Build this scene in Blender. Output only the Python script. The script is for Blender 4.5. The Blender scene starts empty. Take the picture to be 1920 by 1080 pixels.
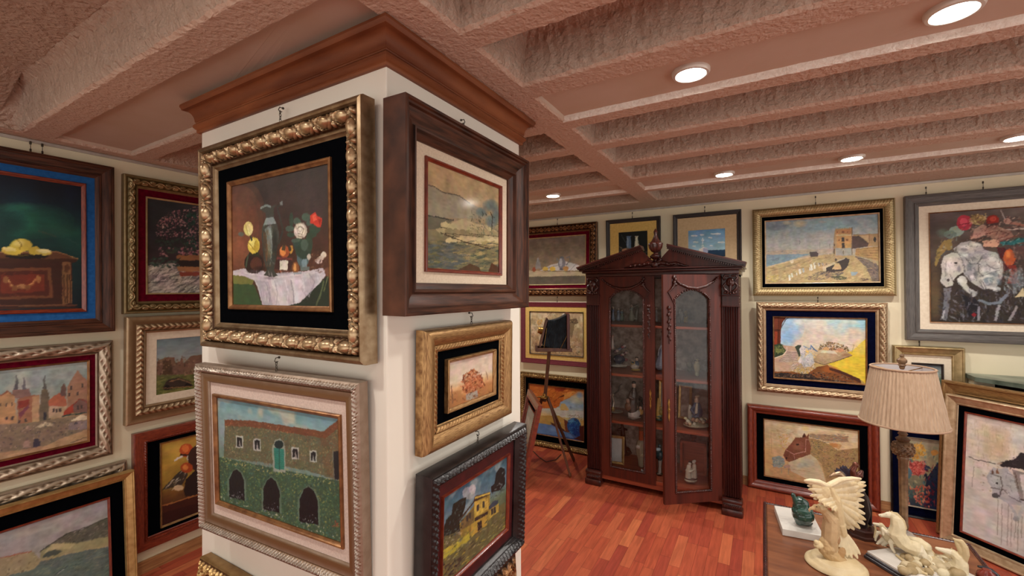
import bpy, bmesh, math, random
import numpy as np
from mathutils import Vector, Matrix, Euler
C = bpy.context.scene
COL = C.collection
PI = math.pi
R_ = math.radians
HC = 1.6
# ---------------------------------------------------------------- camera
YAW, PITCH, ROLL, FPX = R_(30.013), R_(0.405), R_(-0.306), 817.76
_cy, _sy, _cp, _sp = math.cos(YAW), math.sin(YAW), math.cos(PITCH), math.sin(PITCH)
FW = Vector((-_sy*_cp, _cy*_cp, _sp)); _r = Vector((_cy, _sy, 0)); _u = _r.cross(FW)
CR = _r*math.cos(ROLL) + _u*math.sin(ROLL); CU = _u*math.cos(ROLL) - _r*math.sin(ROLL)
CAM = Vector((0, 0, HC))
cd = bpy.data.cameras.new('camera'); cam = bpy.data.objects.new('camera', cd); COL.objects.link(cam)
M = Matrix((CR, CU, -FW)).transposed().to_4x4(); M.translation = CAM; cam.matrix_world = M
cd.sensor_width = 36; cd.lens = 36*FPX/1920; cd.clip_start = 0.02; C.camera = cam
# ---------------------------------------------------------------- world, view
w = bpy.data.worlds.new('world'); C.world = w; w.use_nodes = True
bg = w.node_tree.nodes['Background']; bg.inputs[0].default_value = (1.0, 0.955, 0.9, 1); bg.inputs[1].default_value = 1.25
C.view_settings.view_transform = 'Standard'; C.view_settings.look = 'None'
C.view_settings.exposure = 0.5; C.view_settings.gamma = 1; C.view_settings.use_curve_mapping = False
SPOT_W = 24.0; LENS_E = 34.0

def ray(px, py): return CR*((px-960)/FPX) - CU*((py-540)/FPX) + FW
def hitz(px, py, z): d = ray(px, py); return CAM + d*((z-HC)/d.z)
def hity(px, py, y): d = ray(px, py); return CAM + d*(y/d.y)
def hitx(px, py, x): d = ray(px, py); return CAM + d*(x/d.x)
def atd(px, py, dep): return CAM + ray(px, py)*dep
def proj(p):
    q = Vector(p)-CAM; z = q.dot(FW); return (960+FPX*q.dot(CR)/z, 540-FPX*q.dot(CU)/z)

def lin(c):
    if isinstance(c, str):
        c = c.lstrip('#'); c = tuple(int(c[i:i+2], 16)/255 for i in (0, 2, 4))
    return tuple(((v/12.92) if v <= 0.04045 else ((v+0.055)/1.055)**2.4) for v in c[:3])
# ---------------------------------------------------------------- materials
MATS = {}
def nt(m): return m.node_tree.nodes, m.node_tree.links
def mat(name, col, rough=.5, metal=0, col2=None, nscale=8, stretch=(1, 1, 1), coord='obj', bump=0, bscale=60,
        bdist=.002, relief=None, spec=.5, sheen=0, contrast=.5, coat=0, attr=None, sub=0, detail=4):
    """principled material: two-tone noise, optional relief blend, optional bump"""
    if name in MATS: return MATS[name]
    m = bpy.data.materials.new(name); m.use_nodes = True; N, L = nt(m); b = N['Principled BSDF']
    b.inputs['Roughness'].default_value = rough; b.inputs['Metallic'].default_value = metal
    b.inputs['Specular IOR Level'].default_value = spec
    if sheen: b.inputs['Sheen Weight'].default_value = sheen
    if coat: b.inputs['Coat Weight'].default_value = coat; b.inputs['Coat Roughness'].default_value = .12
    if sub: b.inputs['Subsurface Weight'].default_value = sub; b.inputs['Subsurface Scale'].default_value = .01
    if coord == 'gc': tc = N.new('ShaderNodeAttribute'); tc.attribute_name = 'gc'; src = tc.outputs['Vector']
    else: tc = N.new('ShaderNodeTexCoord'); src = tc.outputs['Object']
    mp = N.new('ShaderNodeMapping'); mp.inputs['Scale'].default_value = stretch; L.new(src, mp.inputs[0])
    c2 = lin(col2) if col2 else tuple(v*.72 for v in lin(col))
    if attr:
        at = N.new('ShaderNodeAttribute'); at.attribute_name = attr; base = at.outputs['Color']
        nz = N.new('ShaderNodeTexNoise'); nz.inputs['Scale'].default_value = nscale; nz.inputs['Detail'].default_value = detail
        L.new(mp.outputs[0], nz.inputs[0])
        mr = N.new('ShaderNodeMapRange'); mr.inputs['To Min'].default_value = 1-contrast; mr.inputs['To Max'].default_value = 1+contrast
        L.new(nz.outputs[0], mr.inputs[0])
        mm = N.new('ShaderNodeVectorMath'); mm.operation = 'SCALE'; L.new(base, mm.inputs[0]); L.new(mr.outputs[0], mm.inputs['Scale'])
        L.new(mm.outputs[0], b.inputs['Base Color'])
    else:
        nz = N.new('ShaderNodeTexNoise'); nz.inputs['Scale'].default_value = nscale; nz.inputs['Detail'].default_value = detail
        L.new(mp.outputs[0], nz.inputs[0])
        cr = N.new('ShaderNodeValToRGB'); e = cr.color_ramp.elements
        e[0].position = .5-contrast*.4; e[1].position = .5+contrast*.4
        e[0].color = (*c2, 1); e[1].color = (*lin(col), 1); L.new(nz.outputs[0], cr.inputs[0]); out = cr.outputs[0]
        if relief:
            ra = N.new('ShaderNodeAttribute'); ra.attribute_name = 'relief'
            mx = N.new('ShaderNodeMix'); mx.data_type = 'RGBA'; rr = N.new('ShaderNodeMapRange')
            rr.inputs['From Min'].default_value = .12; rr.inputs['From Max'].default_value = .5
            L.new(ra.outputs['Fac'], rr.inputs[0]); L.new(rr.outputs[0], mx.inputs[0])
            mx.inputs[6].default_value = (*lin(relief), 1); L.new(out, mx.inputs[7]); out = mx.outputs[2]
        L.new(out, b.inputs['Base Color'])
    if bump:
        n2 = N.new('ShaderNodeTexNoise'); n2.inputs['Scale'].default_value = bscale; n2.inputs['Detail'].default_value = 5
        L.new(mp.outputs[0], n2.inputs[0]); bp = N.new('ShaderNodeBump'); bp.inputs['Strength'].default_value = bump
        bp.inputs['Distance'].default_value = bdist; L.new(n2.outputs[0], bp.inputs['Height']); L.new(bp.outputs[0], b.inputs['Normal'])
    MATS[name] = m; return m

def emit(name, col, s):
    if name in MATS: return MATS[name]
    m = bpy.data.materials.new(name); m.use_nodes = True; N, L = nt(m); b = N['Principled BSDF']
    b.inputs['Emission Color'].default_value = (*lin(col), 1); b.inputs['Emission Strength'].default_value = s
    MATS[name] = m; return m
def glass(name='thin_glass'):
    if name in MATS: return MATS[name]
    m = bpy.data.materials.new(name); m.use_nodes = True; N, L = nt(m); N.remove(N['Principled BSDF'])
    t = N.new('ShaderNodeBsdfTransparent'); t.inputs[0].default_value = (.97, .98, .975, 1)
    g = N.new('ShaderNodeBsdfGlossy'); g.inputs['Roughness'].default_value = .03
    lw = N.new('ShaderNodeFresnel'); lw.inputs[0].default_value = 1.5
    mx = N.new('ShaderNodeMixShader'); hf = N.new('ShaderNodeMath'); hf.operation = 'MULTIPLY'; hf.inputs[1].default_value = .45; L.new(lw.outputs[0], hf.inputs[0]); L.new(hf.outputs[0], mx.inputs[0]); L.new(t.outputs[0], mx.inputs[1]); L.new(g.outputs[0], mx.inputs[2])
    L.new(mx.outputs[0], N['Material Output'].inputs[0]); MATS[name] = m; return m
# ---------------------------------------------------------------- objects
def tag(o, label=None, cat=None, group=None, kind=None):
    if label: o['label'] = label
    if cat: o['category'] = cat
    if group: o['group'] = group
    if kind: o['kind'] = kind
    return o
def empty(name, loc=(0, 0, 0), rz=0, label=None, cat=None, group=None):
    o = bpy.data.objects.new(name, None); COL.objects.link(o); o.empty_display_size = .05
    o.location = loc; o.rotation_euler = (0, 0, rz); return tag(o, label, cat, group)
def mesh_obj(name, me, m=None, parent=None, smooth=True, angle=None):
    o = bpy.data.objects.new(name, me); COL.objects.link(o)
    if m is not None and not me.materials: me.materials.append(m)
    if smooth:
        for p in me.polygons: p.use_smooth = True
        if angle:
            me.set_sharp_from_angle(angle=R_(angle))
    if parent: o.parent = parent
    return o
def from_py(name, vs, fs, m=None, parent=None, smooth=False, angle=None):
    me = bpy.data.meshes.new(name); me.from_pydata([tuple(v) for v in vs], [], fs); me.update()
    return mesh_obj(name, me, m, parent, smooth, angle)

class MB:
    """collects shapes into one mesh"""
    def __init__(s): s.v = []; s.f = []
    def add(s, vs, fs):
        n = len(s.v); s.v += [tuple(v) for v in vs]; s.f += [tuple(i+n for i in f) for f in fs]; return s
    def box(s, c, d, rz=0, bev=0, rot=None):
        x, y, z = d[0]/2, d[1]/2, d[2]/2
        if bev > 0:
            bm = bmesh.new(); bmesh.ops.create_cube(bm, size=1)
            for v in bm.verts: v.co = Vector((v.co.x*d[0], v.co.y*d[1], v.co.z*d[2]))
            bmesh.ops.bevel(bm, geom=bm.edges[:], offset=min(bev, min(d)*.45), segments=2, affect='EDGES', profile=.5)
            bm.verts.ensure_lookup_table(); vs = [v.co.copy() for v in bm.verts]; fs = [[v.index for v in f.verts] for f in bm.faces]; bm.free()
        else:
            vs = [Vector(p) for p in ((-x, -y, -z), (x, -y, -z), (x, y, -z), (-x, y, -z), (-x, -y, z), (x, -y, z), (x, y, z), (-x, y, z))]
            fs = [(0, 3, 2, 1), (4, 5, 6, 7), (0, 1, 5, 4), (1, 2, 6, 5), (2, 3, 7, 6), (3, 0, 4, 7)]
        mt = (rot if rot is not None else Matrix.Rotation(rz, 3, 'Z'))
        return s.add([mt @ v + Vector(c) for v in vs], fs)
    def lathe(s, prof, c=(0, 0, 0), n=24, flute=0, nf=0, mtx=None, cap=True, sx=1, sy=1):
        vs = []; fs = []; c = Vector(c)
        for i, (r, z) in enumerate(prof):
            for k in range(n):
                a = 2*PI*k/n; rr = r*(1+flute*math.cos(nf*a)) if nf else r
                p = Vector((rr*math.cos(a)*sx, rr*math.sin(a)*sy, z)); vs.append((mtx @ p if mtx is not None else p)+c)
        for i in range(len(prof)-1):
            for k in range(n):
                a, b = i*n+k, i*n+(k+1) % n; fs.append((a, b, b+n, a+n))
        if cap: fs.append(tuple(range(n))[::-1]); fs.append(tuple((len(prof)-1)*n+k for k in range(n)))
        return s.add(vs, fs)
    def tube(s, pts, rad, n=8, close=False):
        pts = [Vector(p) for p in pts]; rs = rad if isinstance(rad, (list, tuple)) else [rad]*len(pts); vs = []; fs = []; up = None
        m = len(pts)
        for i, p in enumerate(pts):
            t = (pts[(i+1) % m]-pts[i-1]) if close else (pts[min(i+1, m-1)]-pts[max(i-1, 0)])
            t.normalize()
            if up is None:
                up = Vector((0, 0, 1)) if abs(t.z) < .9 else Vector((1, 0, 0))
            a = t.cross(up); a.normalize(); b = a.cross(t); up = b
            for k in range(n):
                g = 2*PI*k/n; vs.append(p+a*math.cos(g)*rs[i]+b*math.sin(g)*rs[i])
        for i in range(m if close else m-1):
            for k in range(n):
                j = (i+1) % m; fs.append((i*n+k, i*n+(k+1) % n, j*n+(k+1) % n, j*n+k))
        if not close: fs.append(tuple(range(n))[::-1]); fs.append(tuple((m-1)*n+k for k in range(n)))
        return s.add(vs, fs)
    def ball(s, c, r, n=12, m=8):
        rx, ry, rz = (r, r, r) if not isinstance(r, (tuple, list)) else r
        pr = [(max(math.sin(PI*i/m), 1e-3), -math.cos(PI*i/m)) for i in range(m+1)]
        vs = []; fs = []
        for (a, z) in pr:
            for k in range(n): vs.append((c[0]+rx*a*math.cos(2*PI*k/n), c[1]+ry*a*math.sin(2*PI*k/n), c[2]+rz*z))
        for i in range(m):
            for k in range(n): fs.append((i*n+k, i*n+(k+1) % n, (i+1)*n+(k+1) % n, (i+1)*n+k))
        return s.add(vs, fs)
    def prism(s, poly, y0, y1, ax='y'):
        """poly in (x,z) extruded in y, or (x,y) extruded in z"""
        n = len(poly)
        if ax == 'y': vs = [(x, y0, z) for x, z in poly]+[(x, y1, z) for x, z in poly]
        elif ax == 'z': vs = [(x, z, y0) for x, z in poly]+[(x, z, y1) for x, z in poly]
        else: vs = [(y0, x, z) for x, z in poly]+[(y1, x, z) for x, z in poly]
        fs = [tuple(range(n)), tuple(range(2*n-1, n-1, -1))]+[(i, (i+1) % n+0, (i+1) % n+n, i+n) for i in range(n)]
        return s.add(vs, fs)
    def build(s, name, m=None, parent=None, smooth=False, angle=40, loc=None):
        me = bpy.data.meshes.new(name); me.from_pydata(s.v, [], s.f)
        bm = bmesh.new(); bm.from_mesh(me); bmesh.ops.recalc_face_normals(bm, faces=bm.faces); bm.to_mesh(me); bm.free()
        o = mesh_obj(name, me, m, parent, smooth, angle if smooth else None)
        if loc is not None: o.location = loc
        return o
# ---------------------------------------------------------------- room shell
def struct(o): o['kind'] = 'structure'; return o
SOF = 2.352
def floor_mat():
    m = bpy.data.materials.new('cherry_strip_floor'); m.use_nodes = True; N, L = nt(m); b = N['Principled BSDF']
    tc = N.new('ShaderNodeTexCoord'); sp = N.new('ShaderNodeSeparateXYZ'); L.new(tc.outputs['Object'], sp.inputs[0])
    def mth(op, a, bb=None, c=None):
        n = N.new('ShaderNodeMath'); n.operation = op
        for i, v in enumerate((a, bb, c)):
            if v is None: continue
            if isinstance(v, (int, float)): n.inputs[i].default_value = v
            else: L.new(v, n.inputs[i])
        return n.outputs[0]
    W_, LEN = .062, .36
    xs = mth('DIVIDE', sp.outputs[0], W_); row = mth('FLOOR', xs); fx = mth('FRACT', xs)
    wn = N.new('ShaderNodeTexWhiteNoise'); wn.noise_dimensions = '1D'; L.new(row, wn.inputs['W'])
    ys = mth('ADD', mth('DIVIDE', sp.outputs[1], LEN), mth('MULTIPLY', wn.outputs['Value'], 7.3)); cell = mth('FLOOR', ys); fy = mth('FRACT', ys)
    cb = N.new('ShaderNodeCombineXYZ'); L.new(row, cb.inputs[0]); L.new(cell, cb.inputs[1])
    w2 = N.new('ShaderNodeTexWhiteNoise'); w2.noise_dimensions = '3D'; L.new(cb.outputs[0], w2.inputs['Vector'])
    cr = N.new('ShaderNodeValToRGB'); e = cr.color_ramp.elements; e[0].position = 0; e[0].color = (*lin('9c4232'), 1); e[1].position = 1; e[1].color = (*lin('c87048'), 1)
    for p, c in ((.25, 'a84a34'), (.6, 'b25438'), (.85, 'bb6040')): n = cr.color_ramp.elements.new(p); n.color = (*lin(c), 1)
    L.new(w2.outputs['Value'], cr.inputs[0])
    mp = N.new('ShaderNodeMapping'); mp.inputs['Scale'].default_value = (60, 5, 1); L.new(tc.outputs['Object'], mp.inputs[0])
    ad = N.new('ShaderNodeVectorMath'); ad.operation = 'ADD'; L.new(mp.outputs[0], ad.inputs[0])
    sc = N.new('ShaderNodeVectorMath'); sc.operation = 'SCALE'; sc.inputs['Scale'].default_value = 9; L.new(w2.outputs['Color'], sc.inputs[0]); L.new(sc.outputs[0], ad.inputs[1])
    nz = N.new('ShaderNodeTexNoise'); nz.inputs['Scale'].default_value = 1; nz.inputs['Detail'].default_value = 5; nz.inputs['Distortion'].default_value = .6; L.new(ad.outputs[0], nz.inputs[0])
    mr = N.new('ShaderNodeMapRange'); mr.inputs['From Min'].default_value = .3; mr.inputs['From Max'].default_value = .75; mr.inputs['To Min'].default_value = .72; mr.inputs['To Max'].default_value = 1.15; L.new(nz.outputs[0], mr.inputs[0])
    gap = mth('MULTIPLY', mth('GREATER_THAN', mth('MINIMUM', fx, mth('SUBTRACT', 1, fx)), .018), mth('GREATER_THAN', mth('MINIMUM', fy, mth('SUBTRACT', 1, fy)), .004))
    g2 = mth('ADD', mth('MULTIPLY', gap, .45), .55); k = mth('MULTIPLY', g2, mr.outputs[0])
    s2 = N.new('ShaderNodeVectorMath'); s2.operation = 'SCALE'; L.new(cr.outputs[0], s2.inputs[0]); L.new(k, s2.inputs['Scale']); L.new(s2.outputs[0], b.inputs['Base Color'])
    b.inputs['Roughness'].default_value = .42; b.inputs['Specular IOR Level'].default_value = .35
    bp = N.new('ShaderNodeBump'); bp.inputs['Strength'].default_value = .3; bp.inputs['Distance'].default_value = .001; L.new(gap, bp.inputs['Height']); L.new(bp.outputs[0], b.inputs['Normal'])
    return m
FLOORM = floor_mat()
struct(from_py('floor', [(-3.2, -3.2, 0), (3.6, -3.2, 0), (3.6, 4.2, 0), (-3.2, 4.2, 0)], [(0, 1, 2, 3)], FLOORM))
WALLM = mat('cream_wall_paint', 'e4dabd', .75, 0, 'ddd2b2', 3, bump=.15, bscale=90, bdist=.001)
PILM = mat('white_pillar_paint', 'e4dfd2', .6, 0, 'dfd9cb', 3, bump=.08, bscale=60, bdist=.001)
def boxs(name, c, d, m, **k): return struct(MB().box(c, d, **k).build(name, m))
boxs('wall_left', (-3.14, .5, 1.3), (.1, 7.4, 2.7), WALLM)
boxs('wall_back', (.25, 4.13, 1.3), (6.9, .1, 2.7), WALLM)
# pillar
PX0, PX1, PY0, PY1 = -1.955, -.925, .893, 1.67
struct(MB().box(((PX0+PX1)/2, (PY0+PY1)/2, 1.2), (PX1-PX0, PY1-PY0, 2.4), bev=.004).build('wall_pillar', PILM, None, False))
# cornice on the pillar: mitred profile
CORN = mat('walnut_cornice', '8c5230', .45, 0, '5a2c18', 3, (1, 1, 6), bump=.08, bscale=40, contrast=.5, spec=.3)
def sweep_rect(name, x0, x1, y0, y1, prof, m):
    vs = []; fs = []
    for (d, z) in prof: vs += [(x0-d, y0-d, z), (x1+d, y0-d, z), (x1+d, y1+d, z), (x0-d, y1+d, z)]
    for i in range(len(prof)-1):
        for k in range(4): fs.append((i*4+k, i*4+(k+1) % 4, i*4+4+(k+1) % 4, i*4+4+k))
    o = from_py(name, vs, fs, m, None, True, 30)
    return o
cp = [(0, 2.24), (.010, 2.24), (.013, 2.246), (.012, 2.252), (.016, 2.255), (.022, 2.262), (.022, 2.270), (.017, 2.277), (.014, 2.279), (.015, 2.283)]
for i in range(9): t = i/8; cp.append((.017+.029*(1-math.cos(t*PI/2)), 2.284+.043*math.sin(t*PI/2)))
cp += [(.050, 2.328), (.051, 2.333), (.055, 2.340), (.054, 2.349), (.046, 2.352), (0, 2.352)]
struct(sweep_rect('trim_1', PX0, PX1, PY0, PY1, cp, CORN))
# picture rails and baseboards
RAIL = mat('aluminium_rail', 'c4beb4', .4, .35, 'b0aaa0', 20)
boxs('trim_2', (-3.084, 2.0, 2.343), (.012, 4.16, .014), RAIL); boxs('trim_3', (.25, 4.074, 2.341), (6.66, .012, .014), RAIL)
BASEM = mat('oak_baseboard', 'b98a5a', .45, 0, '8c5c38', 4, (2, 2, 30), bump=.1)
boxs('baseboard_left', (-3.083, .5, .035), (.014, 7.2, .07), BASEM); boxs('baseboard_back', (.25, 4.073, .035), (6.66, .014, .07), BASEM)
# ceiling: waffle of rough plaster
CR1 = mat('rough_plaster_ceiling', 'beab9a', .9, 0, 'b09a88', 25, bump=1.0, bscale=60, bdist=.02, spec=.15, contrast=.6)
CR2 = mat('smooth_plaster_panel', 'c2b0a0', .85, 0, 'bca894', 6, bump=.2, bscale=50, bdist=.002, spec=.2)
CR3 = mat('plaster_rib', 'c6ae9c', .9, 0, 'bea28e', 40, bump=.9, bscale=70, bdist=.012, spec=.15, contrast=.6)
cols = [(-3.0, -.90), (-.77, 1.50), (1.63, 3.5)]
rows = [(3.39, 3.76, 0), (3.06, 3.33, 1), (2.64, 2.955, 0), (2.25, 2.555, 0), (1.88, 2.17, 0), (1.515, 1.80, 2), (1.11, 1.415, 0), (.72, 1.03, 3)]
rows.append((-.07, .62, 0)); y = -.15
while y > -3.0: rows.append((y-.305, y, 0)); y -= .385
me_v = []; me_f = []; me_m = []
rng = np.random.RandomState(4)
colb = [(-3.09, -.835), (-.835, 1.565), (1.565, 3.6)]
rb = []
for i, (a0, a1, k) in enumerate(rows):
    top = 4.08 if i == 0 else (a1+rows[i-1][0])/2
    bot = (a0+rows[i+1][1])/2 if i+1 < len(rows) else -3.2
    rb.append((bot, top))
def loopn(x0, x1, y0, y1, nx, ny):
    p = [(x0+(x1-x0)*i/nx, y0) for i in range(nx)]+[(x1, y0+(y1-y0)*i/ny) for i in range(ny)]
    p += [(x1-(x1-x0)*i/nx, y1) for i in range(nx)]+[(x0, y1-(y1-y0)*i/ny) for i in range(ny)]
    return np.array(p)
for ci, (x0, x1) in enumerate(cols):
    for ri, (y0, y1, kind) in enumerate(rows):
        flat = kind == 1 or (kind == 2 and ci >= 1) or (kind == 3 and ci == 0)
        nx = int((x1-x0)/.018); ny = max(8, int((y1-y0)/.02)); bx = colb[ci]; by = rb[ri]
        if flat: prof = [(0, SOF, .0, 2), (.003, SOF+.003, .0022, 2), (.006, SOF+.012, .002, 2), (.008, SOF+.026, .001, 1)]
        else: prof = [(0, SOF, .0, 2), (.004, SOF+.002, .003, 2), (.012, SOF+.010, .003, 2), (.02, SOF+.03, .003, 0), (.026, SOF+.08, .004, 0), (.034, SOF+.12, .004, 0), (.044, SOF+.15, .004, 0), (.07, SOF+.168, .003, 0)]
        loops = [np.c_[loopn(bx[0], bx[1], by[0], by[1], nx, ny), np.full(2*(nx+ny), SOF)]]; mats_ = [2]
        for (ins, z, am, mi) in prof:
            l = loopn(x0+ins, x1-ins, y0+ins, y1-ins, nx, ny); lx = np.c_[l, np.full(len(l), z)]
            if ci == 0 and not flat and ins > .01:  # cells run out softly toward the left wall
                f = np.clip((l[:, 0]-x0)/.25, 0, 1); lx[:, 2] = SOF+(z-SOF)*(.15+.85*f*f*(3-2*f))
            if am: lx = lx+rng.normal(0, am*.55, lx.shape)
            if z == SOF and ins == 0: lx[:, :2] += rng.normal(0, .0018, (len(l), 2))
            loops.append(lx); mats_.append(mi)
        n = len(loops[0]); b0 = len(me_v)
        for l in loops: me_v += [tuple(p) for p in l]
        for k in range(len(loops)-1):
            for i in range(n):
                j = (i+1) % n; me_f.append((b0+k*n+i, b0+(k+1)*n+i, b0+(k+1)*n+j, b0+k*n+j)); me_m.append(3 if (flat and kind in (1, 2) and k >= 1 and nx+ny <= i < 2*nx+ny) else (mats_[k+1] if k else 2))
        me_f.append(tuple(b0+(len(loops)-1)*n+i for i in range(n))[::-1]); me_m.append(1 if flat else 0)
me = bpy.data.meshes.new('ceiling'); me.from_pydata(me_v, [], me_f)
CR4 = mat('white_panel_edge', 'eee8dc', .8, 0, 'ddd2c4', 60, bump=1, bscale=120, bdist=.006)  # white colour on the far edge faces of some flat panels
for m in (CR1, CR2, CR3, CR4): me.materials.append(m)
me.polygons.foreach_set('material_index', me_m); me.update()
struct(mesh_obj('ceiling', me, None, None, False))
# ---------------------------------------------------------------- recessed downlights
LENS = emit('lamp_lens', 'fff8ee', LENS_E); RINGM = mat('lamp_ring_white', 'd8cfc4', .35, .2, 'c8beb2', 20)
LP = [(-.219, 1.657, 1), (.462, 1.657, 1), (1.14, 1.657, 1), (-1.47, 3.215, 1), (-.223, 3.215, 1), (.453, 3.215, 1), (1.13, 3.215, 1), (-2.3, 3.215, 1), (-2.35, .08, 0), (-1.15, .08, 0), (.3, .08, 0), (1.6, .08, 0), (-1.7, -1.46, 0), (.9, -1.46, 0)]  # lamps behind pillar and camera are unseen, added to brighten room and left wall
for i, (x, y, fl) in enumerate(LP):
    zp = SOF+.026 if fl else SOF+.166
    lab = {0: 'round recessed ceiling downlight nearest the pillar corner in the near row', 1: 'round recessed ceiling downlight at the top right corner of the view', 3: 'small recessed downlight low over the pillar edge, left end of the far row', 4: 'recessed downlight above the right half of the cabinet in the far row', 5: 'recessed downlight above the beach picture in the far row', 6: 'recessed downlight at the right edge of the view in the far row'}.get(i, 'round recessed ceiling downlight out of view')
    t = empty('recessed_downlight', (x, y, zp-.012), 0, lab, 'ceiling light', 'recessed downlights in the ceiling')
    mb = MB(); pr = [(.048, .012), (.048, .000), (.052, -.004), (.060, -.003), (.064, .004), (.064, .012)]; mb.lathe(pr, n=32, cap=False); mb.build('trim_ring', RINGM, t, True)
    mb = MB(); mb.lathe([(.0, -.004), (.02, -.0035), (.040, -.001), (.048, .004), (.046, .012)], n=28, cap=False); mb.build('lens', LENS, t, True)
    ld = bpy.data.lights.new('downlight_beam', 'SPOT'); ld.energy = SPOT_W; ld.spot_size = R_(150); ld.spot_blend = .7; ld.shadow_soft_size = .045; ld.color = (1, .955, .89)
    lo = bpy.data.objects.new('downlight_beam', ld); COL.objects.link(lo); lo.parent = t; lo.location = (0, 0, -.02)
# ---------------------------------------------------------------- painter: pictures painted into a colour attribute
def vnoise(ny, nx, sy, sx, seed):
    r = np.random.RandomState(seed); gy, gx = int(sy)+2, int(sx)+2; g = r.rand(gy, gx)
    y = np.linspace(0, gy-1.001, ny); x = np.linspace(0, gx-1.001, nx)
    yi = y.astype(int); xi = x.astype(int); fy = y-yi; fx = x-xi; fy = fy*fy*(3-2*fy); fx = fx*fx*(3-2*fx)
    a = g[np.ix_(yi, xi)]; b = g[np.ix_(yi, xi+1)]; c = g[np.ix_(yi+1, xi)]; d = g[np.ix_(yi+1, xi+1)]
    return (a*(1-fx)+b*fx)*(1-fy)[:, None]+(c*(1-fx)+d*fx)*fy[:, None]
def hx(c):
    if not isinstance(c, str): return np.array(c, float)
    c = c.lstrip('#'); return np.array([int(c[i:i+2], 16)/255 for i in (0, 2, 4)])
class Art:
    """quad: corners TL,TR,BR,BL in the drawing frame; shapes are given in that frame"""
    def __init__(s, nx, ny, quad, bands):
        s.nx, s.ny = nx, ny
        A = []; B = []
        for (x, y), (u, v) in zip(quad, ((0, 0), (nx-1, 0), (nx-1, ny-1), (0, ny-1))):
            A += [[x, y, 1, 0, 0, 0, -u*x, -u*y], [0, 0, 0, x, y, 1, -v*x, -v*y]]; B += [u, v]
        h = np.linalg.solve(np.array(A, float), np.array(B, float)); s.H = np.append(h, 1).reshape(3, 3)
        y = np.linspace(0, 1, ny); ps = [b[0] for b in bands]; cs = np.array([hx(b[1]) for b in bands])
        col = np.stack([np.interp(y, ps, cs[:, k]) for k in range(3)], 1); s.a = np.repeat(col[:, None, :], nx, 1)
        s.sc = nx/max(1e-6, math.hypot(quad[1][0]-quad[0][0], quad[1][1]-quad[0][1])); s.rs = np.random.RandomState(nx*7+ny)
    def T(s, p):
        p = np.asarray(p, float).reshape(-1, 2); q = np.c_[p, np.ones(len(p))] @ s.H.T; return q[:, :2]/q[:, 2:]
    def _poly(s, P, col, al):
        x0, y0 = np.floor(P.min(0)).astype(int); x1, y1 = np.ceil(P.max(0)).astype(int)+1
        x0 = max(x0, 0); y0 = max(y0, 0); x1 = min(x1, s.nx); y1 = min(y1, s.ny)
        if x1 <= x0 or y1 <= y0: return
        X, Y = np.meshgrid(np.arange(x0, x1), np.arange(y0, y1)); ins = np.zeros(X.shape, bool); n = len(P)
        for i in range(n):
            ax, ay = P[i]; bx, by = P[(i+1) % n]
            if ay == by: continue
            c = ((ay > Y) != (by > Y)) & (X < (bx-ax)*(Y-ay)/(by-ay)+ax); ins ^= c
        if not ins.any():
            cx, cy = P.mean(0).round().astype(int)
            if 0 <= cx < s.nx and 0 <= cy < s.ny: s.a[cy, cx] = s.a[cy, cx]*(1-al*.5)+col*al*.5
            return
        v = s.a[y0:y1, x0:x1]; v[ins] = v[ins]*(1-al)+col*al
    def p(s, pts, col, al=1): s._poly(s.T(pts), hx(col), al); return s
    def e(s, cx, cy, rx, ry, col, al=1, rot=0):
        t = np.linspace(0, 2*PI, 22, endpoint=False); c, d = math.cos(R_(rot)), math.sin(R_(rot))
        x = rx*np.cos(t); y = ry*np.sin(t); return s.p(np.c_[cx+x*c-y*d, cy+x*d+y*c], col, al)
    def g(s, cx, cy, rx, ry, col, al=1):
        for k in (1, .85, .7, .55, .4): s.e(cx, cy, rx*k, ry*k, col, 1-(1-al)**.2)
        return s
    def l(s, pts, w, col, al=1):
        P = s.T(pts); w = w*s.sc/2; col = hx(col)
        for a, b in zip(P[:-1], P[1:]):
            d = b-a; L = math.hypot(*d)
            if L < 1e-6: continue
            n = np.array([-d[1], d[0]])/L*max(w, .5); e = d/L*w*.3
            s._poly(np.array([a-e+n, b+e+n, b+e-n, a-e-n]), col, al)
        return s
    def d(s, n, box, ln, w, cols, ang=0, da=30, al=.8, seed=None):
        """n brush dabs in box or polygon"""
        r = np.random.RandomState(seed if seed is not None else n); cols = [hx(c) for c in cols]
        B = np.asarray(box, float); poly = None
        if B.size == 4: B = B.ravel(); lo = B[:2]; hi = B[2:]
        else: poly = B.reshape(-1, 2); lo = poly.min(0); hi = poly.max(0)
        for i in range(n):
            x, y = lo+(hi-lo)*r.rand(2)
            if poly is not None:
                ins = False; m = len(poly)
                for k in range(m):
                    a, b = poly[k], poly[(k+1) % m]
                    if (a[1] > y) != (b[1] > y) and x < (b[0]-a[0])*(y-a[1])/(b[1]-a[1])+a[0]: ins = not ins
                if not ins: continue
            g = R_(ang+da*(r.rand()*2-1)); L = ln*(.5+r.rand()); W = w*(.5+r.rand())
            c, q = math.cos(g), math.sin(g)
            P = s.T([(x-c*L/2, y-q*L/2), (x-q*W/2, y+c*W/2), (x+c*L/2, y+q*L/2), (x+q*W/2, y-c*W/2)])
            s._poly(P, cols[r.randint(len(cols))], al)
        return s
    def n(s, amp=.08, sc=12, seed=1, asp=1, tint=None):
        v = vnoise(s.ny, s.nx, sc, sc*asp*s.nx/s.ny, seed)+.5*vnoise(s.ny, s.nx, sc*2.7, sc*2.7*asp*s.nx/s.ny, seed+9)
        v = (v/1.5-.5)*2; s.a *= 1+amp*v[..., None]
        if tint is not None: s.a += (hx(tint)-.5)*amp*v[..., None]
        return s
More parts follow.
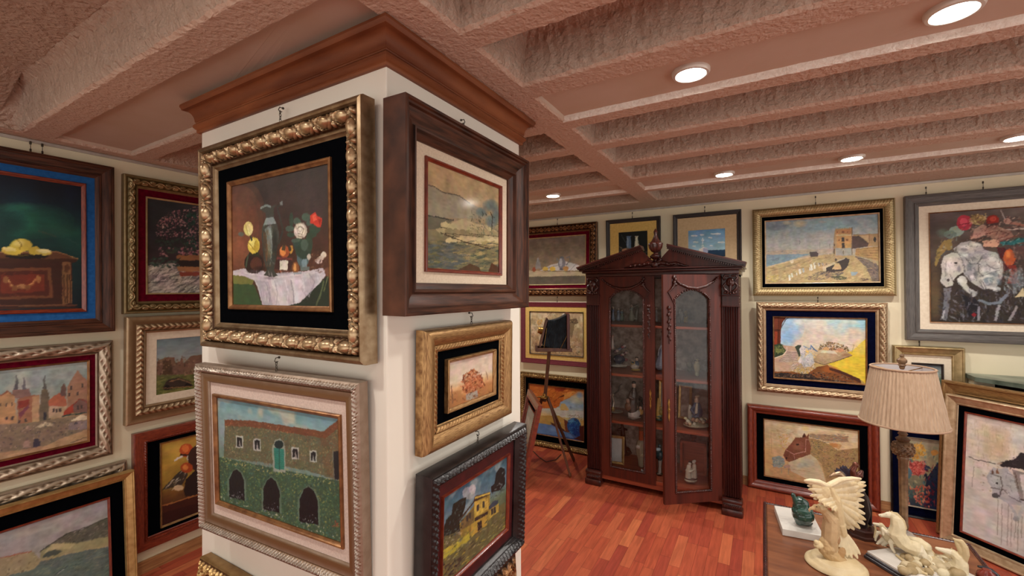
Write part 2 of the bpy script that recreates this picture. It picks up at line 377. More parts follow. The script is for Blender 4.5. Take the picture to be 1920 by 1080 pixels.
    def cloud(s, col, th=.5, sc=4, seed=3, al=.7, y0=0, y1=1, asp=.6):
        v = vnoise(s.ny, s.nx, sc, sc*asp*s.nx/s.ny, seed)*.6+vnoise(s.ny, s.nx, sc*2.5, sc*2.5*asp*s.nx/s.ny, seed+5)*.4
        m = np.clip((v-th)/.2, 0, 1)*al; y = np.linspace(0, 1, s.ny)
        m = m*np.clip((y-y0)/.04, 0, 1)[:, None]*np.clip((y1-y)/.08, 0, 1)[:, None]
        s.a = s.a*(1-m[..., None])+hx(col)*m[..., None]; return s
    def mesh(s, name, w, h, m, parent, loc, gain=1.0):
        nx, ny = s.nx, s.ny; me = bpy.data.meshes.new(name)
        X, Z = np.meshgrid(np.linspace(-w/2, w/2, nx), np.linspace(h/2, -h/2, ny)); co = np.zeros((nx*ny, 3)); co[:, 0] = X.ravel(); co[:, 2] = Z.ravel()
        i = np.arange(nx*ny).reshape(ny, nx); f = np.stack([i[1:, :-1], i[1:, 1:], i[:-1, 1:], i[:-1, :-1]], -1).reshape(-1, 4)
        me.vertices.add(len(co)); me.vertices.foreach_set('co', co.ravel()); me.loops.add(f.size); me.loops.foreach_set('vertex_index', f.ravel())
        me.polygons.add(len(f)); me.polygons.foreach_set('loop_start', np.arange(len(f))*4); me.polygons.foreach_set('loop_total', np.full(len(f), 4)); me.update()
        yy, xx = np.mgrid[0:ny, 0:nx].astype(float); k = max(6, nx/9)
        wx = (vnoise(ny, nx, k*ny/nx, k, 71)-.5)*.9+(vnoise(ny, nx, ny/2.2, nx/2.2, 5)-.5)*1.0; wy = (vnoise(ny, nx, k*ny/nx, k, 72)-.5)*.9+(vnoise(ny, nx, ny/2.2, nx/2.2, 6)-.5)*1.0
        X_ = np.clip(xx+wx, 0, nx-1.001); Y_ = np.clip(yy+wy, 0, ny-1.001); xi = X_.astype(int); yi = Y_.astype(int); fx = (X_-xi)[..., None]; fy = (Y_-yi)[..., None]
        x1 = np.minimum(xi+1, nx-1); y1 = np.minimum(yi+1, ny-1)
        im = (s.a[yi, xi]*(1-fx)+s.a[yi, x1]*fx)*(1-fy)+(s.a[y1, xi]*(1-fx)+s.a[y1, x1]*fx)*fy
        im = im*(1+.10*(vnoise(ny, nx, ny/3.0, nx/7.0, 8)-.5)[..., None]+.09*(vnoise(ny, nx, ny/14., nx/10., 9)-.5)[..., None])
        im = im+np.stack([vnoise(ny, nx, ny/9., nx/9., 20+q)-.5 for q in range(3)], -1)*.05*(.1+im)
        a = np.clip(im*gain, 0, 1); a = np.where(a <= .04045, a/12.92, ((a+.055)/1.055)**2.4)
        at = me.color_attributes.new('paint', 'FLOAT_COLOR', 'POINT'); at.data.foreach_set('color', np.c_[a.reshape(-1, 3), np.ones(nx*ny)].ravel())
        o = mesh_obj(name, me, m, parent, True); o.location = loc; return o
def paintmat(name, rough=.45, bump=.25, spec=.35, bs=120):
    return mat(name, '808080', rough=rough, attr='paint', contrast=.06, nscale=90, bump=bump, bscale=bs, bdist=.0008, spec=spec)
# ---------------------------------------------------------------- picture frames
def orn(kind, t, q):
    w = np.sqrt(np.clip(np.sin(PI*q), 0, 1)); f = t % 1
    if kind == 'bead': return np.sqrt(np.clip(1-((f-.5)*2.2)**2-((q-.5)*2.2)**2, 0, 1))
    if kind == 'rope': return (.5+.5*np.sin(2*PI*(t+q*.9)))**1.2*w
    if kind == 'gad': return np.abs(np.sin(PI*t))**.7*w
    if kind == 'egg':
        e = np.sqrt(np.clip(1-((f-.5)/.30)**2-((q-.5)/.40)**2, 0, 1))
        rim = np.exp(-((np.sqrt(((f-.5)/.36)**2+((q-.5)/.48)**2)-1.05)/.13)**2)*.75
        dart = np.exp(-((np.minimum(f, 1-f))/.07)**2)*(.55+.3*np.sin(9*q))
        return np.maximum(np.maximum(e, rim), dart)*np.clip(w*1.5, 0, 1)
    if kind == 'scroll':
        c = .5+.27*np.sin(2*PI*t); r = np.exp(-((q-c)/.12)**2)
        x1 = ((f-.25)/.17)**2+((q-.28)/.22)**2; x2 = ((f-.75)/.17)**2+((q-.72)/.22)**2
        b = np.exp(-(np.sqrt(x1)-.8)**2/.08)+np.exp(-(np.sqrt(x2)-.8)**2/.08)
        b2 = np.exp(-x1*5)+np.exp(-x2*5)
        return np.clip(np.maximum(r, np.maximum(b*.8, b2*.9)), 0, 1)*np.clip(w*1.6, 0, 1)
    if kind == 'leaf':
        a = .5+.5*np.sin(2*PI*(t*1.0+1.1*np.abs(q-.5))); b = .5+.5*np.sin(2*PI*(t*3+1.3*q)); return (a*.65+b*.35*a)*w
    if kind == 'twist':
        a = np.abs(np.sin(PI*(t+q*1.6)))**1.5; b = np.abs(np.sin(PI*(t*2-q*2.1)))**3; return np.maximum(a, b*.7)*w
    if kind == 'fine':
        return (.5+.25*np.sin(2*PI*(t*2+q*1.5))+.25*np.sin(2*PI*(t*3.3-q*2.7)))*w
    return 0*q
def moulding(name, w, h, prof, orns, m, parent, zc, step=.005, y0=0, rim=None):
    """mitred frame around a w x h opening-outer rectangle centred (0, zc); prof (d inward, height toward viewer)"""
    pts = []
    for (a, b) in zip(prof[:-1], prof[1:]):
        L = math.hypot(b[0]-a[0], b[1]-a[1]); st = step
        for o in orns:
            if a[0] >= o[0]-1e-6 and b[0] <= o[1]+1e-6: st = min(step, (o[1]-o[0])/14)
        k = max(1, int(math.ceil(L/st)) if any(a[0] >= o[0]-1e-6 and b[0] <= o[1]+1e-6 for o in orns) else 1)
        for j in range(k): pts.append((a[0]+(b[0]-a[0])*j/k, a[1]+(b[1]-a[1])*j/k))
    pts.append(prof[-1]); D = np.array([p[0] for p in pts]); H = np.array([p[1] for p in pts]); M_ = len(D)
    V = []; F = []; REL = []; GC = []; base = 0
    for side in range(4):
        L = w if side % 2 == 0 else h
        n = max(4, int(L/step)) if orns else 8
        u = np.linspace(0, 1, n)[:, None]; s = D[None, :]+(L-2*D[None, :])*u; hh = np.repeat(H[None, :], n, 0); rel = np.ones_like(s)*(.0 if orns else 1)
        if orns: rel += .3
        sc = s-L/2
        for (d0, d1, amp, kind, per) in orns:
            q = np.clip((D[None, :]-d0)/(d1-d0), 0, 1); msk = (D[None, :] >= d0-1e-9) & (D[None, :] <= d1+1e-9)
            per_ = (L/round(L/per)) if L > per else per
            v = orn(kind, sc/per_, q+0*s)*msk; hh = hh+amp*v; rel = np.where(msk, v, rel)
        x = s-L/2; z = (h if side % 2 == 0 else w)/2-D[None, :]+0*s
        if side == 0: X, Z = x, z
        elif side == 1: X, Z = z, -x
        elif side == 2: X, Z = -x, -z
        else: X, Z = -z, x
        P = np.stack([X, y0-hh, Z+zc], -1).reshape(-1, 3); V.append(P); REL.append(rel.ravel())
        GC.append(np.stack([s+side*3.1, D[None, :]+0*s+.001*hh, hh+side], -1).reshape(-1, 3))
        i = np.arange(n*M_).reshape(n, M_)+base
        F.append(np.stack([i[:-1, :-1], i[:-1, 1:], i[1:, 1:], i[1:, :-1]], -1).reshape(-1, 4)); base += n*M_
    V = np.concatenate(V); F = np.concatenate(F); me = bpy.data.meshes.new(name)
    me.vertices.add(len(V)); me.vertices.foreach_set('co', V.ravel()); me.loops.add(F.size); me.loops.foreach_set('vertex_index', F[:, ::-1].ravel() if False else F.ravel())
    me.polygons.add(len(F)); me.polygons.foreach_set('loop_start', np.arange(len(F))*4); me.polygons.foreach_set('loop_total', np.full(len(F), 4)); me.update()
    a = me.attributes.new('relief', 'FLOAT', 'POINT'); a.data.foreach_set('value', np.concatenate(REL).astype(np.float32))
    g = me.attributes.new('gc', 'FLOAT_VECTOR', 'POINT'); g.data.foreach_set('vector', np.concatenate(GC).astype(np.float32).ravel())
    return mesh_obj(name, me, m, parent, True, 38)
GS = (3, 60, 3)
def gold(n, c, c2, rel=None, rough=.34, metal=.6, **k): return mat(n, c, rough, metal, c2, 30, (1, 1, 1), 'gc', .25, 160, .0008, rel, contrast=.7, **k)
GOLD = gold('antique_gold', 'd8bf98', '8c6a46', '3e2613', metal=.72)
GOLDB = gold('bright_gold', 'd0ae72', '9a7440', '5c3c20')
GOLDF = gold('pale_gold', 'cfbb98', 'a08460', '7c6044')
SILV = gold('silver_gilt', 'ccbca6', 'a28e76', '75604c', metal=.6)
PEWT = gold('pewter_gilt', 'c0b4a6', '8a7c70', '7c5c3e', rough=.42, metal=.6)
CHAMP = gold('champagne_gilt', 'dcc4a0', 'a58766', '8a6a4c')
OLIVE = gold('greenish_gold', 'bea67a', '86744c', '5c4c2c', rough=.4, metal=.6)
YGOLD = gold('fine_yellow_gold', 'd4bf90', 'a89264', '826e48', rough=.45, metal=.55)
SCRAT = mat('scratched_gold', 'be9864', .38, .65, '6a4628', 14, (3, 60, 3), 'gc', .3, 120, .0008, contrast=.5)
DWOOD = mat('dark_walnut', '5c3624', .42, 0, '1a0c07', 5, (2, 26, 2), 'gc', .35, 14, .0012, contrast=.6, spec=.3)
BWOOD = mat('blackened_wood', '3a302c', .4, 0, '120c0c', 5, GS, 'gc', .3, 14, .001, contrast=.6)
GWOOD = mat('grey_stained_wood', '6b655f', .42, 0, '2e2a2a', 6, (3, 110, 3), 'gc', .5, 10, .0015, contrast=.6)
RWOOD = mat('red_mahogany_frame', '8a3a22', .28, 0, '561a12', 8, (4, 20, 4), 'gc', .2, 40, .0008, contrast=.6, coat=.3)
BURG = mat('burgundy_frame', '7a2a38', .4, 0, '54141f', 20, (3, 20, 3), 'gc', .2, 40, .0008, contrast=.5)
BLACKO = mat('black_carved_lacquer', '2c2626', .28, .1, '0e0a0c', 20, (1, 1, 1), 'gc', .2, 100, .001, contrast=.5)
BRONZF = gold('bronze_brown_frame', 'a4764a', '5c3620', '2c160c')
V_BLACK = mat('black_velvet', '040508', .95, 0, '020305', 60, spec=.02)
V_NAVY = mat('navy_velvet', '090c26', .95, 0, '050718', 60, spec=.02)
V_BLUE = mat('blue_velvet', '2c62a0', .9, 0, '205088', 50, spec=.05, bump=.3, bscale=400)
V_WINE = mat('wine_velvet', '64071f', .9, 0, '480316', 50, spec=.05)
V_DRED = mat('dark_red_board', '4c0e12', .5, 0, '300608', 30)
LINEN = mat('linen_mat', 'd8c8b0', .85, 0, 'c8b69e', 180, bump=.4, bscale=500, bdist=.0006)
PINKL = mat('pinkish_linen_mat', 'd0bdb0', .85, 0, 'bca89c', 160, bump=.4, bscale=500, bdist=.0006)
CREAM = mat('cream_card_mat', 'e2d6c0', .8, 0, 'd6c8b0', 60)
YELM = mat('ochre_card_mat', 'd9b566', .8, 0, 'c9a558', 60)
TANM = mat('tan_card_mat', 'cbb088', .8, 0, 'bea27a', 60)
BOARD = mat('backing_board_brown', '6b5038', .8, 0, '523a28', 20)
CHAIN = mat('dark_chain_metal', '5a5248', .4, .9, '3a342c', 40)
P_OIL = paintmat('oil_paint', .42, .35, .4, 150)
P_MATT = paintmat('matt_paint', .7, .15, .25, 200)
P_GLZ = paintmat('picture_under_glass', .11, .0, .5)
P_IMP = paintmat('thick_oil_paint', .45, .9, .35, 90)
def lathe_prof(pts): return pts
# profile presets: (width, profile, ornaments)
def prof_A(mw, t):
    return [(0, 0), (0, t*.8), (.003, t*.93), (.012, t), (.018, t*.96), (.021, t*.82), (.024, t*.72), (.040, t*.86), (.055, t*.80), (.070, t*.62), (.074, t*.55), (.077, t*.62), (.083, t*.60), (.086, t*.48), (mw, t*.40), (mw, t*.2)]
def prof_flat(mw, t):
    return [(0, 0), (0, t*.85), (.004, t*.97), (mw*.12, t), (mw*.2, t*.96), (mw*.25, t*.84), (mw*.55, t*.74), (mw*.8, t*.6), (mw*.84, t*.68), (mw*.92, t*.66), (mw*.96, t*.5), (mw, t*.45), (mw, t*.15)]
def prof_band(mw, t, a=.2, b=.75):
    return [(0, 0), (0, t*.7), (mw*.05, t*.78), (mw*.12, t*.8), (mw*a, t*.72), (mw*(a*.7+b*.3), t*.85), (mw*(a+b)/2, t*.9), (mw*(a*.3+b*.7), t*.8), (mw*b, t*.6), (mw*(b+.04), t*.66), (mw*.9, t*.62), (mw*.93, t*.5), (mw, t*.45), (mw, t*.15)]
def prof_step(mw, t):
    return [(0, 0), (0, t*.97), (mw*.03, t), (mw*.1, t), (mw*.13, t*.92), (mw*.2, t*.92), (mw*.24, t*.82), (mw*.34, t*.8), (mw*.5, t*.66), (mw*.66, t*.62), (mw*.7, t*.7), (mw*.76, t*.7), (mw*.8, t*.56), (mw*.9, t*.5), (mw, t*.42), (mw, t*.12)]
def prof_scoop(mw, t):
    return [(0, 0), (0, t*.55), (mw*.04, t*.75), (mw*.12, t*.92), (mw*.25, t), (mw*.4, t*.97), (mw*.55, t*.85), (mw*.66, t*.68), (mw*.7, t*.6), (mw*.72, t*.66), (mw*.94, t*.6), (mw*.96, t*.45), (mw, t*.4), (mw, t*.12)]
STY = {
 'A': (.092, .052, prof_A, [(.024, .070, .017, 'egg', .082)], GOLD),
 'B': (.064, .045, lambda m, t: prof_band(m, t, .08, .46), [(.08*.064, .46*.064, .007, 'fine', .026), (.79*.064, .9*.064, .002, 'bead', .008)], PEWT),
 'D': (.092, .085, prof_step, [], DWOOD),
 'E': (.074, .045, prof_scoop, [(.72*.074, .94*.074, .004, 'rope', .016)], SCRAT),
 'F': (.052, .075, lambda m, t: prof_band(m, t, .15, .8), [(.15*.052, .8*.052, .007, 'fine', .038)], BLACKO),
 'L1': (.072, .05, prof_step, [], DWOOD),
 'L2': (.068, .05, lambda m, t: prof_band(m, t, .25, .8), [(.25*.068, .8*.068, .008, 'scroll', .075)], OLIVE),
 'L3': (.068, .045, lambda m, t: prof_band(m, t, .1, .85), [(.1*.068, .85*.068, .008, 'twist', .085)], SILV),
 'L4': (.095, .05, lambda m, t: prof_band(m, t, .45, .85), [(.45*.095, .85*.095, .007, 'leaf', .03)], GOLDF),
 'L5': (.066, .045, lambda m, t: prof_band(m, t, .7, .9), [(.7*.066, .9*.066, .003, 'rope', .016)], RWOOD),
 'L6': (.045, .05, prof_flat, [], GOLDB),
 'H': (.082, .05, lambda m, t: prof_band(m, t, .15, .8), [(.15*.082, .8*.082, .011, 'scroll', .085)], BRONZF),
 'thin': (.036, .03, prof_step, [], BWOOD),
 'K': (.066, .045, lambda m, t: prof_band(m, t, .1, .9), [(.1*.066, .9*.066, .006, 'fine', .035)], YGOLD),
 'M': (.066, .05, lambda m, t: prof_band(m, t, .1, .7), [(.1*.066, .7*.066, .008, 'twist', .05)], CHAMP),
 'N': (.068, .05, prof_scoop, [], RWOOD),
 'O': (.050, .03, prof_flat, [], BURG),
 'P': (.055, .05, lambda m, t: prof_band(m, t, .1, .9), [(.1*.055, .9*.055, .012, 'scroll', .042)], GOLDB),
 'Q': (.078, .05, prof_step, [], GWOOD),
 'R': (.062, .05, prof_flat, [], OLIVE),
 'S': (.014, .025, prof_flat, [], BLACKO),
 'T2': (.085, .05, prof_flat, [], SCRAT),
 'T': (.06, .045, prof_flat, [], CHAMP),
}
def ring(name, ow, oh, iw, ih, zc, y0, y1, m, parent):
    """flat mat board with a window, bevelled inner lip"""
    def rc(w, h, y): return [(-w/2, y, zc-h/2), (w/2, y, zc-h/2), (w/2, y, zc+h/2), (-w/2, y, zc+h/2)]
    vs = rc(ow, oh, y0)+rc(ow, oh, y1)+rc(iw+.004, ih+.004, y1)+rc(iw, ih, y1+.003)+rc(iw, ih, y0); fs = []
    for k in range(4):
        for i in range(4): fs.append((k*4+i, k*4+(i+1) % 4, k*4+4+(i+1) % 4, k*4+4+i))
    return from_py(name, vs, fs, m, parent)
def hang_chain(parent, z0, z1, x=0, link=.012, y=-.012, hook=True):
    n = max(3, int((z1-z0)/(link*.72))); mb = MB()
    for i in range(n):
        zc = z0+(z1-z0)*(i+.5)/n; pts = []
        for k in range(10):
            a = 2*PI*k/10; p = (math.cos(a)*.0032, math.sin(a)*link*.5)
            pts.append((x+(p[0] if i % 2 else 0), y+(0 if i % 2 else p[0]), zc+p[1]))
        mb.tube(pts, .0011, 5, True)
    o = mb.build('hanging_chain', CHAIN, parent, True)
    if hook:
        h = MB(); h.tube([(x, 0, z1+.012), (x, -.014, z1+.012), (x, -.018, z1+.002), (x, -.012, z1-.004), (x, -.006, z1)], .0015, 6); h.ball((x, -.002, z1+.012), .004, 8, 6)
        h.build('hook', CHAIN, o, True)
    return o
def hang_wire(parent, z0, z1, xs, y=-.02):
    for x in xs:
        mb = MB(); mb.tube([(x, y, z0-.02), (x, y, z1)], .0013, 6); o = mb.build('hanging_wire', CHAIN, parent, True)
        h = MB(); h.box((x, y, z0+.01), (.007, .006, .022), 0, .002); h.build('wire_clamp', CHAIN, o, True)
        h = MB(); h.box((x, y+.002, z1), (.008, .008, .016), 0, .002); h.build('rail_hook', CHAIN, o, True)
def picture(label, base, plane, u, z, w, h, yaw, tilt, sty, pw, ph, iw, imat, mmat, art, pm=P_OIL, gain=1, group='framed pictures on the gallery walls',
            chain=None, wire=None, step=.005, extra=None, floor=False, cat='framed picture', name='framed_picture', ioff=0, rz=None, pos=None):
    mw, t, pf, orns, fm = STY[sty]; rot = base+yaw if rz is None else rz; th = R_(rot)
    root = empty(name, label=label, cat=cat, group=group)
    ti = R_(tilt); E_ = Euler((-ti, 0, th)); Rm = E_.to_matrix()
    if pos is None:
        nrm = Vector((-math.sin(R_(base)), math.cos(R_(base)), 0)); al = Vector((math.cos(R_(base)), math.sin(R_(base)), 0))
        cs = [Rm @ Vector((sx*w/2, 0, zz)) for sx in (-1, 1) for zz in (-h/2, h/2)]; m = max(c.dot(nrm) for c in cs)
        s = (plane if base == 0 else -plane)-m-.002; c = al*u+nrm*s+Vector((0, 0, z)); pos = c+Rm @ Vector((0, 0, -h/2))
        if floor: pos.z = .002
    root.location = pos; root.rotation_euler = E_
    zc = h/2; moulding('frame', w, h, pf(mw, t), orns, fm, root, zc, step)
    yb = t*.3
    if mmat is not None: ring('mat_board', w-2*mw+.006, h-2*mw+.006, pw+2*iw-.004, ph+2*iw-.004, zc, -.006, -yb-.004, mmat, root)
    yp = yb+.002+ioff
    if iw > 0: moulding('inner_frame', pw+2*iw, ph+2*iw, [(0, .006), (0, yp+.009), (iw*.2, yp+.012), (iw*.5, yp+.011), (iw*.75, yp+.006), (iw, yp+.004), (iw, yp-.004)], [], imat, root, zc, .02)
    art.mesh('painting', pw+.004, ph+.004, pm, root, (0, -yp, zc), gain)
    b = MB(); b.box((0, -.0035, zc), (w-.012, .003, h-.012) if False else (w-.02, .005, h-.02)); b.build('backing_board', BOARD, root)
    if chain: hang_chain(root, h+chain[0], h+chain[1], chain[2] if len(chain) > 2 else 0, hook=(len(chain) < 4))
    if wire: hang_wire(root, h, h+wire[0], wire[1])
    if extra: extra(root, w, h)
    return root
# ---------------------------------------------------------------- the pictures
def aquad(base, plane, u, z, pw, ph, crop):
    ox, oy, s = crop; out = []
    for sx, sz in ((-1, 1), (1, 1), (1, -1), (-1, -1)):
        p = (u+sx*pw/2, plane, z+sz*ph/2) if base == 0 else (plane, u+sx*pw/2, z+sz*ph/2)
        q = proj(p); out.append(((q[0]-ox)*s, (q[1]-oy)*s))
    return out
def T3(o, d, sx, sz): pass
G_L = 'framed pictures on the left wall'; G_P1 = 'framed pictures on the left face of the pillar'; G_P2 = 'framed pictures on the right face of the pillar'
G_B = 'framed pictures on the back wall'; G_F = 'framed pictures standing on the floor'
PL, PR, WL, WB = .893, -.925, -3.09, 4.08
# --- A: flower and jug still life, pillar left face   (crop 410,290 scale 3.6)
a = Art(230, 190, [(35, 208), (697, 50), (708, 1028), (50, 1018)], [(0, '332c2a'), (.35, '3a2a26'), (.6, '452a20'), (.78, '4a2e22'), (1, '3a2c22')])
a.g(90, 480, 190, 330, '7a4a33', .8).g(80, 640, 120, 160, '8a563c', .6).g(560, 300, 180, 220, '3a3230', .6).g(110, 300, 90, 90, '63453a', .5).n(.16, 9, 3)
a.p([(40, 790), (120, 770), (330, 800), (520, 790), (650, 765), (690, 790), (640, 860), (560, 960), (500, 1000), (420, 1028), (250, 1028), (215, 900), (190, 850), (130, 825), (45, 815)], 'b9b2b8')
a.p([(250, 1028), (225, 900), (200, 850), (290, 860), (320, 1028)], 'a59fa8').p([(330, 830), (430, 1020), (370, 1028), (300, 850)], 'c8c2c6').p([(470, 1010), (440, 840), (500, 830), (560, 950)], 'cbc6cc', .8).p([(600, 790), (640, 840), (540, 960), (500, 900)], 'a8a2aa', .7)
a.l([(440, 850), (455, 930), (460, 1010)], 8, '8c8792').l([(270, 870), (300, 960), (290, 1020)], 8, '8f8a94').l([(120, 800), (330, 830), (600, 800)], 5, 'd0c8c8', .6)
a.p([(45, 815), (130, 825), (190, 850), (180, 880), (50, 875)], '6a6c38').p([(50, 875), (190, 880), (250, 1028), (50, 1020)], '344a2c').p([(560, 1028), (420, 1020), (500, 1000), (690, 810), (710, 1028)], '1e2a20').l([(660, 850), (640, 940), (610, 1020)], 9, '4a5438').l([(690, 820), (660, 920)], 5, '58603c')
a.e(190, 735, 66, 72, '2a1a16').g(205, 740, 40, 45, '4e2c22').p([(150, 680), (170, 620), (220, 640), (225, 690)], '2a2a1c').l([(135, 760), (150, 680)], 12, '3f4a38')
a.p([(225, 370), (260, 325), (300, 345), (345, 330), (322, 360), (322, 420), (345, 470), (360, 540), (340, 680), (325, 780), (350, 820), (300, 828), (255, 815), (278, 780), (255, 700), (240, 560), (245, 480), (270, 430), (265, 390)], '3c3e38')
a.p([(250, 480), (270, 430), (320, 420), (340, 462), (300, 470)], '7d8a86').p([(262, 500), (290, 480), (310, 560), (300, 680), (280, 640)], '66706a').p([(250, 520), (270, 520), (285, 660), (275, 740), (255, 640)], '5e4632').l([(300, 500), (310, 600), (305, 700)], 8, '8a938c', .7).l([(232, 360), (270, 340), (300, 350)], 9, '77827e')
a.l([(375, 330), (345, 350), (370, 450), (385, 500), (370, 560), (355, 600)], 12, '33332e').l([(378, 325), (365, 330)], 16, '6c7672').d(60, (250, 470, 345, 760), 26, 8, ['788078', '4b4a3c', '6b4c34', '2c2e2a'], 80, 30, .5)
a.e(150, 500, 32, 48, 'cfc27a').e(160, 505, 20, 36, 'e2d692').l([(130, 470), (150, 540)], 5, 'a99a52').e(188, 615, 42, 55, 'cdb94e').e(178, 600, 26, 30, 'e6d878').e(205, 620, 18, 40, 'b39c3a').l([(150, 590), (200, 655)], 5, '9a862e').l([(165, 550), (175, 580)], 12, '323a2c').e(100, 538, 20, 16, '5c5a52')
a.p([(450, 590), (470, 560), (560, 580), (580, 640), (545, 700), (480, 690)], '2e4138').e(520, 700, 40, 60, '4c5f60').e(530, 735, 18, 45, '70858a').e(525, 650, 52, 55, '2a3c30').l([(505, 770), (560, 770)], 16, '5c6a66').e(560, 690, 14, 20, 'a8a99a')
for (x, y, q, r) in ((440, 440, 14, 50), (430, 500, 30, 20), (440, 540, 28, 16), (480, 450, 24, 26), (540, 420, 30, 26), (560, 460, 20, 20), (600, 500, 40, 34), (580, 540, 34, 18), (560, 600, 26, 60), (470, 580, 30, 12), (530, 610, 24, 40)): a.e(x, y, q, r, '2f4234' if (x+y) % 3 else '43564a')
a.e(503, 512, 45, 56, 'b9b0a2').e(500, 505, 34, 42, 'd6cdbd').e(498, 500, 20, 24, '98897a').e(500, 498, 12, 15, 'd9d0c2').l([(470, 480), (490, 550), (530, 560)], 4, '7d7468')
a.p([(568, 410), (600, 385), (625, 420), (650, 430), (640, 490), (620, 492), (590, 465), (568, 460)], 'b8382a').p([(580, 410), (605, 400), (615, 440), (590, 450)], 'd55a42').p([(620, 430), (645, 435), (635, 480)], '8c2218')
a.p([(335, 710), (440, 705), (450, 730), (430, 785), (330, 775)], '3a2220').p([(365, 715), (420, 715), (415, 780), (362, 778)], 'cdc8b8').l([(345, 700), (448, 705)], 10, '6a3432').l([(330, 778), (432, 786)], 6, '55322a')
a.e(395, 655, 34, 42, '9a4c2a').g(385, 655, 20, 30, 'd88a4a').p([(372, 640), (385, 615), (405, 612), (400, 650)], '4a3a28').e(440, 640, 14, 28, 'b58a3c').e(432, 635, 10, 18, '3c3020').e(470, 765, 24, 38, '7a4a2a').e(466, 762, 10, 26, 'c08a52').l([(460, 805), (510, 800)], 10, '8c9498')
a.e(640, 700, 46, 16, 'b8a898', 1, -30).e(660, 675, 18, 20, 'd0c6b8').e(630, 725, 20, 12, 'c9beb0').e(690, 790, 24, 30, '6b4634').d(60, (580, 650, 700, 800), 22, 8, ['5a3a2c', '7c5a44', '33241e'], -30, 40, .6).d(14, (350, 780, 420, 800), 12, 5, ['a83a28', 'c07048'])
a.d(1200, (35, 60, 700, 760), 22, 5, ['4a3830', '2c2220', '5a3c30'], 20, 60, .10)
a.g(300, 520, 14, 60, '8c9a98', .5).g(330, 600, 20, 110, '1c1e1c', .6).g(262, 620, 14, 90, '2a2c28', .5).g(290, 640, 14, 80, '7c6a50', .5).g(235, 770, 60, 20, '140c0a', .5).g(190, 790, 60, 12, '4c4448', .6).g(300, 835, 50, 10, '5c545c', .6).g(400, 800, 60, 10, '6c646c', .5)
a.l([(560, 800), (600, 860), (560, 960)], 7, '8c8690', .6).l([(330, 850), (350, 940), (340, 1020)], 6, '98929c', .7).l([(400, 850), (420, 930), (415, 1000)], 5, 'd4d0d4', .7).l([(520, 840), (530, 920), (500, 990)], 6, 'd4d0d4', .6).d(120, [(200, 800), (640, 800), (560, 960), (260, 1020)], 60, 7, ['ccc6cc', 'a49ea8', 'd8d4d8'], 70, 20, .3)
a.e(503, 512, 30, 36, 'e0d8ca', .5).l([(480, 500), (500, 480), (525, 500), (515, 540), (485, 530)], 4, '6c6052', .8).l([(470, 470), (505, 455), (540, 480)], 3, '8c8070')
A_ = a
picture('large carved antique gold frame with a flower and jug still life on the pillar', 0, PL, -1.405, 1.772, .905, .75, -.5, -.6, 'A', .545, .430, .017, BRONZF, V_BLACK, a, P_OIL, chain=(.0, .055, .02), step=.0036, group=G_P1)
# --- B: ivy covered house, pillar left (crop 340,660 scale 2.5725)
a = Art(250, 160, [(165, 265), (712, 378), (716, 1012), (172, 772)], [(0, '5f8894'), (.12, '7ea0a4'), (.3, '86989a'), (1, '3c5a3c')])
a.cloud('b4b09e', .5, 5, 3, .8, 0, .35, 1).p([(197, 395), (330, 405), (500, 440), (640, 470), (712, 410), (716, 700), (560, 640), (400, 600), (190, 565)], '5f5e48')
a.p([(170, 560), (400, 620), (716, 700), (716, 1012), (172, 772)], '3c5440').p([(620, 475), (712, 405), (714, 690), (640, 660)], '655740')
a.d(2600, [(197, 400), (330, 408), (640, 478), (712, 420), (716, 700), (560, 640), (190, 565)], 8, 4, ['7a7858', '4c5a40', '8a6c4a', '3a4636', '98946a', '5d7a62', '6c4c38'], 60, 80, .8, 5)
a.d(4200, [(172, 560), (716, 700), (716, 1012), (172, 772)], 8, 4, ['3d6650', '5c7a4c', '2c4a40', '7c8a52', '4a7a68', '24382c', '8a8c50', '3a5c5c'], 70, 80, .85, 6)
a.d(500, [(180, 560), (400, 610), (716, 695), (716, 725), (400, 650), (180, 590)], 9, 4, ['a3a468', '7c9050', 'b0a870'], 20, 60, .9, 8)
a.l([(198, 392), (330, 402), (480, 432), (640, 462), (712, 404)], 20, '6d4430').d(300, [(198, 385), (330, 392), (480, 422), (640, 452), (712, 395), (712, 425), (640, 480), (480, 450), (200, 408)], 9, 5, ['8a5238', '5c3424', 'a06a48', '7a5a40'], 0, 50, .9)
for (x, y, rw, rh) in ((245, 695, 33, 72), (397, 752, 36, 84), (564, 812, 42, 92)):
    a.p([(x-rw-8, y+rh-14), (x-rw-8, y-rh*.3), (x-rw*.6, y-rh*.85), (x, y-rh-8), (x+rw*.7, y-rh*.8), (x+rw+8, y-rh*.2), (x+rw+8, y+rh+12)], '5f7464', .8)
    a.p([(x-rw, y+rh-10), (x-rw, y-rh*.3), (x-rw*.5, y-rh*.85), (x, y-rh), (x+rw*.6, y-rh*.75), (x+rw, y-rh*.2), (x+rw, y+rh+10)], '0f1016').d(26, (x-rw, y+rh*.5, x+rw, y+rh), 8, 4, ['8a8c90', '3a3a44', '5f6a50'], 80, 60)
for (x, y) in ((260, 487), (337, 503), (507, 550), (588, 567)): a.p([(x-16, y-30), (x+16, y-26), (x+16, y+33), (x-16, y+29)], 'a9aca4').p([(x-11, y-22), (x+11, y-19), (x+11, y+26), (x-11, y+23)], '14161c').p([(x-4, y+23), (x, y-10), (x+6, y+24)], 'a8a8a4', .8)
a.p([(406, 640), (404, 520), (418, 482), (438, 475), (456, 492), (462, 530), (462, 645)], '8c9488').p([(413, 625), (412, 522), (456, 530), (457, 634)], '2e7a6c').e(434, 505, 20, 22, '14282a').l([(434, 525), (435, 630)], 3, '1c4a44')
for k in range(9): a.l([(413, 540+k*10), (456, 547+k*10)], 2, '1f5a50', .7)
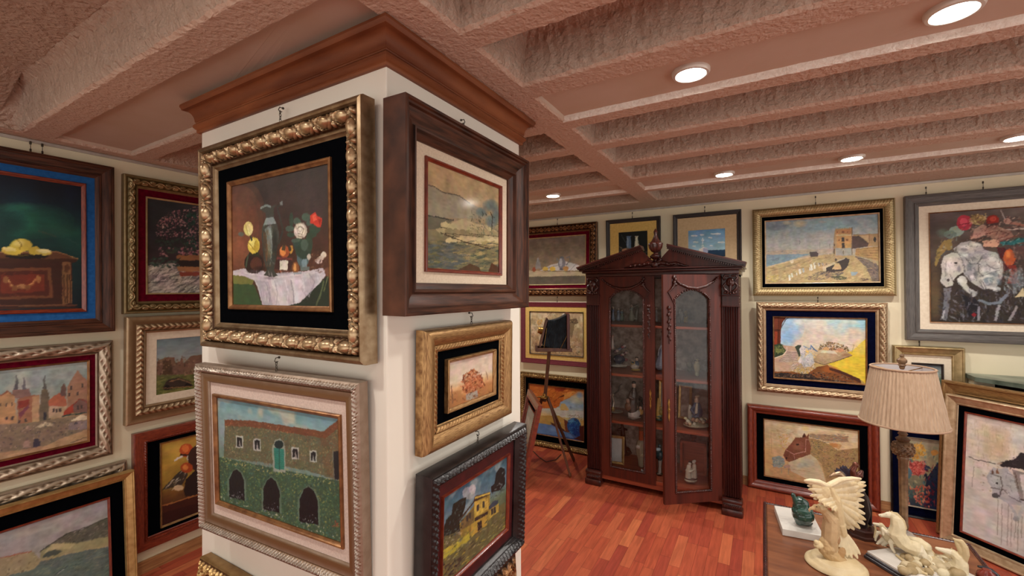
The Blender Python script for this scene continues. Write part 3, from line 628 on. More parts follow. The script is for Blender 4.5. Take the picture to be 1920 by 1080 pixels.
a.p([(680, 545), (706, 545), (706, 690), (684, 690)], '1c1e22').l([(679, 545), (683, 690)], 4, '6a6a5c').d(500, [(172, 750), (716, 960), (716, 1012), (172, 772)], 12, 6, ['a8b09c', '7c8a80', '5c7a50', 'c0c0a8', '3c5044'], 20, 60, .8, 9).d(20, (665, 900, 705, 930), 10, 5, ['9a4a38'])
picture('ivy covered house with three dark arches in a silver gilt frame on the pillar', 0, PL, -1.385, 1.045, .80, .60, 3.6, -1.5, 'B', .600, .367, .014, BRONZF, PINKL, a, P_IMP, gain=.98, chain=(.0, .032, 0.02), step=.0042, group=G_P1)
# --- D: sepia landscape sketch, pillar right (crop 700,160 scale 2.347)
a = Art(200, 155, [(258, 343), (578, 455), (577, 825), (258, 808)], [(0, 'a8916e'), (.3, 'a08c6a'), (.5, '8c8064'), (.8, '6f6a50'), (1, '6c664c')])
a.n(.12, 6, 4).cloud('b89c70', .5, 4, 8, .5, 0, .5, 1).p([(258, 450), (290, 455), (330, 480), (400, 492), (440, 520), (500, 545), (560, 590), (258, 590)], '8a8674', .8).p([(258, 580), (330, 590), (380, 600), (300, 640), (258, 640)], '55584c', .7)
for (x, y, q, r) in ((540, 530, 36, 28), (500, 560, 26, 22), (565, 570, 20, 40), (545, 600, 30, 30)): a.g(x, y, q, r, '4f6466', .8)
a.p([(300, 640), (350, 620), (420, 590), (470, 610), (530, 620), (578, 650), (578, 700), (480, 690), (400, 680), (320, 660)], 'a89a76')
for i in range(26):
    x = 320+(i*53) % 240; y = 615+(i*37) % 75; a.p([(x, y), (x+22, y-10), (x+40, y+2), (x+30, y+18), (x+4, y+16)], ['b8a87e', '948666', 'c0b085', '857a5c'][i % 4]).l([(x, y+16), (x+30, y+18)], 2, '3c362a', .8)
a.d(240, (258, 690, 578, 815), 44, 8, ['4c5044', '8a8054', '5f6450', 'a89464', '38423e', '7c7450'], -5, 20, .6, 11).d(60, (260, 700, 420, 810), 60, 12, ['5c646a', '4a5254'], 0, 15, .5, 12)
a.p([(390, 815), (450, 785), (490, 800), (500, 820)], '4c3626').p([(530, 820), (545, 780), (577, 800), (577, 822)], '4a3022').l([(258, 450), (290, 455), (330, 480), (400, 492), (450, 525)], 3, '4f4a40', .8).l([(545, 640), (550, 580), (540, 560)], 3, '2f2a22').l([(320, 655), (420, 690), (540, 720)], 3, '3a3226', .8).l([(258, 580), (380, 600)], 3, '3a3c38').d(80, (450, 560, 577, 660), 16, 3, ['2e332c', '5a6458'], 60, 50, .6)
picture('deep dark walnut frame with a sepia hillside landscape high on the pillar', 90, PR, 1.228, 1.835, .725, .602, .7, -.5, 'D', .424, .326, .012, RWOOD, LINEN, a, P_GLZ, chain=(.0, .05, .0), group=G_P2, ioff=0)
# --- E: autumn tree, pillar right (crop 700,580 scale 2.16)
a = Art(110, 64, [(330, 212), (507, 178), (505, 330), (328, 400)], [(0, 'c0aa9c'), (.45, 'cbbaa4'), (.62, 'c8a070'), (.8, 'a8714a'), (1, '8c5432')])
a.cloud('ddd2cc', .5, 4, 3, .6, 0, .6).p([(328, 330), (400, 320), (505, 290), (505, 330), (328, 400)], 'a87848', .6).d(260, [(385, 300), (395, 258), (430, 240), (468, 262), (476, 300), (455, 330), (410, 350), (385, 330)], 13, 6, ['9a5232', 'b8704c', '6f3822', 'c98a60', '84482a'], 40, 90, .9)
a.e(430, 290, 36, 34, '944e30', .5).d(120, [(385, 300), (395, 262), (430, 245), (465, 265), (470, 310), (410, 345)], 10, 5, ['a8603c', '5f2e1c', 'c48a66'], 40, 90, .9, 4).p([(403, 338), (448, 322), (450, 348), (404, 364)], '9a9284').l([(343, 305), (350, 375)], 3, '6c4c3a').l([(480, 250), (488, 280)], 3, '8c6a58').d(50, (340, 330, 500, 370), 12, 5, ['7a4a2c', 'b08048', '5c3a24'], 0, 60, .7)
picture('small autumn tree painting in a scratched gold frame with black velvet on the pillar', 90, PR, 1.262, 1.293, .53, .38, .6, -.9, 'E', .272, .150, .012, SCRAT, V_BLACK, a, P_OIL, chain=(0, .028, .01), group=G_P2, ioff=.008)
# --- F: village houses, pillar right (crop 800,820 scale 4.153)
a = Art(190, 140, [(100, 430), (615, 92), (605, 700), (88, 1130)], [(0, '35576a'), (.35, '5a7480'), (.5, '5c6a50'), (1, '4c4a34')])
a.cloud('8c9a9e', .48, 5, 5, .8, 0, .5, 1).e(300, 400, 50, 50, '9c9ca0', .8).e(330, 370, 26, 40, 'b5aeb0', .8)
a.p([(100, 700), (130, 600), (170, 560), (180, 480), (240, 440), (280, 430), (270, 520), (230, 620), (240, 700), (100, 760)], '1e221c').p([(480, 400), (480, 350), (510, 330), (520, 240), (560, 190), (595, 200), (600, 330), (560, 380)], '1c1e1e')
a.p([(90, 740), (240, 690), (600, 480), (605, 700), (88, 1130)], '5f5a3a').p([(230, 640), (340, 500), (350, 440), (470, 405), (475, 620), (320, 740), (240, 780)], '8a7436')
a.p([(345, 470), (455, 440), (460, 530), (345, 600)], 'b89c48').p([(240, 620), (340, 520), (342, 640), (245, 690)], '6c5a38').p([(335, 470), (350, 425), (470, 395), (475, 415), (345, 470), (235, 615), (215, 620)], '3c2c20').l([(350, 440), (470, 405)], 10, 'c4a850')
a.p([(470, 540), (545, 490), (548, 560), (470, 610)], 'a88c40').p([(460, 520), (500, 470), (540, 460), (540, 490), (465, 540)], '36424c').p([(320, 650), (440, 570), (450, 660), (320, 750)], 'a88a3c').p([(370, 640), (405, 620), (408, 690), (372, 710)], '2a2220').p([(350, 600), (455, 550), (455, 575), (350, 630)], '332a24')
for (x, y) in ((373, 520), (418, 495), (310, 580), (290, 600), (490, 555), (512, 545)): a.p([(x-9, y-22), (x+9, y-28), (x+9, y+22), (x-9, y+28)], '3a3630')
a.p([(95, 840), (250, 760), (300, 700), (310, 770), (200, 850), (90, 920)], 'a89c3c').d(420, [(90, 800), (600, 560), (605, 700), (88, 1130)], 50, 9, ['8c8a50', '5a5840', '2e2c26', 'a8a06c', '6e6c58', '4a4630', 'b0983c'], -38, 14, .7).d(90, [(90, 950), (250, 900), (200, 1060), (88, 1120)], 36, 14, ['241c1e', '3c342c', '7c6c30'], -38, 20, .8)
a.d(120, [(100, 640), (280, 430), (250, 700), (100, 760)], 30, 10, ['2c3426', '14180f', '3c4a50', '5a6a68'], -50, 50, .6).d(70, [(480, 400), (600, 190), (600, 420), (480, 470)], 26, 9, ['2c3230', '141614', '6c7678', '8c9090'], -40, 50, .6).d(120, [(230, 640), (470, 405), (475, 620), (240, 780)], 22, 6, ['c8ac54', '4a3c28', '8c7438'], -40, 60, .5).d(80, [(100, 760), (240, 670), (240, 720), (100, 820)], 26, 7, ['9a9a84', '3c3c2c', 'b0a888'], -20, 40, .6).n(.12, 20, 2)
picture('black carved frame with a yellow village house under a stormy sky on the pillar', 90, PR, 1.285, .806, .60, .50, .3, -1.8, 'F', .40, .285, .010, RWOOD, V_DRED, a, P_IMP, gain=.95, chain=(0, .030, .01), group=G_P2)
# --- C and G: tops of two more frames standing on the floor by the pillar
a = Art(60, 40, [(0, 0), (1, 0), (1, 1), (0, 1)], [(0, '8c8470'), (.5, '6c6a50'), (1, '4c4a38')]).n(.2, 6, 2)
picture('gold framed picture standing on the floor below the ivy covered house', 0, PL, -1.43, .3, .90, .585, 0, 3, 'P', .66, .35, .012, BRONZF, V_BLACK, a, P_OIL, floor=True, group=G_F)
a = Art(60, 40, [(0, 0), (1, 0), (1, 1), (0, 1)], [(0, '8a7a5c'), (.5, '705c40'), (1, '4c3c28')]).n(.2, 6, 5)
picture('ribbed gold frame standing on the floor below the black carved frame', 90, PR, 1.27, .3, .56, .54, 0, 3, 'H', .33, .32, .012, BRONZF, LINEN, a, P_OIL, floor=True, group=G_F)
# --- L1: lemons on a carved chest, left wall (crop 0,240 scale 2.7)
a = Art(230, 160, aquad(90, -3.05, .39, 1.838, .90, .632, (0, 240, 2.7)), [(0, '0a1424'), (.2, '0c2430'), (.4, '14403a'), (.6, '0f2c2c'), (1, '0a1c26')])
a.g(180, 470, 200, 90, '1f5a46', .75).g(300, 520, 120, 40, '2a5e48', .5).g(80, 400, 120, 26, '2c6a52', .5).g(330, 330, 90, 60, '0c1c30', .7).g(60, 480, 90, 60, '0a2024', .6).n(.3, 5, 7, 1).l([(200, 520), (290, 550)], 9, '5a4c38', .5).l([(340, 560), (400, 590)], 7, '3c5048', .6)
a.p([(-600, 640), (290, 622), (398, 662), (390, 672), (-600, 690)], '5c3a26').p([(-600, 650), (395, 664), (380, 680), (-600, 700)], '3c2218').p([(-600, 690), (365, 676), (368, 890), (392, 905), (-600, 925)], '3a1e16').l([(-600, 640), (290, 625), (396, 662)], 4, 'a07850')
a.p([(-200, 715), (262, 705), (265, 858), (-200, 872)], '6a4028').p([(-200, 730), (245, 720), (248, 845), (-200, 858)], '4a2016').p([(5, 745), (225, 738), (226, 826), (5, 836)], '6a2a1a').p([(315, 680), (360, 678), (366, 886), (318, 890)], '7a5638').l([(325, 740), (328, 885)], 4, '3c2416').l([(340, 740), (343, 885)], 4, '3c2416').l([(354, 740), (357, 884)], 4, '3c2416').e(340, 710, 14, 22, '543420')
a.l([(-200, 900), (392, 895)], 14, '6c4630').l([(-200, 918), (396, 912)], 8, '3c2216')
for sx in (0, 1):
    a.l([(30, 755), (60, 800), (110, 805), (160, 795), (195, 755)], 11, '8c5a34').l([(32, 752), (62, 796), (110, 800), (158, 790), (192, 752)], 5, 'c08c58')
a.e(30, 765, 14, 18, '8a5a36').e(195, 765, 14, 20, '9a6a40').e(110, 800, 22, 12, 'a8744a').e(75, 810, 16, 14, '7a4c2c').e(140, 806, 16, 14, '7a4c2c').d(60, (-100, 730, 240, 850), 20, 5, ['8a3c26', '3c1410', '6a2a1c'], 0, 60, .5)
a.e(140, 650, 110, 12, '0a0c10', .8).e(108, 592, 56, 34, 'c8b048').g(95, 582, 34, 18, 'e8d684', .8).l([(90, 560), (110, 590), (100, 625)], 3, '8c7428').e(60, 622, 52, 22, 'cdb548', 1, 8).e(50, 614, 36, 12, 'e2cf80', 1, 8).e(175, 620, 30, 22, 'bca440').e(222, 628, 46, 16, 'c8ad52', 1, 6).e(225, 622, 38, 10, 'e0cc90', 1, 6).l([(150, 645), (60, 645)], 4, '5c4c1c')
picture('large dark walnut frame with lemons on a chest and blue velvet on the left wall', 90, WL, .39, 1.838, 1.15, .885, 0, 1.1, 'L1', .90, .632, .018, RWOOD, V_BLUE, a, P_OIL, wire=(.05, (.27, .31)), group=G_L)
# --- L2: lilac flowers and books (crop 0,240 2.7)
a = Art(120, 150, aquad(90, -3.045, 1.355, 1.878, .445, .545, (0, 240, 2.7)), [(0, '33363a'), (.4, '2c2c30'), (.65, '3a2c30'), (.72, '3c3a3e'), (1, '9a948c')])
a.n(.2, 6, 2).p([(770, 690), (900, 680), (1010, 730), (1200, 720), (1200, 900), (770, 900)], 'a8a098').d(420, [(770, 690), (900, 690), (1200, 740), (1200, 840), (770, 835)], 60, 7, ['c4beb4', '6c6864', 'e0d8cc', '8c8680', '4c4a4a'], -25, 35, .7)
a.d(900, [(810, 540), (820, 470), (870, 430), (930, 410), (1000, 395), (1150, 400), (1200, 560), (1000, 600), (930, 540), (860, 560)], 11, 6, ['b88a8c', '8a5c64', 'd0a8a4', '6a3c48', 'a87478'], 40, 90, .85).d(120, (830, 600, 1100, 650), 18, 8, ['a87078', '8a4c58', 'c49094', '3c4a38'], 0, 60, .8).d(60, (800, 560, 1010, 620), 26, 9, ['34463c', '23302a'], 20, 60, .8).d(40, (960, 430, 1010, 600), 26, 12, ['2c5448', '1c3a34'], 60, 60, .8)
a.p([(912, 640), (1100, 640), (1100, 668), (912, 664)], '9a6a44').p([(915, 664), (1100, 668), (1100, 700), (930, 696)], '2a1c1a').p([(918, 696), (1100, 698), (1100, 722), (920, 722)], 'a8744c').p([(926, 724), (1100, 724), (1100, 742), (930, 745)], '8a4030').d(40, (790, 650, 920, 700), 30, 10, ['2e4a40', '22342e', '4a6054'], -10, 40, .8)
picture('lilac blossoms and old books in a greenish gold frame with wine red velvet', 90, WL, 1.345, 1.873, .67, .777, -.5, .3, 'L2', .445, .545, .009, YGOLD, V_WINE, a, P_OIL, wire=(.05, (.05, .12)), group=G_L)
# --- L3: old town market (crop 0,660 scale 4.694)
a = Art(220, 120, aquad(90, -3.05, .477, 1.033, .77, .41, (0, 660, 4.694)), [(0, '9aa3a4'), (.3, '8ba09c'), (.45, 'a8a494'), (.6, 'a08468'), (1, 'ac8a6c')])
a.cloud('b8b8b0', .45, 5, 2, .7, 0, .4, 1).d(200, (-600, 180, 770, 400), 40, 8, ['9aaca8', 'b0b0a8', '84988f'], 0, 40, .3)
a.p([(110, 400), (125, 330), (150, 190), (160, 330), (180, 400)], '5c5c62').p([(185, 400), (200, 330), (217, 200), (228, 330), (270, 400)], '66666c').p([(105, 420), (110, 350), (265, 340), (275, 430)], '8a6c64')
a.p([(-600, 430), (0, 400), (68, 352), (130, 405), (150, 640), (-600, 690)], 'b48e66').p([(0, 400), (68, 352), (130, 405), (118, 400), (68, 368), (10, 410)], '8a5a44').p([(150, 430), (260, 400), (350, 395), (350, 620), (160, 650)], '9c6c54').p([(280, 410), (350, 400), (350, 620), (285, 630)], 'b49670')
a.p([(160, 450), (250, 430), (260, 480), (165, 520)], '8c3c34').p([(165, 560), (255, 470), (260, 500), (180, 600)], '7a4450').p([(345, 630), (355, 420), (370, 350), (390, 340), (396, 200), (402, 340), (420, 350), (440, 430), (450, 620)], '6c6250').p([(378, 340), (396, 200), (412, 340)], '5a5c5c').p([(385, 610), (388, 540), (412, 540), (412, 610)], '33343a')
a.p([(430, 440), (520, 370), (580, 400), (590, 500), (430, 490)], 'b06850').p([(430, 490), (590, 490), (590, 580), (430, 600)], 'b8a084').p([(530, 330), (565, 290), (590, 330), (590, 400), (540, 400)], '6c5650')
a.p([(590, 500), (595, 320), (620, 280), (645, 235), (665, 200), (685, 170), (705, 200), (735, 235), (770, 262), (900, 300), (900, 500)], 'a07a64').p([(640, 480), (700, 420), (800, 450), (800, 540), (650, 550)], '7c6058').l([(640, 490), (700, 424), (780, 460)], 9, '8a3a2c').p([(560, 540), (640, 470), (650, 545), (560, 580)], 'a04434').l([(555, 575), (780, 545)], 20, '2f4440')
for (x, y) in ((630, 330), (730, 310), (685, 380), (608, 390), (683, 505), (720, 498), (55, 480), (105, 475), (60, 600), (108, 595), (170, 628), (230, 615), (470, 530), (500, 528), (530, 525), (5, 480)): a.p([(x-9, y-16), (x+9, y-18), (x+9, y+14), (x-9, y+16)], '4c4240')
a.p([(-600, 680), (250, 640), (500, 600), (770, 570), (770, 720), (640, 800), (-600, 1000)], '857462').p([(300, 680), (400, 630), (480, 640), (470, 660)], 'd0bca0').p([(620, 620), (710, 565), (775, 580), (775, 610)], 'd8c8a8').p([(610, 640), (775, 610), (775, 690), (600, 700)], '8c7c7c')
a.d(700, [(-600, 700), (250, 650), (600, 600), (760, 650), (640, 720), (500, 790), (0, 900), (-600, 950)], 22, 12, ['6a5c60', 'a89484', '54464c', 'c0a48c', '7c6a58', '8a7470', '3c3a44'], 70, 60, .75).p([(350, 870), (520, 780), (775, 690), (775, 790), (0, 960), (0, 930)], 'b89472').d(160, [(0, 940), (350, 870), (775, 700), (775, 800), (0, 990)], 50, 8, ['c4a484', '9c785a', 'a88464'], -18, 14, .6).l([(620, 810), (770, 760)], 9, '5a4a44').p([(290, 850), (300, 780), (350, 775), (355, 840)], '3c3a48').p([(200, 860), (215, 800), (260, 790), (270, 850)], 'a88c7c').n(.1, 26, 3)
picture('old town square with pointed spires in a silver gilt frame', 90, WL, .48, 1.037, .97, .615, 0, .5, 'L3', .77, .41, .009, BRONZF, V_WINE, a, P_OIL, wire=(.035, (-.06,)), group=G_L)
# --- L4: ruins with an old car (crop 0,600 2.25)
a = Art(120, 90, aquad(90, -3.045, 1.375, 1.165, .43, .325, (0, 600, 2.25)), [(0, '6f8288'), (.3, '8b969a'), (.46, '8e948c'), (.5, '6c5a44'), (.75, '5a6238'), (1, '58602e')])
a.p([(667, 235), (668, 175), (700, 162), (740, 160), (745, 185), (765, 180), (772, 152), (780, 185), (810, 155), (850, 150), (1000, 150), (1000, 225), (667, 235)], '75594a').p([(690, 235), (692, 180), (725, 172), (735, 230)], '54402f').d(160, (670, 160, 1000, 235), 14, 6, ['8c7058', '4c3a30', '9a8068', '604a3c'], 60, 60, .7).d(260, (667, 235, 1000, 315), 30, 6, ['6c7040', '4c5228', '8a8450', '787a44'], -6, 14, .7)
a.p([(690, 290), (715, 255), (760, 245), (810, 262), (820, 280), (700, 298)], '3a3028').e(712, 286, 12, 10, '1e1a18').e(800, 276, 12, 9, '1e1a18').l([(720, 262), (760, 252), (812, 268)], 4, '8a6c4c').l([(690, 290), (820, 282)], 3, '8c6a44')
picture('ancient ruins and an old car in a pale gold frame with cream mat', 90, WL, 1.375, 1.168, .72, .60, .8, -1.2, 'L4', .43, .325, 0, None, CREAM, a, P_MATT, group=G_L)
# --- L5: bird and masked figure (crop 0,600 2.25) - plain stand-in figure with a red cap
a = Art(110, 140, aquad(90, -3.045, 1.37, .455, .36, .475, (0, 600, 2.25)), [(0, 'a8843c'), (.25, 'b89440'), (.5, '9c7c34'), (.7, '5c3c20'), (1, '2c1412')])
a.n(.15, 5, 4).g(740, 560, 60, 50, 'c8a44c', .5).e(795, 568, 30, 28, 'b85028').e(790, 560, 14, 16, 'd8743c').l([(768, 585), (826, 590)], 8, '3a2018').e(812, 600, 18, 16, 'c8c0b4').e(860, 600, 60, 60, '3a2420').p([(690, 735), (760, 660), (790, 640), (800, 670), (770, 720), (730, 725)], '3a342c').d(80, [(690, 735), (790, 640), (800, 670), (740, 730)], 24, 5, ['c8beac', '4c4438', '2c2620', '8c7c64'], -45, 12, .8).e(795, 640, 26, 22, 'a84a24').e(790, 638, 12, 12, 'd07c40').l([(745, 610), (760, 600), (778, 592)], 9, 'd8d0c4').p([(780, 740), (790, 690), (830, 650), (1000, 620), (1000, 760), (790, 760)], '241a18').e(760, 725, 20, 12, 'c8b088')
a.p([(692, 800), (1000, 690), (1000, 760), (692, 870)], '3c1a12').l([(692, 802), (830, 755), (1000, 690)], 6, '9a6438').p([(692, 830), (1000, 740), (1000, 900), (692, 900)], '2e100e')
picture('bird of prey and a figure in a red cap in a red mahogany frame', 90, WL, 1.37, .475, .63, .668, -1, 1.0, 'L5', .36, .475, .010, SCRAT, V_BLACK, a, P_OIL, wire=(.045, (.0,)), group=G_L)
# --- L6 + L6b leaning on the floor, left (crop 0,910 6.354)
a = Art(90, 60, [(0, 0), (1, 0), (1, 1), (0, 1)], [(0, '8c8470'), (.5, '6c6a50'), (1, '4c4a38')]).n(.2, 6, 2)
picture('carved silver and gold frame on the floor behind the river bridge picture', 90, WL, .39, .3, 1.27, .675, 0, 2.5, 'L3', .95, .40, .01, BRONZF, V_BLACK, a, P_OIL, floor=True, group=G_F)
a = Art(240, 100, aquad(90, -2.985, .40, .318, 1.05, .395, (0, 910, 6.354)), [(0, '97979a'), (.4, 'a09a94'), (.6, 'aaa29a'), (1, '607068')])
a.cloud('a89a96', .5, 4, 3, .5, 0, .5).p([(480, 790), (640, 690), (820, 575), (900, 565), (1060, 500), (1300, 385), (1420, 340), (1420, 700), (480, 860)], '5c5c50').d(420, [(560, 760), (820, 580), (1060, 505), (1310, 390), (1310, 620), (900, 700)], 40, 12, ['4c4c40', '77715e', '8a8478', '3c4034', '6c6a5c'], -25, 40, .7).l([(480, 790), (640, 690), (820, 575), (1060, 500), (1310, 385)], 5, '3c3c36')
a.p([(480, 800), (640, 700), (900, 690), (1310, 610), (1310, 720), (900, 820), (480, 900)], '96926c').p([(640, 700), (900, 700), (820, 770), (700, 760), (600, 780), (520, 820)], 'b0a67e').p([(505, 850), (560, 800), (640, 772), (720, 775), (740, 800), (640, 840), (510, 872)], '4a544c').p([(-1600, 1300), (-600, 1100), (500, 900), (900, 800), (1310, 730), (1310, 1400), (-1600, 1600)], '5d6c66')
a.d(420, [(300, 1100), (500, 920), (1310, 740), (1310, 1100)], 110, 8, ['4c5c58', '6c7a70', '788478', '44524c', '84886c'], -18, 10, .6).l([(500, 900), (900, 800), (1310, 715)], 9, 'a89c74').p([(-1600, 1100), (-600, 990), (0, 880), (390, 800), (490, 900), (400, 1000), (0, 1100), (-1600, 1500)], '9c9070').l([(-1600, 1060), (-600, 960), (0, 880), (380, 795)], 22, '98563e')
a.d(360, [(-1000, 1040), (0, 900), (400, 830), (480, 900), (380, 1000), (-1000, 1300)], 40, 16, ['b8a888', 'c8bca0', '4c443c', '8a7c58', '6c6048', 'a89870'], -10, 40, .7).l([(650, 1060), (740, 1000), (790, 965)], 9, '34404c').l([(680, 1050), (760, 990)], 4, 'a8b0ac').n(.08, 30, 2)
picture('grey river and bridge landscape in a gilt frame leaning by the left wall', 90, -3.03, .40, .3, 1.27, .632, 0, 4.5, 'L6', 1.05, .395, .010, RWOOD, V_BLACK, a, P_OIL, floor=True, group=G_F)
# --- H: pewter jug and lemons, back wall (crop 960,370 3.485)
a = Art(150, 100, aquad(0, 4.04, -1.87, 1.908, .72, .475, (960, 370, 3.485)), [(0, '7c7066'), (.5, '85745f'), (.72, '8a765a'), (.74, 'a09276'), (.82, '968464'), (.84, '544c40'), (1, '5c5244')])
a.n(.12, 9, 4).d(300, (-100, 250, 475, 470), 24, 6, ['8a7a70', '6c6054', '94806a'], 40, 80, .25).p([(-100, 470), (180, 480), (475, 478), (475, 505), (-100, 520)], 'a8987c').p([(180, 476), (250, 440), (340, 415), (430, 440), (470, 475)], 'bcb8b0').l([(200, 470), (300, 440)], 4, '8a8684').l([(380, 470), (420, 430)], 4, '8c8886')
a.e(322, 430, 24, 36, '77787c').e(316, 425, 10, 28, 'a8a9ac').e(322, 392, 14, 7, '66676c').l([(350, 395), (372, 385), (375, 410), (350, 440)], 5, '6c6c70').l([(298, 410), (290, 395)], 7, '77787c').e(322, 468, 16, 5, '4c4c50').p([(150, 465), (155, 420), (163, 395), (172, 395), (180, 420), (188, 465)], '8c9090', .7).l([(166, 395), (166, 420)], 4, 'c8ccca', .7)
a.e(215, 465, 20, 13, 'c8a850').e(262, 465, 18, 14, 'cca84c').e(348, 462, 18, 15, 'a87c4c').e(142, 470, 12, 16, '8c4c34').e(440, 462, 18, 12, 'd0b050').l([(210, 480), (470, 482)], 4, '6c5c44')
picture('grey jug and lemons still life in a carved bronze gold frame left of the cabinet', 0, WB, -1.87, 1.905, .965, .72, 0, 1.5, 'H', .72, .475, .009, YGOLD, V_WINE, a, P_MATT, wire=(.06, (.06,)), group=G_B, step=.006)
# --- I: two vases on black (same crop)
a = Art(64, 72, aquad(0, 4.06, -1.056, 1.97, .268, .345, (960, 370, 3.485)), [(0, '1a1e1c'), (1, '141614')])
a.n(.2, 5, 2).p([(742, 345), (745, 262), (740, 258), (775, 256), (770, 265), (775, 340)], '5f7890').l([(750, 270), (752, 335)], 6, '90a4b0').p([(795, 330), (800, 262), (794, 258), (822, 256), (816, 268), (826, 330)], 'c8c4b0').l([(808, 268), (810, 325)], 8, 'e4e0d0').e(742, 348, 30, 12, 'a87c5c').e(790, 345, 24, 12, '8c7c6c').l([(710, 250), (740, 300)], 4, '3a4440').d(30, (700, 330, 870, 370), 24, 8, ['6c5c4c', '3c3c34', 'a09070'], 0, 40, .6)
picture('thin dark frame with a blue and a white vase on black above the cabinet', 0, WB, -1.05, 1.975, .50, .585, 0, -.4, 'thin', .268, .345, 0, None, YELM, a, P_MATT, wire=(.05, (.0,)), group=G_B, step=.02)
# --- J: white building by the sea
a = Art(72, 60, aquad(0, 4.06, -.424, 2.04, .292, .238, (960, 370, 3.485)), [(0, '6c9cc4'), (.3, '84acc8'), (.6, '98bcd0'), (.74, 'a8c8d4'), (.76, '24405c'), (1, '1c3044')])
for (x, y, q) in ((1190, 222, 22), (1240, 215, 14), (1330, 208, 34), (1245, 250, 10), (1200, 262, 18), (1295, 232, 12), (1365, 262, 24), (1190, 288, 10), (1300, 285, 12), (1245, 285, 8)): a.e(x, y, q, 5, 'dfe4e2').e(x+4, y+4, q*.8, 3, 'b4c4d0')
a.p([(1220, 356), (1222, 305), (1250, 292), (1278, 305), (1278, 360)], 'e6e2da').p([(1250, 358), (1250, 300), (1280, 306), (1280, 362)], 'aab4c8').p([(1155, 338), (1222, 340), (1222, 350), (1155, 345)], 'b8c8c8').l([(1155, 326), (1220, 330)], 5, '8cb0b8').l([(1245, 235), (1245, 290)], 4, 'd4dce0')
picture('thin dark frame with a white tower by a blue sea above the cabinet', 0, WB, -.424, 2.0, .535, .53, 0, 0, 'thin', .292, .238, 0, None, TANM, a, P_MATT, wire=(.045, (-.01,)), group=G_B, step=.02)
# --- K: beach with a tower house (crop 1420,390 6.75)
a = Art(260, 160, [(135, 165), (1515, 75), (1525, 915), (140, 935)], [(0, '8497a0'), (.2, '9db0b2'), (.38, 'aab0ac'), (.5, 'b4aca2'), (.54, 'b0a89c'), (.72, 'a6946e'), (1, 'a88e62')])
a.g(900, 240, 320, 110, '8cb4c0', .7).g(1350, 170, 260, 110, '7f97a4', .7).g(260, 220, 160, 60, '6f7c8a', .8).g(560, 190, 90, 50, 'c8bc94', .8).g(400, 180, 60, 30, 'ccc09c', .7).g(820, 350, 220, 80, 'b8b4b0', .7).g(300, 400, 260, 80, 'aab0ae', .6).g(840, 170, 60, 20, 'b8aca0', .6).cloud('b4b4ae', .55, 8, 5, .5, 0, .45, 1).d(200, (150, 100, 1500, 400), 50, 10, ['8ca4b0', 'b4b8b4', '98a8ac'], -5, 30, .25)
a.p([(140, 545), (420, 520), (980, 510), (980, 560), (140, 580)], 'b4a692').d(60, (140, 530, 980, 560), 40, 6, ['8c8a84', 'c4b49c', '7c8488'], 0, 20, .6).p([(140, 580), (700, 568), (440, 650), (140, 735)], '7d94a0').d(80, [(140, 590), (600, 575), (440, 640), (140, 720)], 50, 6, ['6c8490', '96a8ac'], -8, 10, .6)
a.p([(140, 740), (700, 600), (980, 570), (1240, 600), (1520, 700), (1525, 915), (140, 935)], 'b49f72').d(600, [(140, 760), (800, 610), (1200, 620), (1500, 850), (1525, 915), (140, 935)], 60, 9, ['c8b482', '9c8456', 'd0bc90', 'a88e68', '8c7450'], -14, 16, .6).l([(140, 738), (440, 660), (700, 600)], 14, 'c8b490').l([(150, 800), (500, 700), (700, 650)], 6, '6c604c', .7)
a.p([(680, 550), (765, 545), (790, 565), (780, 605), (690, 605)], '4c3f3c').l([(676, 552), (770, 545)], 6, '2c2826').p([(430, 650), (480, 640), (480, 680), (450, 690)], 'd8ccb0').l([(555, 405), (560, 445)], 4, '6a7078').l([(808, 420), (808, 520)], 4, '8c8a88').l([(928, 450), (930, 510)], 9, '86807c').l([(215, 650), (300, 640)], 5, '5c646a').l([(255, 630), (300, 622)], 4, '5c646a')
a.p([(990, 590), (985, 300), (1000, 258), (1195, 248), (1200, 600)], 'b49a6c').p([(1000, 275), (1190, 265), (1190, 320), (1002, 325)], 'bc8a58').p([(1015, 500), (1015, 345), (1190, 340), (1190, 498)], 'c49a62').p([(1000, 500), (1192, 498), (1196, 595), (1000, 590)], 'a6a49c').p([(1000, 330), (1192, 326), (1192, 345), (1002, 350)], 'd0b888')
for (x, y, q, r) in ((1090, 395, 16, 26), (1093, 466, 16, 32), (1140, 398, 9, 14), (1043, 400, 8, 12), (1090, 298, 18, 14), (1145, 300, 8, 8), (1020, 300, 8, 8)): a.p([(x-q, y-r), (x+q, y-r), (x+q, y+r), (x-q, y+r)], '3c342e' if q > 12 and y > 350 else '8a5c3c')
a.e(1093, 550, 18, 34, 'c8c4b4').e(1093, 556, 12, 30, '8c8878').d(20, (1000, 240, 1195, 258), 8, 14, ['c8b48c', '9a845c'], 90, 10).p([(970, 570), (978, 350), (992, 350), (992, 590)], 'a48c68').p([(975, 570), (977, 510), (990, 510), (990, 575)], '3c3634').e(984, 462, 7, 16, '5c4c40').l([(1200, 240), (1196, 590)], 9, '75654e')
a.p([(1202, 345), (1290, 330), (1520, 325), (1522, 470), (1300, 490), (1205, 500)], 'a88c64').p([(1202, 350), (1280, 345), (1400, 440), (1390, 480), (1205, 510)], '54423c').p([(1290, 345), (1400, 340), (1405, 430)], 'c0a47a').l([(1200, 335), (1520, 325)], 7, '8c7450').e(1475, 395, 16, 34, '33302e').l([(1408, 330), (1408, 440)], 8, '7c6448')
a.p([(1240, 510), (1522, 475), (1522, 660), (1400, 630), (1240, 590)], 'b0915e')
for k in range(5): a.l([(1245, 520+k*20), (1522, 490+k*36)], 6, '7a5e3c', .8)
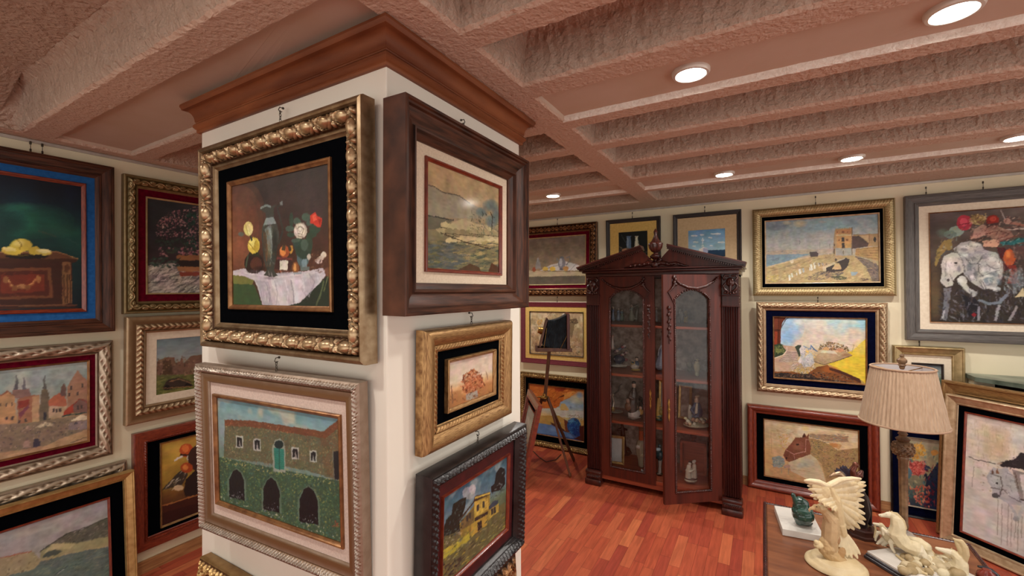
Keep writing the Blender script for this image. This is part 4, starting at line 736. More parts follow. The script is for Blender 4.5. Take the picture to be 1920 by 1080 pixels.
a.p([(1230, 600), (1400, 650), (1522, 720), (1525, 915), (1440, 910), (1380, 740)], '5a5054', .7).d(200, [(1230, 600), (1522, 700), (1525, 900), (1450, 910), (1350, 720)], 40, 10, ['3c3a40', '75696a', '5a5050', 'a08a6a'], 30, 30, .7)
a.p([(850, 745), (1000, 680), (1120, 625), (1170, 640), (1150, 720), (1080, 790), (880, 800)], '3c3430').p([(830, 735), (980, 672), (1010, 690), (880, 745), (880, 790), (850, 790)], 'c8b898').p([(955, 760), (990, 690), (1040, 680), (1075, 760), (1020, 768)], 'c4a878').l([(1020, 660), (1120, 625)], 12, 'b8ac98').e(1000, 645, 14, 18, '50443c').e(1120, 632, 12, 12, '3c3838')
a.d(260, [(600, 890), (740, 800), (880, 790), (1100, 800), (1000, 870), (800, 900)], 50, 9, ['3c3a40', '6a5c58', '544c4c', 'a48c6a'], -10, 20, .7).d(60, (960, 850, 1130, 890), 40, 10, ['3c4434', '6c6448'], 0, 20, .7).p([(1180, 800), (1270, 795), (1240, 840), (1190, 845)], '94a8b0').d(40, (1300, 880, 1525, 910), 60, 8, ['3c3432', '6a5848'], 0, 10)
for (x, y, q, r) in ((430, 870, 26, 40), (460, 840, 20, 30), (560, 790, 30, 36), (600, 775, 26, 32), (700, 740, 30, 44), (740, 720, 24, 44), (790, 705, 22, 22), (840, 700, 20, 18), (520, 820, 14, 22), (680, 760, 14, 24)): a.p([(x-q*.6, y-r*.8), (x+q*.3, y-r), (x+q*.7, y+r*.7), (x-q*.2, y+r)], 'd6d4c6' if x % 3 else 'a8aca8')
a.d(40, (740, 680, 900, 720), 22, 9, ['4c4c54', 'c0b498', '8c7c6c'], 70, 30).d(60, [(140, 860), (300, 830), (300, 930), (140, 930)], 30, 12, ['c8b04c', 'b49c48', 'd0bc70'], 0, 50, .6).d(50, (870, 560, 990, 630), 18, 6, ['8c7c60', 'd0c8ac', '6c6454'], 80, 30, .6).n(.06, 34, 5)
picture('beach scene with a tower house in a fine gold frame right of the cabinet', 0, WB, .368, 1.90, .89, .698, 0, 1.3, 'K', .70, .488, .010, CHAMP, V_BLACK, a, P_OIL, wire=(.06, (-.02,)), group=G_B, step=.006)
# --- M: dream landscape with stairs (crop 1440,580 6.75)
a = Art(230, 180, [(95, 120), (1250, 138), (1255, 955), (105, 870)], [(0, 'b9c9c8'), (.25, 'c2b8a8'), (.45, 'cdbfae'), (.6, 'c8ae7c'), (1, 'b0904c')])
a.g(300, 250, 180, 190, '8fb4d8', .85).g(250, 400, 120, 110, '7fb0dc', .7).g(900, 250, 200, 110, '9cc4cc', .8).g(1180, 190, 160, 110, '88bccc', .8).g(1100, 290, 120, 60, 'ddc8ac', .7).g(620, 260, 160, 130, 'd2c4b8', .7).cloud('e0d2c0', .55, 5, 4, .5, 0, .5, 1).l([(200, 180), (330, 160), (400, 230), (430, 330)], 4, '9ab8cc', .7).l([(210, 380), (300, 460), (360, 480)], 4, 'a8b8c0')
a.p([(1000, 560), (1080, 540), (1255, 380), (1258, 955), (1180, 890), (900, 770), (780, 700), (900, 660)], 'd6bc3c').g(1180, 500, 110, 110, 'dcc470', .6).g(950, 720, 140, 40, 'e2c848', .6)
a.p([(95, 122), (250, 125), (200, 190), (185, 280), (180, 470), (130, 460), (95, 480)], '5c2a18').p([(105, 300), (140, 300), (140, 460), (105, 460)], '8c3a22').l([(150, 130), (155, 460)], 9, '38180e').l([(190, 250), (240, 150), (280, 125)], 8, '2c1a12').l([(100, 280), (185, 285)], 6, '2c140c').p([(105, 130), (150, 130), (150, 270), (105, 270)], '6a3420')
a.p([(95, 470), (170, 450), (250, 480), (260, 540), (200, 600), (105, 625)], '33402a').d(90, [(95, 480), (250, 490), (250, 560), (110, 610)], 26, 14, ['5c6c3c', '28341f', '7c8450', '46522e'], 30, 60, .8).e(160, 540, 40, 26, '8a9050', .6)
a.p([(200, 470), (350, 485), (420, 560), (420, 620), (380, 660), (430, 700), (330, 790), (110, 860), (105, 640), (200, 610), (262, 550)], 'b89c84').p([(262, 545), (405, 550), (400, 680), (160, 685), (160, 655), (215, 620)], '9a8478')
for k in range(7): a.l([(262-k*16, 545+k*22), (400, 552+k*20)], 5, 'dccdbc')
a.l([(110, 630), (220, 590), (262, 530), (262, 490)], 9, 'd8c8b8').l([(360, 485), (415, 560), (420, 620)], 8, 'd8c8b8').p([(360, 490), (400, 465), (440, 470), (430, 600), (415, 620)], '3c4438').p([(400, 670), (440, 600), (415, 520), (440, 480), (490, 480), (500, 540), (480, 620), (430, 700)], 'ccc6c0')
a.p([(430, 690), (500, 600), (560, 560), (590, 600), (610, 680), (560, 740), (470, 740)], 'bcb8b8').d(200, [(420, 690), (450, 500), (600, 480), (660, 540), (600, 700), (500, 760)], 22, 7, ['e0dcd8', '8c94a4', 'b0aca8', '5c6c84'], 50, 40, .7).l([(560, 470), (600, 520), (640, 545)], 16, '50688c').l([(470, 480), (560, 520), (560, 470)], 12, '6c84a8').p([(485, 535), (545, 535), (520, 570)], 'd8b868')
a.d(420, [(300, 720), (380, 680), (600, 690), (640, 760), (500, 840), (330, 800)], 18, 8, ['d4ccc4', '9c948c', 'b8b0a4', '6c665f'], 30, 80, .8)
a.p([(595, 655), (640, 590), (700, 545), (850, 520), (1000, 545), (1085, 590), (1000, 630), (900, 665), (780, 700), (720, 712), (620, 690)], 'a89070').g(760, 610, 130, 60, 'c0a888', .7).g(1000, 590, 60, 24, '8c6444', .6).d(160, [(610, 660), (700, 560), (1060, 580), (900, 650), (720, 700)], 26, 8, ['bca688', '8c7456', 'c8b498'], 20, 30, .4).l([(600, 670), (720, 712), (850, 680), (1000, 625), (1085, 595)], 7, '4c3c34')
a.d(320, [(650, 530), (680, 460), (780, 430), (900, 440), (1030, 490), (1040, 550), (900, 550), (780, 520)], 24, 14, ['5c4434', '8a6c44', '3c3826', 'a8845c', '6c5c34'], 40, 90, .85).e(750, 515, 46, 24, 'c49c6c').e(930, 530, 50, 24, 'c08c6c').e(870, 545, 40, 16, 'cca888').p([(680, 560), (720, 530), (860, 540), (900, 580), (800, 570)], 'd0c8ac')
a.p([(105, 800), (330, 800), (500, 840), (640, 740), (770, 712), (800, 740), (950, 790), (1180, 890), (1200, 950), (105, 868)], '7a4a28').g(800, 770, 120, 50, 'a8602c', .7).p([(105, 820), (250, 815), (340, 830), (560, 830), (640, 880), (1190, 945), (105, 868)], '2c2422').d(420, [(105, 825), (560, 815), (700, 800), (1180, 900), (1200, 950), (105, 868)], 34, 14, ['3c302c', '1c1818', '6a5440', '5c3820', '8a7058'], 15, 50, .75).p([(780, 700), (790, 745), (950, 790), (1180, 890), (1190, 945), (1000, 850), (800, 780)], '4c2c20')
a.l([(1020, 455), (1105, 462), (1080, 560)], 4, '8c8464').l([(1130, 475), (1170, 510)], 4, '8c8464')
picture('dreamlike stairs and winding rock over yellow sand in a champagne gilt frame', 0, WB, .352, 1.145, .815, .715, 1.6, -2.0, 'M', .57, .472, .010, BRONZF, V_NAVY, a, P_MATT, gain=1.03, wire=(.035, (.0,)), group=G_B, step=.006)
# --- N: brown horse head collage, on the floor (crop 1430,780 6.75)
a = Art(230, 175, [(50, 82), (1205, 225), (1225, 990), (42, 742)], [(0, 'd0bc96'), (.5, 'c8aa7e'), (1, 'c0966a')])
a.n(.08, 5, 3).cloud('e0d4bc', .5, 5, 7, .6, 0, .5, 1).g(90, 550, 70, 200, 'c8a068', .6).g(540, 190, 60, 40, 'd8bc70', .6).d(160, (180, 180, 400, 300), 40, 8, ['d8c8a8', 'b89c74'], 0, 60, .4).d(60, (225, 260, 340, 440), 26, 12, ['c8a050', 'b8b060', 'c88c60'], 0, 60, .6).l([(130, 220), (400, 240)], 4, '9a8058', .7).l([(130, 220), (130, 480)], 4, '9a8058', .7)
a.p([(600, 255), (1070, 290), (1080, 365), (800, 345), (600, 300)], 'a08868').d(120, (590, 262, 1080, 362), 40, 7, ['6c6054', 'b8745c', 'c4b090', '7c7c84'], 4, 12, .7).p([(800, 370), (1205, 370), (1205, 440), (1000, 460), (880, 420)], 'd8be92').e(890, 400, 60, 26, 'c08048', .8).p([(830, 360), (960, 380), (1000, 400), (960, 450), (860, 400)], 'b4804c', .6)
a.p([(540, 300), (700, 330), (840, 390), (940, 460), (1205, 435), (1225, 990), (820, 900), (740, 620), (600, 500), (540, 440)], 'a2865c').d(1100, [(560, 320), (700, 330), (840, 390), (940, 460), (1205, 440), (1220, 800), (800, 800), (740, 600), (600, 490)], 26, 7, ['6c5c3c', 'b8a058', '8a7444', 'c4a868', '54503c', 'a4784c', '8c8448'], -10, 60, .6).d(100, (600, 340, 800, 480), 20, 8, ['4c4c44', '6a6a58', '8c8064'], 30, 60, .6).d(80, (900, 480, 1200, 620), 34, 10, ['8a6c5c', '6c4c3c', 'a89070'], -30, 40, .6)
a.p([(510, 300), (530, 245), (555, 290), (590, 250), (580, 320), (610, 420), (600, 500), (540, 530), (460, 545), (400, 580), (350, 600), (300, 570), (270, 510), (300, 440), (360, 380), (420, 300)], '7c4c38').g(450, 400, 80, 60, '9a6650', .6).g(330, 520, 50, 40, '6a3c2c', .7).p([(500, 300), (530, 245), (545, 295)], '4c2c20').e(445, 385, 22, 10, '33201a').e(308, 545, 9, 14, '2a1a14').d(120, [(300, 540), (420, 310), (580, 320), (590, 490), (400, 570)], 24, 6, ['9c6c54', '5c3424', 'b08468'], 60, 50, .35)
a.l([(300, 445), (400, 500), (480, 480), (545, 470), (545, 320)], 8, 'c08c84').l([(400, 500), (410, 560)], 6, 'b08078').l([(545, 320), (600, 330)], 5, 'b8a090').p([(350, 600), (400, 580), (390, 605)], '3a2820')
a.p([(330, 600), (460, 550), (600, 505), (680, 560), (750, 700), (800, 860), (600, 830), (360, 700)], 'c6b494').g(560, 610, 100, 60, 'a4aca4', .6).g(480, 640, 60, 40, '98a4a4', .5).p([(140, 530), (230, 515), (280, 560), (290, 610), (250, 650), (145, 650)], '7c8c8c', .8).d(60, (140, 520, 290, 660), 30, 12, ['94a4a8', '64747a', 'b0a48c'], 0, 50, .6).l([(243, 660), (243, 730)], 6, '74868c').l([(335, 660), (328, 740)], 6, '74868c').l([(140, 655), (600, 715)], 7, 'a8785c', .6).e(315, 640, 40, 20, 'a88880', .8)
picture('brown horse head collage in a red mahogany frame leaning on the back wall', 0, WB, .292, .334, .842, .668, -.8, .8, 'N', .594, .443, .008, BRONZF, V_BLACK, a, P_MATT, floor=True, group=G_F, step=.02)
# --- O: sepia ruins on ochre mat (crop 970,580 6)
a = Art(130, 96, aquad(0, 4.05, -1.833, 1.167, .578, .43, (970, 580, 6)), [(0, 'b8a07a'), (.5, 'b09470'), (1, 'a4845c')])
a.n(.15, 7, 3).cloud('d4c4a4', .5, 6, 4, .7, 0, 1, 1).d(400, (140, 30, 730, 530), 40, 14, ['c8b48c', '8c7454', 'd8c8a8', 'a88c64', '7c6850'], 80, 40, .35).p([(500, 50), (570, 45), (560, 110), (500, 105)], 'dcd4c8').p([(575, 110), (660, 110), (680, 150), (660, 170), (590, 160)], '6a5440').p([(580, 165), (640, 165), (620, 280), (600, 330), (590, 300)], '7c684c').d(30, (585, 130, 670, 160), 12, 8, ['2c241c', 'a08860'], 90, 20).d(60, (330, 40, 440, 110), 20, 5, ['6c604c', '94846c'], 0, 60, .6).d(120, (150, 110, 240, 350), 26, 6, ['6c5c48', 'b8a888', '8c7c60'], 70, 50, .5).d(40, (220, 120, 280, 260), 30, 10, ['c89c4c', 'b88438'], 80, 30, .6).d(80, (540, 350, 700, 470), 26, 8, ['d8ccb4', '6c5c48', 'a08c70'], 40, 60, .5).d(120, (140, 470, 700, 530), 30, 6, ['5c5444', 'b49c74', '4c4438'], 5, 30, .6)
picture('sepia column painting on an ochre mat in a burgundy frame beside the cabinet', 0, WB, -1.833, 1.167, .79, .635, 1.0, .4, 'O', .578, .43, .007, BWOOD, YELM, a, P_MATT, wire=(.05, (.02,)), group=G_B, step=.02)
# --- P: orange rock and blue dome (crop 1000,715 7.448)
a = Art(150, 130, [(-240, 70), (672, 160), (645, 858), (-250, 740)], [(0, 'c87c3c'), (.3, '88a4bc'), (.5, 'b8b8a8'), (.6, 'c8b078'), (.8, '5c7ca8'), (1, '3c5080')])
a.g(560, 300, 130, 80, 'c8c4a4', .7).g(500, 370, 120, 40, '9cb0c0', .6).g(600, 230, 60, 50, '5f90c0', .6).p([(120, 410), (250, 400), (420, 440), (650, 450), (650, 540), (400, 540), (120, 520)], 'c4c4b8').p([(270, 400), (290, 350), (350, 345), (400, 410), (420, 440), (280, 440)], 'c0a468').p([(420, 410), (445, 378), (470, 410)], '7c8ca8')
a.p([(-240, 70), (300, 120), (610, 155), (520, 210), (400, 280), (280, 320), (260, 380), (200, 410), (-240, 420)], 'b86428').p([(180, 130), (380, 140), (330, 180), (200, 180)], '8c3418').l([(240, 270), (330, 240), (380, 215)], 16, '3a1c10').p([(350, 200), (590, 165), (480, 230), (330, 300)], 'd08c48').d(140, [(-200, 100), (560, 170), (400, 270), (200, 400), (-200, 400)], 60, 14, ['d8964c', '9c4c20', 'c87434', '7c3014'], -20, 30, .6)
a.p([(-240, 520), (250, 510), (330, 560), (460, 640), (400, 740), (280, 690), (150, 640), (-240, 600)], 'b08e4c').p([(100, 600), (200, 640), (330, 700), (360, 740), (240, 690), (130, 640)], '4c2c24').p([(330, 560), (400, 590), (460, 650), (420, 740), (350, 730)], '6c3c2c').e(240, 620, 30, 20, '8c9cac').p([(-240, 610), (130, 650), (300, 720), (420, 750), (480, 810), (-240, 740)], '5a7cac').g(150, 700, 100, 40, '7c98c0', .6)
a.e(490, 650, 110, 110, '23508c').g(450, 580, 60, 40, '5c98b8', .8).e(540, 720, 80, 70, '1c3a78').d(140, (390, 560, 600, 780), 26, 10, ['3c74a8', '1c3468', '5c94b4', '142858'], 30, 60, .6).p([(580, 640), (660, 640), (650, 858), (480, 820), (580, 780)], '4c2018').p([(600, 580), (665, 570), (660, 640), (600, 650)], 'c09858').d(60, (380, 500, 640, 570), 18, 8, ['3c3c28', '8a6c3c', '5c3420', 'c0a870'], 70, 50, .8)
picture('orange rock and blue dome fantasy in a carved gold frame behind the tripod', 0, WB, -1.838, .36, .80, .745, 0, 1.0, 'P', .60, .50, .008, BRONZF, V_BLACK, a, P_OIL, floor=True, group=G_F, step=.006)
# --- Q: leaping white horse with riders (crop 1740,360 4.154)
a = Art(230, 200, aquad(0, 4.045, 1.44, 1.747, .885, .745, (1740, 360, 4.154)), [(0, '5f5450'), (.3, '50443c'), (.6, '3a302a'), (1, '2c2622')])
a.n(.25, 7, 3).g(60, 800, 60, 260, '6c5638', .6).p([(60, 560), (80, 450), (130, 380), (190, 360), (200, 440), (120, 480), (70, 580)], '8a7444').e(230, 305, 60, 40, '8c9c90').e(180, 330, 50, 30, '6c7c74').g(120, 320, 50, 40, '5c6c60', .7).e(290, 240, 62, 60, 'a83444').e(285, 235, 30, 34, 'cc5060').l([(240, 260), (330, 240)], 8, '6c1c28').e(395, 215, 60, 40, '8c744c').d(50, (330, 170, 460, 250), 22, 9, ['b09460', '5c4830', 'd0b888'], 20, 60)
a.p([(340, 370), (370, 290), (430, 250), (470, 270), (480, 320), (400, 360)], 'a88474').l([(345, 355), (430, 330), (560, 310)], 34, 'b48e7c').e(510, 220, 50, 40, '8c2c22').e(512, 210, 26, 20, 'b8483a').p([(460, 250), (560, 240), (560, 290), (470, 290)], '4c3430').l([(540, 300), (748, 285), (900, 290)], 16, 'b8a89c').l([(570, 140), (610, 220)], 9, 'a89c98').l([(620, 235), (700, 250), (900, 300)], 30, '9c6c5c').e(625, 230, 30, 24, 'b48c7c').l([(520, 330), (650, 350)], 26, '7c4c40')
a.l([(570, 390), (660, 400), (748, 370), (900, 380)], 46, '2c6464').d(40, (570, 360, 748, 420), 30, 10, ['4c8c88', '1c4444'], -10, 30).p([(430, 380), (540, 365), (570, 400), (540, 430), (440, 425)], 'c89c84').p([(540, 430), (600, 430), (640, 500), (700, 540), (600, 620), (570, 520)], '4c1c20').e(640, 510, 46, 66, 'b4532a').e(630, 490, 20, 36, 'd8783c').p([(620, 570), (690, 570), (700, 640), (710, 710), (620, 715), (650, 640)], '7c2c22').e(720, 470, 60, 60, '5c403c', .7)
a.p([(205, 440), (260, 395), (340, 378), (420, 400), (450, 450), (540, 470), (590, 540), (590, 660), (540, 740), (440, 760), (340, 700), (290, 640), (250, 540)], 'a4a2a0').g(330, 440, 90, 50, 'c4c2bc', .7).g(510, 560, 70, 80, 'c0bcb8', .7).g(340, 610, 50, 60, '8c9090', .7).g(470, 690, 50, 40, '6c8088', .7)
a.p([(110, 560), (130, 500), (190, 470), (240, 480), (280, 560), (290, 620), (240, 650), (200, 690), (200, 730), (150, 745), (105, 700), (115, 620)], 'bab6ae').g(190, 560, 60, 60, 'd4d0c8', .7).e(225, 555, 12, 8, '2c2828').e(165, 685, 12, 10, '4c4444').l([(110, 500), (150, 460), (220, 470)], 14, '4c4c4a').p([(205, 470), (235, 420), (240, 480)], '6c6864').l([(150, 540), (140, 660)], 6, '8c8884').l([(180, 640), (200, 690)], 6, '6a6664')
a.l([(270, 690), (310, 760), (370, 790)], 52, 'b0aea8').e(275, 690, 40, 38, 'c0beb8').e(360, 792, 28, 24, '9c9c9c').l([(560, 630), (470, 640), (420, 680)], 40, 'b8b6b0').l([(420, 680), (450, 740), (540, 755)], 34, 'c0beb8').e(540, 755, 30, 22, 'a4a4a4').l([(430, 690), (460, 750)], 5, '4c4c50').l([(400, 660), (560, 610)], 5, '6c6c70').d(160, [(210, 440), (340, 385), (590, 540), (540, 740), (300, 640)], 40, 7, ['d8d6d0', '7c7c7c', '94949a', '5c6068'], 30, 60, .5)
a.p([(130, 750), (190, 745), (180, 860), (150, 1000), (105, 990), (130, 880)], '6a6a70').l([(120, 980), (140, 900)], 14, 'a4a4a8').p([(270, 800), (380, 830), (420, 900), (400, 1000), (320, 960)], '1c1a20').d(260, (100, 760, 748, 1010), 46, 12, ['3c3c48', '1c1a1e', '5c5c68', '84848c', '2c2428', '4c4038'], 70, 60, .6).l([(400, 840), (480, 870), (560, 860), (620, 800)], 30, '6c7480').l([(560, 880), (530, 1000)], 26, '8c8c90').l([(400, 890), (400, 1000)], 22, '7c7c84').l([(700, 890), (640, 1000)], 22, '8a8488').g(700, 680, 70, 90, '7c8a94', .7).p([(680, 820), (748, 740), (760, 810)], 'c8b490').e(365, 955, 18, 14, '7c1c24').d(80, (600, 600, 748, 800), 40, 12, ['8c9aa4', '5c6470', 'a4acb0'], 60, 40, .5)
# forms drawn over: contours, muscle and folds
for pts in ([(205, 440), (260, 395), (340, 378), (420, 400), (450, 450)], [(450, 450), (540, 470), (590, 540), (590, 660), (540, 740)], [(245, 480), (285, 560), (295, 625)], [(300, 520), (340, 560), (390, 560), (430, 500)], [(400, 560), (400, 620), (440, 660)], [(460, 560), (520, 600), (570, 590)], [(110, 560), (130, 500), (190, 470)], [(105, 700), (150, 745), (200, 730)], [(240, 700), (300, 770), (350, 820)], [(320, 650), (360, 740), (400, 770)], [(430, 800), (560, 760)], [(410, 690), (440, 760), (540, 775)]): a.l(pts, 9, '3c3a3c', .55)
for (x, y, q_, r_, c_) in ((350, 520, 36, 24, '6c6e72'), (460, 500, 40, 20, '7c7c80'), (330, 580, 24, 40, '5c6468'), (520, 640, 40, 22, '6c7478'), (400, 470, 40, 14, '84848a'), (290, 450, 30, 16, '7c7c7c'), (560, 700, 26, 30, '5c6c78'), (150, 620, 16, 40, '8a8884'), (250, 600, 18, 30, '74747a'), (380, 640, 24, 30, '5a5e64')): a.g(x, y, q_, r_, c_, .75)
for (x, y, q_, r_) in ((300, 430, 40, 14), (380, 410, 40, 12), (500, 520, 40, 30), (440, 610, 26, 24), (180, 540, 22, 34), (160, 600, 16, 34), (300, 490, 26, 18), (500, 610, 40, 12), (480, 655, 44, 12), (270, 690, 22, 20), (520, 755, 26, 12), (560, 560, 20, 30), (350, 660, 22, 16)): a.g(x, y, q_, r_, 'dcdad4', .8)
a.d(300, [(210, 440), (340, 385), (440, 420), (590, 540), (540, 740), (430, 750), (300, 640)], 30, 5, ['e4e2dc', '54545a', 'a8a8ac', '3c3e44', 'c8c6c0'], 40, 70, .4, 77).d(80, [(110, 560), (180, 470), (280, 560), (200, 740), (110, 710)], 26, 5, ['e4e0d8', '6c6a68', 'a8a49c'], 75, 30, .5)
a.p([(440, 290), (520, 260), (640, 300), (680, 350), (560, 380), (470, 350)], '9c7464', .8).l([(450, 330), (560, 300), (640, 330)], 7, '5c342c').l([(560, 385), (640, 360), (700, 340)], 12, '6c3c34').l([(350, 380), (400, 370), (470, 352)], 8, '4c2c26').d(160, (330, 190, 748, 400), 34, 9, ['b08a78', '6c3c38', '4c2c30', 'c8a894', '7c5048', '3c2828'], -20, 50, .55, 31)
a.d(120, [(60, 560), (90, 400), (200, 280), (330, 270), (220, 400), (120, 500)], 30, 9, ['9c8c5c', '4c4c44', '8c9c94', '3c3834', 'b0a068'], -50, 40, .55, 32).d(120, (560, 420, 748, 720), 34, 11, ['4c3438', '8c6c64', '2c2428', '6c4c44', '9c8478'], 60, 50, .4, 33).e(640, 505, 38, 58, 'a8502c', .7).g(632, 485, 20, 30, 'd07c44', .8)
picture('large grey stained frame with a leaping white horse and riders at the far right', 0, WB, 1.44, 1.747, 1.155, 1.01, -1, 0, 'Q', .885, .745, .006, BRONZF, CREAM, a, P_MATT, wire=(.05, (-.46, -.18, .3)), group=G_B, step=.02)
# --- R: small picture behind the lamp (crop 1580,640 4.155)
a = Art(40, 50, aquad(0, 4.05, .976, .985, .142, .175, (1580, 640, 4.155)), [(0, '5c6468'), (.4, '8c9490'), (.6, '5c6a54'), (1, '3c4438')]).n(.2, 5, 2)
a.d(40, (712, 230, 780, 300), 14, 8, ['c8ccc0', '4c5c40', '8c8c70'], 30, 60)
picture('small cream matted picture in a green gold frame behind the lamp shade', 0, WB, .976, .985, .368, .43, 0, 0, 'R', .142, .175, .012, BWOOD, CREAM, a, P_MATT, wire=(.03, (-.04,)), group=G_B)
# --- S: coral flowers (crop 1580,640 4.155)
a = Art(100, 130, aquad(0, 4.05, .9625, .365, .225, .47, (1580, 640, 4.155)), [(0, 'a89c84'), (.4, 'ac9c78'), (.7, '6c6c58'), (1, '1c2c3c')])
a.n(.15, 5, 3).d(260, (500, 780, 900, 1400), 40, 16, ['b8ac80', '4c7c84', 'c8bc8c', '2c4c5c', '88906c'], 70, 60, .5).d(160, [(510, 860), (540, 770), (620, 740), (660, 830), (560, 880)], 34, 12, ['c8933c', 'b47830', 'd8a850'], -40, 60, .8).e(590, 940, 56, 50, 'b0483c').d(160, (530, 890, 650, 990), 30, 10, ['c85c54', '8c2c2c', 'd88070'], 30, 80, .8).e(520, 980, 26, 40, '3c6c7c', .8)
a.p([(670, 1000), (740, 900), (800, 900), (800, 1300), (650, 1300), (640, 1100)], '14203c', .85).d(100, (640, 920, 800, 1400), 40, 14, ['1c2c54', '8c2c3c', '0c1430', '6c1c2c'], 60, 60, .8).e(720, 820, 30, 22, 'c88c4c').d(120, (500, 1080, 680, 1240), 30, 12, ['c85844', '8c3a34', 'd88468', '3c5c5c'], 30, 80, .8).p([(480, 1290), (900, 1340), (900, 1500), (480, 1480)], '10203c', .8).d(60, (500, 1370, 900, 1420), 22, 12, ['d8d8c8', 'c8ccc0', '6c7c8c'], 0, 30, .9)
picture('coral flower painting on navy board standing on the floor behind the lamp', 0, WB, .9625, .34, .38, .63, 0, 1, 'S', .225, .47, .006, SILV, V_NAVY, a, P_OIL, floor=True, group=G_F, step=.02)
# --- T2 and T: the big pictures leaning at 45 degrees on the right
a = Art(60, 40, [(0, 0), (1, 0), (1, 1), (0, 1)], [(0, '8c8470'), (1, '4c4a38')]).n(.2, 6, 2)
picture('red and gold frame leaning behind the grey horseman picture at the far right', 0, 0, 0, 0, 1.0, .998, 0, 4, 'T2', .70, .70, .01, BRONZF, V_BLACK, a, P_OIL, group=G_F, rz=-45, pos=Vector((1.345, 3.545, .002)))
a = Art(210, 190, [((1807-1790)*3.857, (780-770)*3.857), ]+[((q[0]-1790)*3.857, (q[1]-770)*3.857) for q in [proj((.965+.086*.7071+.74*.7071+.03, 3.79-.086*.7071-.74*.7071+.03, .80)), proj((.965+.086*.7071+.74*.7071, 3.79-.086*.7071-.74*.7071, .08))]]+[((1795-1790)*3.857, (1000-770)*3.857)], [(0, 'b9b0a6'), (.3, 'bdb2a4'), (.6, 'bab4ae'), (1, 'b6b2ae')])
a.n(.05, 9, 3).g(280, 260, 110, 130, 'b49c72', .55).g(200, 160, 80, 80, 'b8a888', .5).g(420, 220, 70, 90, 'b0b4b8', .5).d(160, (90, 90, 420, 420), 60, 5, ['9c8c6c', 'a89c88', 'c8c0b4', '8c7c60'], 88, 8, .35).d(60, [(130, 420), (330, 420), (300, 680), (180, 640)], 18, 10, ['8c7c60', 'a08c68', '6c6458'], 40, 80, .5)
a.l([(70, 348), (120, 370), (262, 402)], 4, '2c2826').p([(285, 395), (400, 370), (440, 320), (470, 330), (480, 290), (520, 290), (600, 340), (620, 480), (560, 500), (440, 440), (300, 425)], '2c2628').e(500, 290, 34, 36, '28221f').e(515, 320, 20, 30, '8c7468').e(290, 402, 20, 10, '9c8878').d(30, (330, 350, 520, 450), 24, 6, ['4c4448', '181416'], -30, 40, .5)
a.p([(200, 490), (235, 440), (250, 425), (290, 440), (340, 430), (380, 480), (420, 560), (500, 620), (560, 700), (520, 720), (400, 700), (340, 680), (300, 660), (270, 655), (235, 640), (235, 580), (205, 530)], '9a9a9c').g(250, 520, 40, 46, 'b0b0b2', .7).g(400, 600, 50, 60, 'a4a4a6', .7).p([(235, 480), (240, 440), (255, 470)], '5c4438').p([(262, 470), (275, 430), (290, 475)], '6c4c3c').e(272, 542, 10, 8, '302c2e').e(260, 630, 26, 20, '4c4a4c')
a.l([(225, 475), (300, 495), (310, 560), (290, 640)], 7, '4c4442').l([(225, 575), (320, 590)], 6, '4c4442').l([(310, 580), (360, 640), (440, 680)], 5, '5a5654').d(180, [(220, 500), (340, 440), (500, 620), (540, 710), (300, 650)], 34, 6, ['6c6c70', 'c4c4c6', '84848a', '4c4c50'], 60, 40, .5).p([(380, 440), (480, 470), (520, 640), (440, 660), (400, 560)], '7c7672').p([(430, 480), (470, 480), (500, 640), (460, 650)], 'b4b0ac').l([(400, 470), (420, 580)], 7, '4c3c34').l([(440, 660), (500, 680)], 12, '3c3432')
a.l([(350, 680), (400, 760), (400, 810)], 26, '9c9c9e').l([(460, 700), (420, 800)], 26, 'a4a4a6').e(405, 800, 22, 20, '8c8c90')
for (x, y0, y1, w_) in ((272, 660, 915, 5), (300, 690, 990, 6), (345, 690, 1000, 6), (365, 760, 1000, 5), (395, 800, 960, 6), (415, 810, 1040, 7), (470, 730, 1000, 4), (100, 420, 570, 5), (445, 780, 940, 4)): a.l([(x+6, y0), (x+2, (y0+y1)/2), (x-4, y1)], w_, '7c746c', .75)
picture('horseman on a grey horse with dripping paint in a large leaning champagne frame', 0, 0, 0, 0, .95, .925, 0, 4.5, 'T', .745, .72, .010, RWOOD, V_BLACK, a, P_MATT, gain=1.1, group=G_F, rz=-45, pos=Vector((1.318, 3.470, .002)))
# --- the standing frame in front of the tripod
a = Art(70, 80, [(0, 0), (100, 0), (100, 100), (0, 100)], [(0, '9aa09c'), (.5, 'a4a49c'), (.6, '8c7468'), (1, '6c6458')])
a.n(.2, 6, 2).d(260, (0, 45, 100, 100), 9, 4, ['8c4c44', 'b8b0a0', '5c6c5c', 'a87c6c', '4c4440'], 40, 80, .8)
picture('brown wooden frame seen almost edge on leaning against the tripod', 0, 0, 0, 0, .60, .68, 0, 12.5, 'L5', .40, .46, .008, RWOOD, V_BLACK, a, P_OIL, group=G_F, rz=-53.9, pos=Vector((-1.857, 3.343, .002)))
